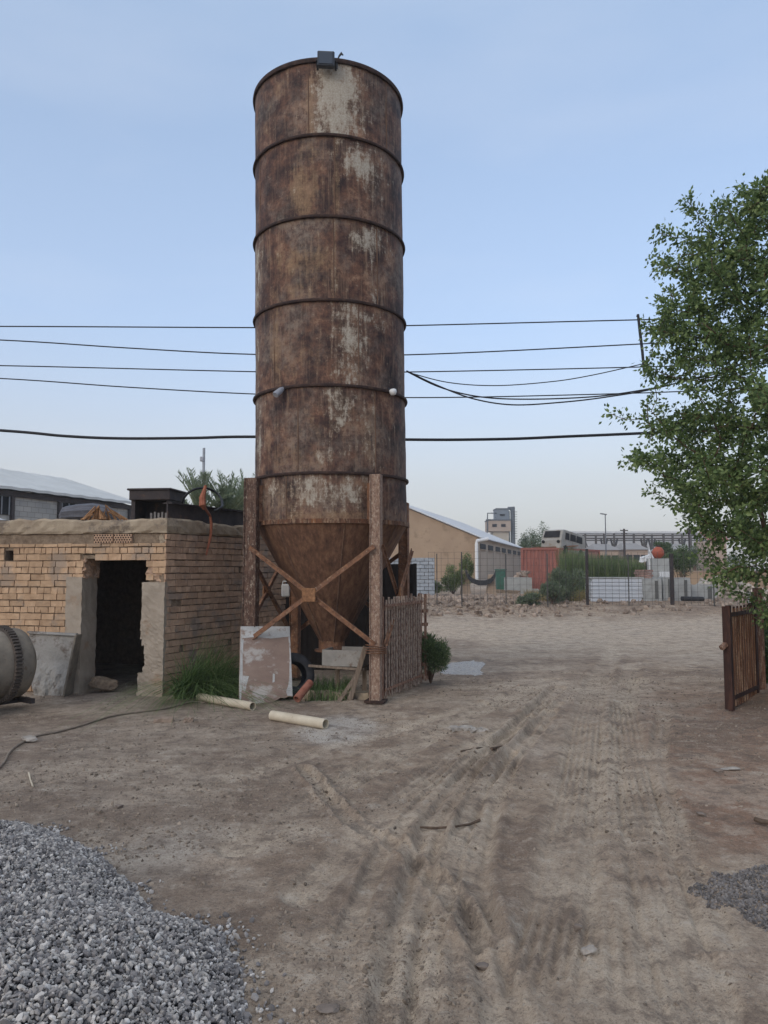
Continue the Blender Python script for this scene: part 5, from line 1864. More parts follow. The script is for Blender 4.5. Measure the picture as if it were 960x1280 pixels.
m = MB().tube([P(797.5, 393, YW - 0.05), P(800, 415, YW - 0.05), P(803, 440, YW - 0.05), P(805, 464, YW - 0.05)], [0.03, 0.035, 0.033, 0.03], 8)
m.tube([P(797.5, 393, YW - 0.06), P(796, 396, YW - 0.05)], 0.02, 6)
tag(m.build('spreader_stick', cable_m), 'dark upright stick holding the thin wires apart beside the tree', 'spreader')

# ------------------------------------------------------------------ beyond the road
def gz_at(px, D):
    return hz((px - 480) / F * D, D)


# wire mesh fence with its posts
FD = 29.5
fence = empty('wire_mesh_fence', ((640 - 480) / F * FD, FD, gz_at(640, FD)), 'square wire mesh fence on dark posts along the far side of the road', 'fence')
fx0, fx1 = (535 - 480) / F * FD, (985 - 480) / F * FD
wire_m = M('dark_wire', S(70, 68, 66), S(92, 88, 84), 6, rough=0.7, bs=20, bstr=0.05)
m = MB()
z0_, z1_ = 0.40, P(740, 690, FD).z
ncol = int((fx1 - fx0) / 0.25)
for k in range(ncol + 1):
    x = fx0 + (fx1 - fx0) * k / ncol + random.uniform(-.012, .012)
    m.box((x, FD, (z0_ + z1_) / 2), (0.0095, 0.006, z1_ - z0_))
nrow = int((z1_ - z0_) / 0.23)
for k in range(nrow + 1):
    zz_ = z0_ + (z1_ - z0_) * k / nrow
    pts = [Vector((fx0 + (fx1 - fx0) * t / 20, FD + 0.007, zz_ + random.uniform(-0.015, 0.015))) for t in range(21)]
    m.tube(pts, 0.005, 4)
m.build('wire_mesh', wire_m, fence)
for (px, py, w_) in [(546, 692, 0.035), (577, 690, 0.04), (632, 692, 0.035), (684, 692, 0.035), (733.5, 686, 0.085), (785, 692, 0.035), (839, 692, 0.12), (891, 692, 0.04), (945, 692, 0.04)]:
    x = (px - 480) / F * FD
    zt_ = P(px, py, FD).z
    MB().box((x, FD + 0.05, (zt_ + 0.2) / 2), (w_, w_, zt_ - 0.2)).build('post', wire_m if w_ < 0.08 else iron_m, fence)

# pale panels stacked behind the fence
wsheet_m = M('white_sheet_panel', S(186, 190, 196), S(208, 211, 215), 3, (0.5, 1, 6), rough=0.6, bs=20, bstr=0.1)
gsheet_m = M('grey_cement_panel', S(150, 150, 146), S(176, 176, 172), 3, rough=0.9, bs=20, bstr=0.3)


def at(px, D, z=None):
    return Vector(((px - 480) / F * D, D, gz_at(px, D) if z is None else z))


slot_m = M('dark_grey_slot', S(84, 84, 82), S(106, 106, 102), 4)
D_ = 31.0
a, b = at(738, D_), at(802, D_)
ztp, zb_ = P(770, 723, D_).z, a.z
st = empty('panel_stack', (a + b) / 2, 'stack of white ribbed sheet panels standing behind the wire fence', 'panels')
nr = 6
for k in range(nr):
    zz0 = zb_ + (ztp - zb_) * k / nr
    MB().box(((a.x + b.x) / 2 + random.uniform(-.03, .03), D_ + 0.45, zz0 + (ztp - zb_) / nr * 0.47), (b.x - a.x, 0.9, (ztp - zb_) / nr * 0.9)).build('sheet_panel', wsheet_m, st, bevel=0.01)
MB().box(((a.x + b.x) / 2, D_ + 0.45, ztp + 0.02), (b.x - a.x + 0.1, 0.95, 0.05)).build('cap_board', gsheet_m, st)
for (x0_, x1_, yt, yb, dd, lab) in [(804, 826, 723, 756, 30.8, 'grey cement panel just right of the white sheet stack'), (828, 838, 721, 756, 31.0, 'narrow grey cement panel left of the thick fence post'),
                                    (842, 862, 722, 755, 31.3, 'pale cement block right of the thick fence post'), (864, 895, 731, 752, 32.5, 'low grey cement trough behind the fence below the tree')]:
    a, b = at(x0_, dd), at(x1_, dd)
    zt_ = P(x0_, yt, dd).z
    g = empty('cement_block', (a + b) / 2, lab, 'panel')
    rough_box(((a.x + b.x) / 2, dd + 0.3, (zt_ + a.z) / 2), (b.x - a.x, 0.5, zt_ - a.z), n=6, amp=0.012, seed=int(x0_)).build('block', gsheet_m, g)
    MB().box(((a.x + b.x) / 2 + (b.x - a.x) * 0.2, dd + 0.03, (zt_ + a.z) / 2), ((b.x - a.x) * 0.16, 0.03, (zt_ - a.z) * 0.8)).build('slot', slot_m, g)
pa, pb = at(850, 30.2), at(878, 30.2)
tag(MB().cyl((pa.x, 30.2, 0.62), (pb.x, 30.3, 0.60), 0.09, seg=14).build('black_pipe', hose_m, origin=pa), 'short black pipe lying behind the fence at the right', 'pipe')

# pedestal with the orange drum
D_ = 34.0
pd = empty('concrete_pedestal', at(827, D_), 'grey concrete pedestal carrying the orange drum behind the fence', 'pedestal')
zt_ = P(827, 698, D_).z
w_ = 23 / F * D_
rough_box((at(827, D_).x, D_ + 0.4, (zt_ + 0.4) / 2), (w_, 0.8, zt_ - 0.4), n=8, amp=0.012, seed=5).build('block', gsheet_m, pd)
MB().box((at(814, D_).x, D_ + 0.3, zt_ - 0.25), (0.06, 0.06, 0.75)).build('white_corner', white_m, pd)
bz0, bz1 = P(827, 722, D_).z, P(827, 714, D_).z
cr_ = empty('white_crate', Vector((at(829, 33).x, 32.8, bz0)), 'white slatted crate leaning at the foot of the concrete pedestal', 'crate')
x0_, x1_ = at(821, 33).x, at(837, 33).x
for k in range(6):
    MB().box((x0_ + (x1_ - x0_) * (k + 0.5) / 6, 32.8, (bz0 + bz1) / 2), ((x1_ - x0_) / 6 * 0.7, 0.04, bz1 - bz0)).build('slat', white_m, cr_)
for zz_ in (bz0 + 0.05, bz1 - 0.05):
    MB().box(((x0_ + x1_) / 2, 32.84, zz_), (x1_ - x0_, 0.03, 0.05)).build('rail', white_m, cr_)
orange_m = M('faded_orange_drum', S(146, 72, 54), S(174, 94, 70), 4, rough=0.6, bs=30, bstr=0.1, spot=S(150, 82, 60), spot_scale=7, spot_at=0.6)
q = P(822.5, 690, D_ + 0.2)
rB_ = 7.2 / F * D_
dr = empty('orange_drum', (q.x, q.y, zt_), 'faded orange round drum resting on the concrete pedestal', 'drum')
MB().lathe([(0.01, -rB_ * 1.02), (rB_ * 0.5, -rB_ * 0.95), (rB_ * 0.85, -rB_ * 0.6), (rB_, -0.06), (rB_ * 1.03, 0), (rB_, 0.06), (rB_ * 0.85, rB_ * 0.6), (rB_ * 0.5, rB_ * 0.95), (rB_ * 0.2, rB_ * 1.03), (0.01, rB_ * 1.05)], (q.x, q.y, zt_ + rB_ * 1.0), 28, axis=(0.1, -0.2, 1)).build('shell', orange_m, dr, smooth=True)
MB().lathe([(rB_ * 1.0, -0.03), (rB_ * 1.06, -0.03), (rB_ * 1.06, 0.03), (rB_ * 1.0, 0.03)], (q.x, q.y, zt_ + rB_), 28, axis=(0.1, -0.2, 1), closed=True).build('seam_band', orange_m, dr)
MB().lathe([(0.0, 0), (0.08, 0), (0.08, 0.08), (0.0, 0.08)], (q.x + 0.02, q.y, zt_ + 2 * rB_), 12).build('cap', iron_m, dr)
tag(MB().tube([P(811, 687, 33.6), P(813.5, 692, 33.6), P(816.5, 698, 33.6)], 0.035, 6).build('white_stick', white_m), 'white stick leaning beside the orange drum', 'stick')
tag(rough_box(at(806, 35.5) + Vector((0, 0, P(806, 698, 35.5).z - gz_at(806, 35.5))), (0.42, 0.3, 0.22), (1, 0.2, 0.3), n=6, amp=0.03, seed=8).build('white_sack', white_m), 'white sack draped over a post between reeds and pedestal', 'sack')
tag(MB().bar(at(808, 35.6), P(808, 699, 35.6), 0.06, 0.06).build('sack_post', iron_m), 'dark post holding the white sack', 'post')
D_ = 33.2
a = at(792, D_)
bs_ = empty('brick_stack', at(802, D_), 'low stack of reddish bricks above the white sheet stack', 'bricks')
zt_, zb_ = P(800, 712, D_).z, P(800, 724, D_).z
bm_ = M('reddish_brick', S(132, 104, 94), S(158, 130, 118), 9, island=0.2, bs=30, bstr=0.3)
m = MB()
for r in range(4):
    for k in range(4):
        m.box((a.x + 0.1 + 0.175 * k + 0.05 * (r % 2), D_, zb_ + (r + 0.5) * (zt_ - zb_) / 4), (0.16, 0.3, (zt_ - zb_) / 4 * 0.88))
m.build('bricks', bm_, bs_)
MB().box((a.x + 0.35, D_, (zb_ + a.z) / 2), (0.75, 0.5, zb_ - a.z)).build('plinth', mort_m, bs_)
jc = Gh(739, 762)
jr = empty('jerrycan', jc, 'yellow plastic jerrycan on the dirt bank in front of the fence', 'jerrycan')
yel = M('yellow_plastic', S(196, 168, 60), S(216, 190, 86), 5, rough=0.5, bs=20, bstr=0.1)
MB().box(jc + Vector((0, 0, 0.12)), (0.22, 0.16, 0.24), (1, 0.3, 0)).build('body', yel, jr, bevel=0.03)
MB().tube([jc + Vector((-0.07, 0, 0.23)), jc + Vector((-0.05, 0, 0.29)), jc + Vector((0.04, 0, 0.29)), jc + Vector((0.06, 0, 0.23))], 0.018, 6).build('handle', yel, jr)
MB().cyl(jc + Vector((0.09, 0.02, 0.23)), jc + Vector((0.10, 0.02, 0.27)), 0.025, seg=10).build('cap', white_m, jr)
q = Gh(809, 764)
m = MB()
for d in ((-0.25, 0, 0.30), (-0.1, 0.1, 0.34), (0.12, 0, 0.25), (0.28, -0.05, 0.14), (-0.2, 0.1, 0.12)):
    m.tube([q, q + Vector(d) * 0.5 + Vector((0.04, 0, 0.03)), q + Vector(d)], [0.06, 0.05, 0.02], 6)
tag(m.build('dead_stump', stick_m, origin=q), 'black dead root stump on the far road edge below the pedestal', 'stump')

# reeds, bushes
n = 9000
rx = rng.uniform(0, 1, n)
dy = rng.uniform(36, 40, n)
pxr = 702 + 106 * rx
x = (pxr - 480) / F * dy
top = np.interp(pxr, [700, 715, 740, 770, 800, 810], [684, 686, 692, 694, 698, 706])
zb_ = hgt(x, dy, False)
zt_ = 1.75 + (712 - top) / F * dy
ht = (zt_ - zb_) * rng.uniform(0.55, 1.08, n)
V, Fc = blades(np.stack([x, dy, zb_], 1), ht, rng.uniform(0.012, 0.026, n), rng.uniform(0.05, 0.25, n), droop=0.5, nseg=3)
tag(np_mesh('reeds', V, Fc, reed_leaf, origin=(11, 38, 0.4)), 'bed of tall grey green reeds behind the wire fence', 'reeds', kind='stuff')
for k, (px, py, D_, rx_, rz_, n_, mt, lab) in enumerate([
    (706, 728, 31.5, 0.75, 0.95, 6000, grey_leaf, 'tall grey green bush in front of the red container corner'),
    (690, 741, 30.3, 0.55, 0.40, 3500, grey_leaf, 'low spreading grey green bush left of the tall one'),
    (663, 752, 30.0, 0.50, 0.28, 2500, grey_leaf, 'small sparse bush growing on the rubble bank'),
    (566, 722, 38.0, 0.75, 0.75, 4500, weed_leaf, 'green weed bush between the grey block wall and the belt'),
    (585, 712, 39.5, 0.40, 0.95, 3000, weed_leaf, 'upright green weed directly behind the left concrete stub'),
    (540, 735, 37.0, 0.50, 0.30, 2000, weed_leaf, 'low weed at the foot of the grey block wall'),
    (850, 700, 36.0, 0.80, 0.70, 4500, bush_leaf, 'green bush right of the pedestal with the orange drum'),
    (832, 688, 40.0, 0.70, 0.60, 3000, far_leaf, 'dark bush just behind the orange drum')]):
    c_ = P(px, py, D_)
    leafy('bush', (c_.x, c_.y, c_.z), (rx_, rx_, rz_), n_, mt, lab, 'bush', (0.11, 0.02), 10, 0.02, 60 + k, ground=gz_at(px, D_), upright=0.9)
n = 1600
pxr, dy = rng.uniform(655, 732, n), rng.uniform(31, 36, n)
x = (pxr - 480) / F * dy
V, Fc = blades(np.stack([x, dy, hgt(x, dy, False)], 1), rng.uniform(0.15, 0.5, n), rng.uniform(0.01, 0.02, n), rng.uniform(0.2, 0.7, n), droop=0.6, nseg=3)
tag(np_mesh('dry_grass', V, Fc, leaf_mat('straw_blade', S(128, 112, 70), S(156, 136, 90), S(120, 124, 80)), origin=(7, 33, 0.4)), 'strip of yellowed dry grass at the foot of the red container', 'grass', kind='stuff')

# grey block wall
D_ = 36.0
bw = M('pale_block', S(142, 148, 154), S(172, 176, 180), 5, island=0.12, bs=20, bstr=0.3)
a, b = at(466, D_), at(543, D_)
zt_ = P(530, 697, D_).z
gw = empty('block_wall', (a + b) / 2, 'stack of pale blue grey concrete blocks behind the silo gate', 'block stack')
m = MB()
nr = 11
for r in range(nr):
    z_ = a.z - 0.05 + (zt_ - a.z + 0.05) * (r + 0.5) / nr
    x = a.x - (0.2 if r % 2 else 0)
    while x < b.x - 0.05:
        l = min(0.4, b.x - x)
        m.box((x + l / 2, D_ + random.uniform(-.012, .012), z_), (l - 0.02, 0.2, (zt_ - a.z) / nr * 0.9))
        x += 0.4
m.build('blocks', bw, gw)
MB().box(((a.x + b.x) / 2, D_ + 0.13, (zt_ + a.z) / 2 - 0.03), (b.x - a.x - 0.03, 0.1, zt_ - a.z - 0.05)).build('joint_core', mort_m, gw)

# belt hanging between two stubs, bin, trough
D_ = 38.0
stub_m = M('tan_concrete', S(140, 120, 102), S(170, 150, 130), 4, bs=20, bstr=0.4)
for (x0_, x1_, yt, lab) in ((574, 589, 713, 'left tan concrete stub tapering upward with a belt hung from it'), (606, 621, 718, 'right tan concrete stub where the hanging belt ends')):
    a, b = at(x0_, D_), at(x1_, D_)
    zt_ = P(x0_, yt, D_).z
    w_ = b.x - a.x
    m = MB().hexa([Vector((a.x, D_ - .25, 0.2)), Vector((b.x, D_ - .25, 0.2)), Vector((b.x, D_ + .25, 0.2)), Vector((a.x, D_ + .25, 0.2)),
                   Vector((a.x + w_ * .25, D_ - .15, zt_)), Vector((b.x - w_ * .3, D_ - .15, zt_)), Vector((b.x - w_ * .3, D_ + .15, zt_)), Vector((a.x + w_ * .25, D_ + .15, zt_))])
    tag(m.build('concrete_stub', stub_m, origin=(a + b) / 2, bevel=0.03), lab, 'concrete stub')
m = MB()
pts = [P(x, y, D_ - 0.3) for x, y in [(582, 713), (584, 720), (590, 726), (598, 729), (607, 729), (614, 726), (618, 721), (619, 717)]]
vs, fs = [], []
for q in pts:
    for e in ((-0.1, 0.14), (0.1, 0.14), (0.1, -0.10), (-0.1, -0.10)):
        vs.append((q.x, q.y + e[0], q.z + e[1]))
for i in range(len(pts) - 1):
    for j in range(4):
        fs.append((i * 4 + j, i * 4 + (j + 1) % 4, (i + 1) * 4 + (j + 1) % 4, (i + 1) * 4 + j))
fs += [(3, 2, 1, 0), tuple(len(pts) * 4 - 4 + j for j in range(4))]
m.add(vs, fs)
tag(m.build('rubber_belt', rub, origin=pts[3]), 'sagging black rubber belt slung between two tan concrete stubs', 'belt')
D_ = 41.0
gcol = M('green_paint', S(52, 92, 78), S(74, 112, 96), 4, rough=0.6, bs=20, bstr=0.15, spot=S(70, 84, 74), spot_scale=5, spot_at=0.6)
a, b = at(620, D_), at(632, D_)
zt_ = P(626, 713, D_).z
bn = empty('green_bin', (a + b) / 2, 'dark green steel bin beside the concrete trough', 'bin')
MB().hexa([Vector((a.x + .04, D_, a.z)), Vector((b.x - .04, D_, a.z)), Vector((b.x - .04, D_ + .5, a.z)), Vector((a.x + .04, D_ + .5, a.z)), Vector((a.x, D_ - .04, zt_)), Vector((b.x, D_ - .04, zt_)), Vector((b.x, D_ + .54, zt_)), Vector((a.x, D_ + .54, zt_))]).build('body', gcol, bn, bevel=0.02)
MB().box(((a.x + b.x) / 2, D_ + 0.25, zt_ + 0.04), (b.x - a.x + 0.06, 0.64, 0.06)).build('lid', gcol, bn)
for x in (a.x + 0.08, b.x - 0.08):
    MB().box((x, D_ - 0.02, (a.z + zt_) / 2), (0.04, 0.04, (zt_ - a.z) * 0.8)).build('rib', gcol, bn)
D_ = 40.0
a, b = at(633, D_), at(664, D_)
zt_ = P(640, 722, D_).z
ct = empty('concrete_trough', (a + b) / 2, 'grey concrete trough in front of the red container', 'trough')
for y_ in (D_, D_ + 1.2):
    MB().box(((a.x + b.x) / 2, y_, (zt_ + 0.3) / 2), (b.x - a.x, 0.12, zt_ - 0.3)).build('long_wall', gsheet_m, ct)
m = MB()
for x in (a.x + 0.06, b.x - 0.06):
    m.box((x, D_ + 0.6, (zt_ + 0.3) / 2), (0.12, 1.07, zt_ - 0.31))
m.build('end_wall', gsheet_m, ct)
n = 120
pos = np.stack([rng.uniform(at(640, 44).x, at(657, 44).x, n), rng.uniform(43, 45.5, n), np.zeros(n)], 1)
tt = (pos[:, 0] - pos[:, 0].min()) / np.ptp(pos[:, 0])
pos[:, 2] = 0.5 + rng.uniform(0, 1, n) * (0.4 + 0.9 * tt)
tag(stones('rubble', pos, rng.uniform(0.08, 0.2, n), rub_m, (7, 44, 0.5)), 'heap of pale rubble leaning on the red container behind the trough', 'rubble', kind='stuff')
for (x0_, x1_, py, lab, mt, sd_) in [(622, 648, 741, 'dark flat slab lying on the rubble beside the green bin', mort_m, 3), (640, 672, 738, 'pale flat concrete slab on the rubble in front of the trough', gsheet_m, 4)]:
    q = Gh((x0_ + x1_) / 2, py + 4)
    w_ = (x1_ - x0_) / F * q.y
    tag(rough_box((q.x, q.y, q.z + 0.2), (w_, 0.7, 0.14), (1, 0.1, -0.05), n=8, amp=0.02, seed=sd_).build('flat_slab', mt, origin=q), lab, 'slab')

# shipping container
D_ = 46.0
red_m = M('red_container_paint', S(140, 88, 76), S(162, 106, 94), 4, (1, 1, 0.5), rough=0.75, bs=15, bstr=0.2, spot=S(112, 68, 56), spot_scale=6, spot_at=0.62)
a, b = at(652, D_), at(698.5, D_)
zt_ = P(670, 685, D_).z
z0_ = zt_ - 2.6
con = empty('shipping_container', (a + b) / 2, 'faded red shipping container with corrugated end behind bushes', 'container')
ed = (b - a).normalized()
ed = Vector((ed.x, 0.04, 0)).normalized()
ld = Vector((0.62, 0.785, 0))
wC, lC = (b - a).length, 6.0


def corr(A, d, L, nrm, n_, z0, z1, mb):
    vs, fs = [], []
    k_ = 0
    prof = []
    for i in range(n_):
        u0_ = L * i / n_
        st_ = L / n_
        prof += [(u0_, 0), (u0_ + st_ * 0.35, 0), (u0_ + st_ * 0.5, -0.04), (u0_ + st_ * 0.85, -0.04)]
    prof.append((L, 0))
    for (u_, o_) in prof:
        q = A + d * u_ + nrm * o_
        vs += [(q.x, q.y, z0), (q.x, q.y, z1)]
    for i in range(len(prof) - 1):
        fs.append((2 * i, 2 * i + 2, 2 * i + 3, 2 * i + 1))
    mb.add(vs, fs)


a0 = Vector((a.x, a.y, 0))
b0 = a0 + ed * wC
c0 = b0 + ld * lC
d0 = a0 + ld * lC
m = MB()
corr(a0, ed, wC, Vector((ed.y, -ed.x, 0)), 10, z0_ + 0.1, zt_ - 0.08, m)
m.build('end_panel', red_m, con)
m = MB()
corr(b0, ld, lC, Vector((ld.y, -ld.x, 0)), 22, z0_ + 0.1, zt_ - 0.08, m)
sp = m.build('side_panel', M('pinkish_container_paint', S(160, 112, 102), S(182, 136, 126), 4, rough=0.75, bs=15, bstr=0.2), con)
m = MB()
corr(d0, -ld, lC, Vector((-ld.y, ld.x, 0)), 22, z0_ + 0.1, zt_ - 0.08, m)
m.build('side_panel', red_m, con)
m = MB()
m.slab([Vector((q.x, q.y, zt_ - 0.08)) for q in (a0, b0, c0, d0)], 0.06)
m.build('roof', red_m, con)
for q in (a0, b0, c0, d0):
    MB().box((q.x, q.y, (z0_ + zt_) / 2), (0.12, 0.12, zt_ - z0_ + 0.02), ed).build('corner_post', red_m, con)
m = MB()
for (q, r_) in ((a0, b0), (b0, c0), (d0, c0)):
    for z_ in (z0_ + 0.06, zt_ - 0.05):
        m.bar(Vector((q.x, q.y, z_)), Vector((r_.x, r_.y, z_)), 0.09, 0.12)
m.build('rail', red_m, con)
rp_ = empty('rusty_plate', (a0 + b0) / 2 + ld + Vector((0, 0, zt_)), 'heap of rusty scrap plate on the container roof under the wrecked van', 'scrap')
for k in range(4):
    MB().box(a0 + ed * (1.0 + 0.35 * k) + ld * (0.8 + 0.4 * k) + Vector((0, 0, zt_ + 0.05 + 0.035 * k)), (1.2 - 0.15 * k, 1.0, 0.05), ed + Vector((0, 0, 0.04 * (k % 2)))).build('plate', brace_m, rp_)

# wrecked van
van_m = M('dirty_white_paint', S(138, 134, 126), S(168, 164, 156), 3, rough=0.6, bs=15, bstr=0.1, spot=S(140, 128, 114), spot_scale=3, spot_at=0.58)
vf = Vector((-0.62, -0.785, 0)).normalized()      # the nose points to the left of the picture and towards us
vr = Vector((-vf.y, vf.x, 0))                     # its right-hand side as the picture shows it
vz = zt_ - 0.27
vbase = P(689, 700, 46.7)
van = empty('wrecked_van', Vector((vbase.x, vbase.y, zt_)), 'stripped white van body tilted on top of the red container', 'van')
tilt = 0.10


def vp(f, r, z):
    """f metres back from the nose, r across, z up"""
    f, r, z = f * 0.8, r * 0.8, z * 0.8
    q = Vector((vbase.x, vbase.y, 0)) - vf * f + vr * r
    return Vector((q.x, q.y, vz + z - tilt * (f - 1.0)))


side = [(0.0, 0.1), (4.4, 0.1), (4.45, 1.2), (4.35, 1.62), (3.9, 1.72), (0.7, 1.72), (0.42, 1.63), (0.08, 0.95), (0.0, 0.85)]
W2 = 0.82
m = MB()
Lft, Rgt = [vp(f, -W2, z) for f, z in side], [vp(f, W2, z) for f, z in side]
k = len(side)
m.add(Lft + Rgt, [tuple(range(k)), tuple(range(2 * k - 1, k - 1, -1))] + [(i, k + i, k + (i + 1) % k, (i + 1) % k) for i in range(k)])
m.build('body', van_m, van, bevel=0.04)
hole_m = M('dark_interior', S(26, 26, 28), S(40, 38, 38), 4, rough=0.8, bs=10, bstr=0.05)
for sgn in (-1, 1):
    def wq(f0, f1, z0, z1, sl=0.0):
        off = 0.012
        def yy_(z):
            return (W2 + off) * sgn
        return [vp(f0 - sl, yy_(z0), z0), vp(f1, yy_(z0), z0), vp(f1, yy_(z1), z1), vp(f0, yy_(z1), z1)]
    for (f0, f1) in ((0.85, 1.45), (1.7, 2.6), (2.8, 3.8)):
        q4 = wq(f0, f1, 0.98, 1.50, 0.12)
        m = MB().slab(q4, 0.012 if sgn > 0 else -0.012)
        wn = m.build('window', hole_m, van)
    for f_ in (0.75, 3.5):
        MB().lathe([(0.02, -0.08), (0.26, -0.08), (0.27, 0), (0.26, 0.08), (0.02, 0.08)], vp(f_, 0.76 * sgn, 0.2), 24, axis=vr).build('wheel_arch', hole_m, van, smooth=False)
ws = [vp(0.126, -0.66, 1.04), vp(0.126, 0.66, 1.04), vp(0.385, 0.62, 1.56), vp(0.385, -0.62, 1.56)]
nn_ = (ws[1] - ws[0]).cross(ws[3] - ws[0]).normalized()
nn_ = nn_ if nn_.dot(vf) > 0 else -nn_
MB().slab([q + nn_ * 0.03 for q in ws], 0.01).build('windscreen', hole_m, van)
MB().box(vp(-0.05, 0, 0.2), (0.1, 1.3, 0.12), vf).build('bumper', van_m, van)
for r_ in (-0.62, 0.62):
    MB().lathe([(0.01, 0), (0.1, 0), (0.1, 0.03), (0.01, 0.04)], vp(-0.01, r_, 0.72), 14, axis=vf).build('headlight', hole_m, van)

# ------------------------------------------------------------------ buildings farther off
tan_m = M('tan_render', S(152, 128, 104), S(170, 146, 120), 0.35, rough=0.95, bs=6, bstr=0.15, spot=S(140, 118, 94), spot_scale=0.8, spot_at=0.6)
greyw_m = M('grey_render', S(160, 142, 124), S(180, 162, 144), 0.25, rough=0.95, bs=6, bstr=0.15)
roof_m = M('white_sheet_roof', S(190, 190, 190), S(210, 210, 210), 0.6, (1, 1, 1), rough=0.85, bs=3, bstr=0.1)
glass_m, gn2, gb2 = new_mat('dark_window_glass')
gb2.inputs['Base Color'].default_value = S(22, 23, 25)
gb2.inputs['Roughness'].default_value = 0.75
gb2.inputs['Specular IOR Level'].default_value = 0.15


def shed_building(name, label, cat, c_near, dside, depth_dir, Ls, Wd, z0, ze, zr, wall, gable, roofm, over=0.4, rib=1.0):
    """gabled shed: near eave corner, direction along the side wall, direction across the gable"""
    g = empty(name, (c_near.x, c_near.y, z0), label, cat)
    A = Vector((c_near.x, c_near.y, 0))
    B = A + dside * Ls
    Dn = A + depth_dir * Wd
    E = B + depth_dir * Wd
    Z = Vector((0, 0, 1))
    mid = depth_dir * Wd / 2
    MB().slab([A + Z * z0, B + Z * z0, B + Z * ze, A + Z * ze], -0.2 if (B - A).cross(Z).y < 0 else 0.2).build('side_wall', wall, g)
    for (q, s_) in ((A, 1), (B, -1)):
        m = MB()
        q = q + dside * 0.0
        pts = [q + Z * z0, q + depth_dir * Wd + Z * z0, q + depth_dir * Wd + Z * ze, q + mid + Z * zr, q + Z * ze]
        off = dside * (0.2 * s_)
        q0 = [p_ + off * 0.012 for p_ in pts]
        q1 = [p_ + off for p_ in pts]
        m.add(q0 + q1, [(0, 1, 2, 3, 4), (9, 8, 7, 6, 5)] + [(i, 5 + i, 5 + (i + 1) % 5, (i + 1) % 5) for i in range(5)])
        m.build('gable_wall', gable, g)
    MB().slab([Dn + Z * z0, E + Z * z0, E + Z * ze, Dn + Z * ze], 0.2).build('rear_wall', wall, g)
    sl = (zr - ze) / (Wd / 2)
    for (e0, sgn) in ((A, 1), (Dn, -1)):
        m = MB()
        lo = e0 - depth_dir * over * sgn - dside * over
        hi = A + mid - dside * over
        n_ = int((Ls + 2 * over) / rib)
        vs, fs = [], []
        for i in range(n_ + 1):
            for (o_) in (0.0, 0.12):
                zz_ = 0.03 if (i % 2) else 0.0
                t_ = (Ls + 2 * over) * i / n_
                for k_, (q, zq) in enumerate(((lo, ze - sl * over + 0.1), (hi, zr + 0.1))):
                    p_ = q + dside * t_
                    vs.append((p_.x, p_.y, zq + zz_ + o_))
        for i in range(n_):
            b_ = i * 4
            fs += [(b_, b_ + 1, b_ + 5, b_ + 4), (b_ + 2, b_ + 6, b_ + 7, b_ + 3), (b_, b_ + 4, b_ + 6, b_ + 2), (b_ + 1, b_ + 3, b_ + 7, b_ + 5)]
        fs += [(0, 2, 3, 1), (n_ * 4, n_ * 4 + 1, n_ * 4 + 3, n_ * 4 + 2)]
        m.add(vs, fs)
        m.build('roof', roofm, g)
    return g


# tan warehouse in the middle distance
cT = P(598, 672, 90.0)
zeT = cT.z
eT = P(654, 687, 140.0)
dS = Vector((eT.x - cT.x, 50.0, 0))
LsT = dS.length
dS.normalize()
dG = Vector((-dS.y, dS.x, 0))
gT = shed_building('tan_warehouse', 'tan gabled warehouse with a white sheet roof and a row of small dark windows', 'warehouse', cT, dS, dG, LsT, 22.0, 0.3, zeT, zeT + 4.7, greyw_m, tan_m, roof_m, 0.5)
nS = Vector((dS.y, -dS.x, 0))
for px in (603.5, 613, 622, 629.5, 636.5, 643, 648.5):
    r_ = ray(px, 683)
    det = r_.x * dS.y - r_.y * dS.x
    t_ = (cT.x * dS.y - cT.y * dS.x) / det
    q = Vector((r_.x * t_, r_.y * t_, 0))
    wv = MB().box(q + nS * 0.02 + Vector((0, 0, zeT - 0.95)), (4.3, 0.1, 0.62), dS).build('window', glass_m, gT)
    MB().box(q + nS * 0.09 + Vector((0, 0, zeT - 1.37)), (4.5, 0.16, 0.06), dS).build('sill', greyw_m, wv)
pp0 = cT + nS * 0.2 + Vector((0, 0, 0))
MB().tube([Vector((pp0.x + 0.9, pp0.y - 0.3, zeT - 0.15)), Vector((pp0.x - 0.45, pp0.y - 0.6, zeT - 0.4)), Vector((pp0.x - 0.5, pp0.y - 0.6, zeT - 0.8)), Vector((pp0.x - 0.5, pp0.y - 0.6, 0.6))], 0.2, 10).build('downpipe', white_m, gT)
MB().box(cT + dG * 0.9 - dS * 0.05 + Vector((0, 0, (zeT - cT.z) - 2.4)), (0.1, 0.1, 0.1), dG).build('bracket', iron_m, gT)

# block warehouse behind the shed on the left
cL = P(0, 612, 31.0)
eL = P(162, 630.5, 38.5)
dL = Vector((eL.x - cL.x, eL.y - cL.y, 0)).normalized()
zeL = cL.z
c0L = Vector((cL.x, cL.y, 0)) - dL * 8
LL = (Vector((eL.x, eL.y, 0)) - c0L).length
nL = Vector((dL.y, -dL.x, 0))
blk_m, bn_, bb_ = new_mat('grey_blockwork')
tcb = N(bn_, 'ShaderNodeTexCoord').outputs['Object']
rot_ = N(bn_, 'ShaderNodeMapping')
rot_.inputs['Rotation'].default_value = (R(90), 0, 0)
br_ = N(bn_, 'ShaderNodeTexBrick')
sepb = N(bn_, 'ShaderNodeSeparateXYZ')
bn_.links.new(tcb, sepb.inputs[0])
cmb = N(bn_, 'ShaderNodeCombineXYZ')
bn_.links.new(math_n(bn_, 'ADD', math_n(bn_, 'MULTIPLY', sepb.outputs[0], dL.x), math_n(bn_, 'MULTIPLY', sepb.outputs[1], dL.y)), cmb.inputs[0])
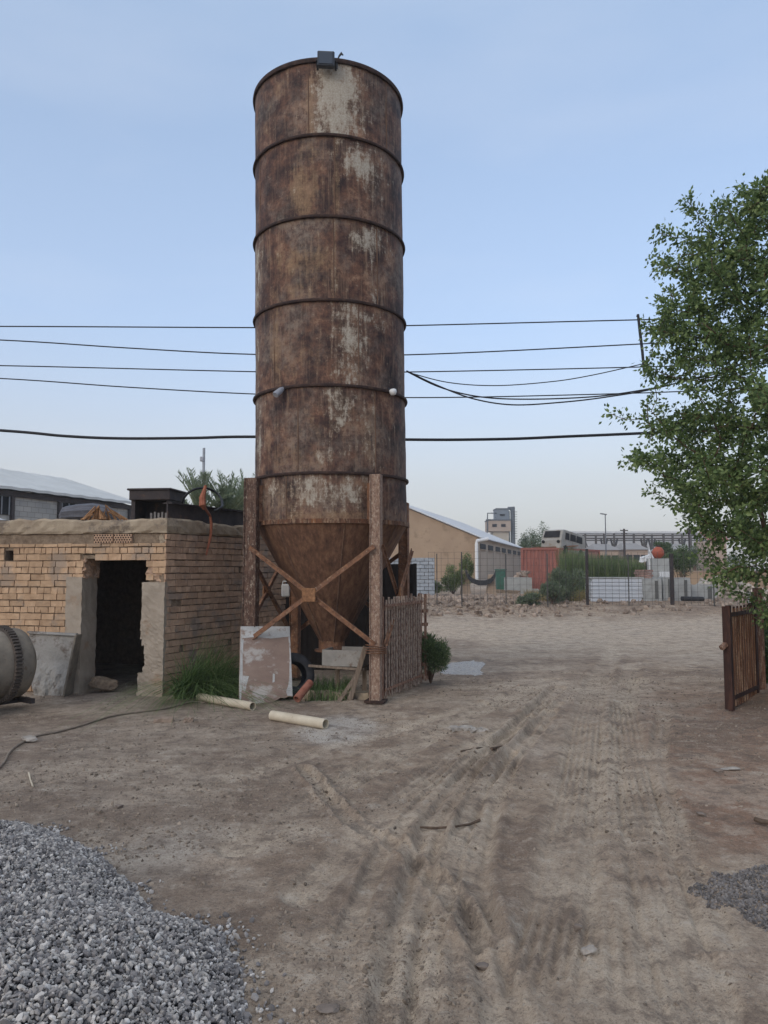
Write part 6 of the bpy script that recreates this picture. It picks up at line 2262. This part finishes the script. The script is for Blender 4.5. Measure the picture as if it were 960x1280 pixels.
bn_.links.new(sepb.outputs[2], cmb.inputs[1])
bn_.links.new(cmb.outputs[0], br_.inputs['Vector'])
br_.inputs['Color1'].default_value = S(158, 154, 148)
br_.inputs['Color2'].default_value = S(178, 172, 164)
br_.inputs['Mortar'].default_value = S(132, 128, 122)
br_.inputs['Scale'].default_value = 1.0
br_.inputs['Brick Width'].default_value = 0.42
br_.inputs['Row Height'].default_value = 0.22
br_.inputs['Mortar Size'].default_value = 0.012
bcol = mix(bn_, ramp(bn_, noise_tex(bn_, tcb, 0.8, 6), [(0.45, 0.0), (0.7, 0.4)]), br_.outputs[0], S(112, 116, 118))
bn_.links.new(bcol, bb_.inputs['Base Color'])
bb_.inputs['Roughness'].default_value = 0.95
ridge = P(80, 604, 39.5)
WdL = 9.0
gL = shed_building('block_warehouse', 'grey block warehouse with a pale sheet roof behind the brick shed', 'warehouse', c0L, dL, Vector((-dL.y, dL.x, 0)), LL, WdL, 0.0, zeL, zeL + 1.35, blk_m, blk_m, M('pale_roof_sheet', S(188, 188, 184), S(208, 208, 204), 0.6, rough=0.9, bs=3, bstr=0.1), 0.3, 0.5)


def onL(px):
    r_ = ray(px, 640)
    det = r_.x * dL.y - r_.y * dL.x
    t_ = (cL.x * dL.y - cL.y * dL.x) / det
    return Vector((r_.x * t_, r_.y * t_, 0))


MB().bar(c0L + nL * 0.05 + Vector((0, 0, zeL - 0.12)), c0L + dL * LL + nL * 0.05 + Vector((0, 0, zeL - 0.12)), 0.1, 0.22).build('eaves_beam', iron_m, gL)
for px in (14, 73, 161):
    q = onL(px)
    MB().box(q + nL * 0.05 + Vector((0, 0, (zeL - 0.22) / 2)), (0.16, 0.12, zeL - 0.22), dL).build('column', iron_m, gL)
for (p0_, p1_, zt2) in ((-40, 10, zeL - 0.25), (76, 118, zeL - 0.25)):
    q0, q1 = onL(p0_), onL(p1_)
    wv = MB().slab([q0 + nL * 0.02 + Vector((0, 0, zt2 - 0.75)), q1 + nL * 0.02 + Vector((0, 0, zt2 - 0.75)), q1 + nL * 0.02 + Vector((0, 0, zt2)), q0 + nL * 0.02 + Vector((0, 0, zt2))], 0.02).build('window', glass_m, gL)
    m = MB()
    for k in range(6):
        q = q0 + (q1 - q0) * k / 5
        m.box(q + nL * 0.05 + Vector((0, 0, zt2 - 0.375)), (0.05, 0.04, 0.75), dL)
    m.build('frame', M('grey_window_frame', S(120, 122, 126), S(140, 142, 146), 4), wv)

# palms and a mast behind the shed roof
palm_leaf = leaf_mat('palm_leaf', S(96, 110, 84), S(122, 134, 104), S(150, 158, 128))


def palm(px, py, D, L, nf, lab, seed):
    r_ = np.random.default_rng(seed)
    c_ = P(px, py, D)
    t = empty('palm_tree', (c_.x, c_.y, 0), lab, 'palm', 'palms behind the shed')
    m = MB()
    pts = [Vector((c_.x, c_.y, -0.05 + c_.z * k / 10)) for k in range(11)]
    m.tube(pts, [0.2 + 0.03 * (k % 2) for k in range(11)], 10)
    m.build('trunk', bark_m, t)
    P_, D2, Ln = [], [], []
    m2 = MB()
    for k in range(nf):
        az = r_.uniform(0, 2 * np.pi)
        el0 = r_.uniform(0.75, 1.5)
        d = np.array([math.cos(az) * math.cos(el0), math.sin(az) * math.cos(el0), math.sin(el0)])
        p = np.array([c_.x, c_.y, c_.z])
        l = L * r_.uniform(0.75, 1.1)
        prev = p
        spine = [Vector(p)]
        for i in range(1, 15):
            d = d + np.array([0, 0, -0.03 - 0.005 * i])
            d /= np.linalg.norm(d)
            p = prev + d * l / 14
            if i > 2:
                s_ = np.cross(d, [0, 0, 1])
                s_ /= np.linalg.norm(s_) + 1e-9
                up_ = np.cross(s_, d)
                for q in range(3):
                    b = prev + (p - prev) * q / 3
                    for sg in (-1, 1):
                        P_.append(b)
                        D2.append(d * 0.75 + s_ * sg * 0.8 + up_ * 0.35 + r_.normal(size=3) * 0.1)
                        Ln.append(0.42 * (1 - 0.55 * i / 15) * L / 1.9)
            spine.append(Vector(p))
            prev = p
        m2.tube(spine, [0.022 * (1 - 0.8 * i / 14) + 0.003 for i in range(15)], 4)
    V, Fc = leaf_quads(np.array(P_), np.array(D2), np.array(Ln), np.full(len(Ln), 0.012))
    cr = np_mesh('crown', V, Fc, palm_leaf, t)
    m2.build('frond_rib', palm_leaf, cr)


palm(250, 648, 20.0, 1.3, 24, 'palm with upright fronds behind the hose loop on the shed', 1)
palm(283, 652, 21.0, 1.4, 30, 'fuller palm crown behind the steel beam beside the silo post', 2)
palm(308, 652, 22.5, 1.4, 26, 'palm half hidden by the left silo post', 3)
D_ = 42.0
q = P(255, 560, D_)
mst = empty('lamp_mast', (q.x, q.y, 0), 'tall thin grey mast rising behind the palms left of the silo', 'mast')
MB().cyl((q.x, q.y, 0), (q.x, q.y, q.z), 0.11, 0.07, 10).build('pole', M('galvanised_steel', S(132, 136, 142), S(160, 164, 168), 3, rough=0.5), mst)
q2 = P(253, 574, D_)
MB().box((q2.x, q2.y - 0.05, q2.z), (0.22, 0.2, 0.26)).build('lamp_head', grey_m, mst, bevel=0.03)

# feed mill tower
D_ = 185.0
twr = empty('mill_tower', (P(625, 700, D_).x, D_, 0), 'distant stepped grey and beige industrial mill tower', 'tower')
beige = M('beige_panel', S(158, 140, 124), S(176, 158, 142), 0.2, bs=2, bstr=0.05)
pale = M('pale_render', S(168, 158, 142), S(184, 174, 160), 0.2, bs=2, bstr=0.05)
gry = M('blue_grey_sheet', S(106, 114, 122), S(124, 132, 140), 0.2, (1, 1, 0.1), bs=2, bstr=0.05)
dkg = M('dark_grey_sheet', S(78, 84, 90), S(96, 102, 108), 0.2, bs=2, bstr=0.05)


def tbox(x0, x1, y0, y1, dd, dep, mat, name, par=None):
    p0, p1 = P(x0, y1, dd), P(x1, y0, dd)
    z0 = p0.z
    return MB().box(((p0.x + p1.x) / 2, dd + dep / 2, (z0 + p1.z) / 2), (p1.x - p0.x, dep, p1.z - z0)).build(name, mat, par or twr)


tbox(617, 636, 663, 702, D_, 5, pale, 'base_storey')
w1_ = tbox(611, 638.5, 650.5, 664, D_ - 0.8, 6.5, beige, 'middle_storey')
tbox(610.5, 639, 649, 650.5, D_ - 1, 7, dkg, 'parapet', w1_)
for x in (615.5, 626.5):
    tbox(x, x + 5.5, 655, 658.5, D_ - 0.95, 0.2, glass_m, 'window')
w2_ = tbox(620.5, 636, 636, 649, D_, 5, gry, 'upper_storey')
tbox(625, 631, 642.5, 645, D_ - 0.15, 0.2, glass_m, 'window')
tbox(620, 636.5, 635.2, 636.2, D_ - 0.2, 5.4, dkg, 'parapet', w2_)
m = MB()
q0, q1 = P(640, 702, D_), P(642, 633, D_)
m.box((q1.x, D_ + 1.5, q1.z / 2), (0.9, 1.4, q1.z))
m.box((q1.x - 1.0, D_ + 1.5, q1.z / 2 - 0.5), (0.5, 0.6, q1.z - 1))
m.build('elevator_leg', dkg, twr)
tbox(635.5, 639, 633.5, 637, D_ + 1, 1.5, dkg, 'elevator_head')
m = MB()
m.tube([P(621, 641.5, D_), P(609.5, 641.5, D_), P(609.3, 652, D_), P(609, 672, D_)], 0.16, 8)
m.build('duct', dkg, twr)
MB().tube([P(607.5, 650, D_), P(611, 650, D_)], 0.2, 8).build('duct_tee', dkg, twr)
m = MB()
for k in range(12):
    q = P(643.5, 640 + k * 3, D_)
    m.box((q.x, D_ - 0.3, q.z), (1.0, 0.1, 0.12))
m.build('ladder_rung', iron_m, twr)


def far_tree(px, y_top, half_w, D, n_, lab, seed, mt=far_leaf, name='tree', grp=None):
    r_ = np.random.default_rng(seed)
    zt = P(px, y_top, D).z
    rw = half_w / F * D
    cx = (px - 480) / F * D
    g0 = gz_at(px, D)
    t = empty(name, (cx, D, g0), lab, 'tree', grp)
    k = 16
    cen = r_.normal(size=(k, 3))
    cen /= np.linalg.norm(cen, axis=1)[:, None]
    cen *= r_.uniform(0.3, 1, k)[:, None] ** 0.5
    H_ = zt - g0
    cen = cen * np.array([rw * 0.75, rw * 0.6, H_ * 0.33]) + np.array([cx, D, g0 + H_ * 0.60])
    pick = r_.integers(0, k, n_)
    off = r_.normal(size=(n_, 3))
    off /= np.linalg.norm(off, axis=1)[:, None]
    off *= r_.uniform(0, 1, n_)[:, None] ** 0.45
    lr = r_.uniform(0.3, 0.5, k)[pick][:, None]
    pos = cen[pick] + off * lr * np.array([rw, rw * 0.8, H_ * 0.42])
    pos[:, 2] = np.clip(pos[:, 2], g0 + 0.1, zt + 0.3)
    sz = D / F * 1.6
    V, Fc = leaf_quads(pos, off + r_.normal(size=(n_, 3)), r_.uniform(0.6, 1.3, n_) * sz, r_.uniform(0.6, 1.2, n_) * sz * 0.35)
    np_mesh('crown', V, Fc, mt, t)
    m = MB()
    b = Vector((cx, D, g0 - 0.1))
    m.tube([b, b + Vector((0, 0, H_ * 0.4))], [0.16, 0.1], 8)
    for q in cen[:7]:
        m.tube([b + Vector((0, 0, H_ * 0.3)), Vector(q)], [0.08, 0.02], 5)
    m.build('trunk', bark_m, t)


for a in [(664, 656, 14, 72.0, 3600, 'dull green tree with feathery top behind the red container', 1), (653, 672, 9, 148.0, 1600, 'lower dark tree between mill tower and red container', 2),
          (681, 653, 15, 78.0, 2600, 'greyish tree rising behind the wrecked van', 3), (668, 669, 16, 66.0, 3000, 'round dark green tree just above the container roof', 4),
          (700, 668, 14, 85.0, 1800, 'hazy green tree behind the roof of the wrecked van', 5),
          (868, 680, 12, 75.0, 1800, 'dull green tree left of the far red shed', 6), (925, 684, 20, 70.0, 2400, 'wide green tree seen through the branches at the right', 7)]:
    far_tree(*a, grp='trees in the middle distance')

# pipe rack, sheds and poles along the skyline at the right
D_ = 150.0
steel_f = M('weathered_rack_steel', S(62, 56, 52), S(84, 78, 72), 0.5, bs=2, bstr=0.05)
rk = empty('pipe_rack', (P(790, 700, D_).x, D_, 0.4), 'long steel pipe rack on many legs along the skyline', 'pipe rack')
for (y_, w_, dd) in ((669.5, 0.25, 0), (673, 0.28, 0), (675.5, 0.2, 2.0)):
    q0, q1 = P(704, y_, D_ + dd), P(905, y_, D_ + dd)
    MB().bar(q0, q1, w_, w_).build('beam', steel_f, rk)
for k in range(17):
    px = 708 + 12 * k + random.uniform(-1.5, 1.5)
    for dd in (0, 2.0):
        q = P(px, 668 + random.uniform(-1.5, 2.5), D_ + dd)
        MB().box((q.x, D_ + dd, q.z / 2 + 0.2), (0.34, 0.34, q.z - 0.4)).build('column', steel_f, rk)
    if k % 2 == 0:
        MB().bar(P(px, 676, D_ + 1), P(px + 5, 688, D_ + 1), 0.16, 0.16).build('brace', steel_f, rk)
    if k in (1, 4, 5, 8, 9, 12, 14):
        for e_ in (-4, 4):
            MB().bar(P(px + e_, 674, D_ + 1), P(px, 690, D_ + 1), 0.3, 0.3).build('brace', steel_f, rk)
roof_g = M('grey_sheet_roof', S(134, 130, 126), S(154, 150, 146), 0.2, bs=2, bstr=0.05)
tanw = M('tan_far_wall', S(164, 142, 124), S(180, 158, 140), 0.2, bs=2, bstr=0.05)
for (x0_, x1_, yr, ye, yb, dd, lab) in [(700, 738, 681, 688, 702, 120, 'leftmost tan hipped shed below the pipe rack beside the reeds'), (742, 776, 680, 687.5, 701, 122, 'tan hipped shed behind the thin power pole'),
                                        (779, 812, 679, 687, 700, 124, 'tan hipped shed left of the orange drum'), (832, 872, 680, 688, 700, 121, 'tan hipped shed right of the orange drum')]:
    a, b = P(x0_, ye, dd), P(x1_, ye, dd)
    zr = P(x0_, yr, dd + 4).z
    g = empty('hipped_shed', ((a.x + b.x) / 2, dd, gz_at(750, dd)), lab, 'shed', 'tan sheds below the pipe rack')
    MB().box(((a.x + b.x) / 2, dd + 4, a.z / 2), (b.x - a.x - 0.6, 8, a.z)).build('wall', tanw, g)
    i_ = (b.x - a.x) * 0.22
    MB().add([(a.x, dd - .4, a.z), (b.x, dd - .4, a.z), (b.x, dd + 8.4, a.z), (a.x, dd + 8.4, a.z), (a.x + i_, dd + 4, zr), (b.x - i_, dd + 4, zr)],
             [(3, 2, 1, 0), (0, 1, 5, 4), (1, 2, 5), (2, 3, 4, 5), (3, 0, 4)]).build('roof', roof_g, g)
    for k in range(3):
        x = a.x + (b.x - a.x) * (0.22 + 0.28 * k)
        MB().box((x, dd - 0.02, a.z - 1.3), (1.0, 0.1, 0.9)).build('window', glass_m, g)
D_ = 270.0
p0, p1 = P(700, 690, D_), P(880, 690, D_)
lw_ = empty('long_warehouse', ((p0.x + p1.x) / 2, D_, 0), 'long pale flat roofed warehouse on the far skyline', 'warehouse')
zt_ = P(700, 665.5, D_).z
MB().box(((p0.x + p1.x) / 2, D_ + 10, zt_ / 2 - 0.3), (p1.x - p0.x, 20, zt_ - 0.6)).build('wall', M('pale_cladding', S(168, 166, 164), S(182, 180, 178), 0.1, bs=1, bstr=0.02), lw_)
MB().box(((p0.x + p1.x) / 2, D_ + 10, zt_), (p1.x - p0.x + 2, 21, 0.7)).build('roof', roof_m, lw_)
D_ = 125.0
a, b = P(886, 676, D_), P(908, 676, D_)
rs = empty('red_shed', ((a.x + b.x) / 2, D_, 0.4), 'far red roofed shed glimpsed through the tree branches', 'shed')
MB().box(((a.x + b.x) / 2, D_ + 3, a.z / 2), (b.x - a.x, 6, a.z)).build('wall', tanw, rs)
MB().slab([Vector((a.x - .3, D_ - .3, a.z)), Vector((b.x + .3, D_ - .3, a.z)), Vector((b.x + .3, D_ + 3, a.z + 1.6)), Vector((a.x - .3, D_ + 3, a.z + 1.6))], 0.15).build('roof', M('red_roof', S(140, 80, 76), S(158, 96, 90), 0.4), rs)
pole_m = M('pole_steel', S(92, 94, 98), S(112, 114, 118), 1, bs=4, bstr=0.05)
D_ = 110.0
q = P(756.5, 643, D_)
lp = empty('lamp_post', (q.x, q.y, 0.4), 'tall distant street lamp post above the pipe rack', 'lamp post')
MB().cyl((q.x, q.y, 0.3), (q.x, q.y, q.z), 0.11, 0.07, 8).build('pole', pole_m, lp)
MB().box((q.x - 0.25, q.y, q.z + 0.05), (0.9, 0.3, 0.14), (1, 0, -0.15)).build('lamp_head', pole_m, lp)
D_ = 70.0
q = P(780, 661, D_)
pp = empty('power_pole', (q.x, q.y, 0.4), 'dark power pole with two crossarms above the reeds', 'power pole')
MB().cyl((q.x, q.y, 0.3), (q.x, q.y, q.z), 0.13, 0.09, 8).build('pole', iron_m, pp)
for (dz_, w_) in ((-0.15, 0.7), (-0.45, 0.55)):
    MB().box((q.x, q.y, q.z + dz_), (w_, 0.1, 0.09)).build('crossarm', iron_m, pp)
for dx in (-0.3, 0, 0.3):
    MB().cyl((q.x + dx, q.y, q.z - 0.1), (q.x + dx, q.y, q.z + 0.05), 0.04, 0.03, 8).build('insulator', white_m, pp)
D_ = 60.0
q = P(861, 664, D_)
p2 = empty('power_pole', (q.x, q.y, 0.4), 'dark pole with a single box lamp at the edge of the tree crown', 'power pole')
MB().cyl((q.x, q.y, 0.3), (q.x, q.y, q.z), 0.08, 0.06, 8).build('pole', iron_m, p2)
MB().box((q.x, q.y - 0.05, q.z), (0.35, 0.25, 0.4)).build('lamp_box', iron_m, p2, bevel=0.04)
n = 260
pos = np.stack([rng.uniform(14.6, 18.5, n), rng.uniform(36, 39, n), np.zeros(n)], 1)
pos[:, 2] = 0.45 + rng.uniform(0, 0.9, n) * np.exp(-((pos[:, 0] - 16.4) / 1.5) ** 2)
tag(stones('rubble', pos, rng.uniform(0.07, 0.22, n), M('white_rubble', S(172, 160, 146), S(206, 196, 182), 4, island=0.2), (16, 37, 0.5)), 'pile of whitish rubble behind the tree on the right', 'rubble', kind='stuff')
wl2 = empty('boundary_wall', (14, 48, 0.4), 'low tan boundary wall running behind the reeds and pedestal', 'wall')
a, b = P(712, 690, 52.0), P(1000, 690, 52.0)
MB().box(((a.x + b.x) / 2, 52.0, 0.95), (b.x - a.x, 0.25, 1.3)).build('wall', tan_m, wl2)
MB().box(((a.x + b.x) / 2, 52.0, 1.63), (b.x - a.x + 0.1, 0.33, 0.08)).build('coping', stub_m, wl2)

# ------------------------------------------------------------------ evening dust in the air
hm = bpy.data.materials.new('dust_haze')
hm.use_nodes = True
hn = hm.node_tree
hn.nodes.remove(hn.nodes['Principled BSDF'])
pv = hn.nodes.new('ShaderNodeVolumePrincipled')
pv.inputs['Color'].default_value = (0.92, 0.92, 0.93, 1)
pv.inputs['Density'].default_value = 0.0011
pv.inputs['Anisotropy'].default_value = 0.2
hn.links.new(pv.outputs[0], hn.nodes['Material Output'].inputs['Volume'])
hz_o = MB().box((0, 130, 10.5), (1000, 900, 24)).build('haze', hm, origin=(0, 130, 0))
tag(hz_o, 'thin pale dust haze over the whole yard', kind='stuff')
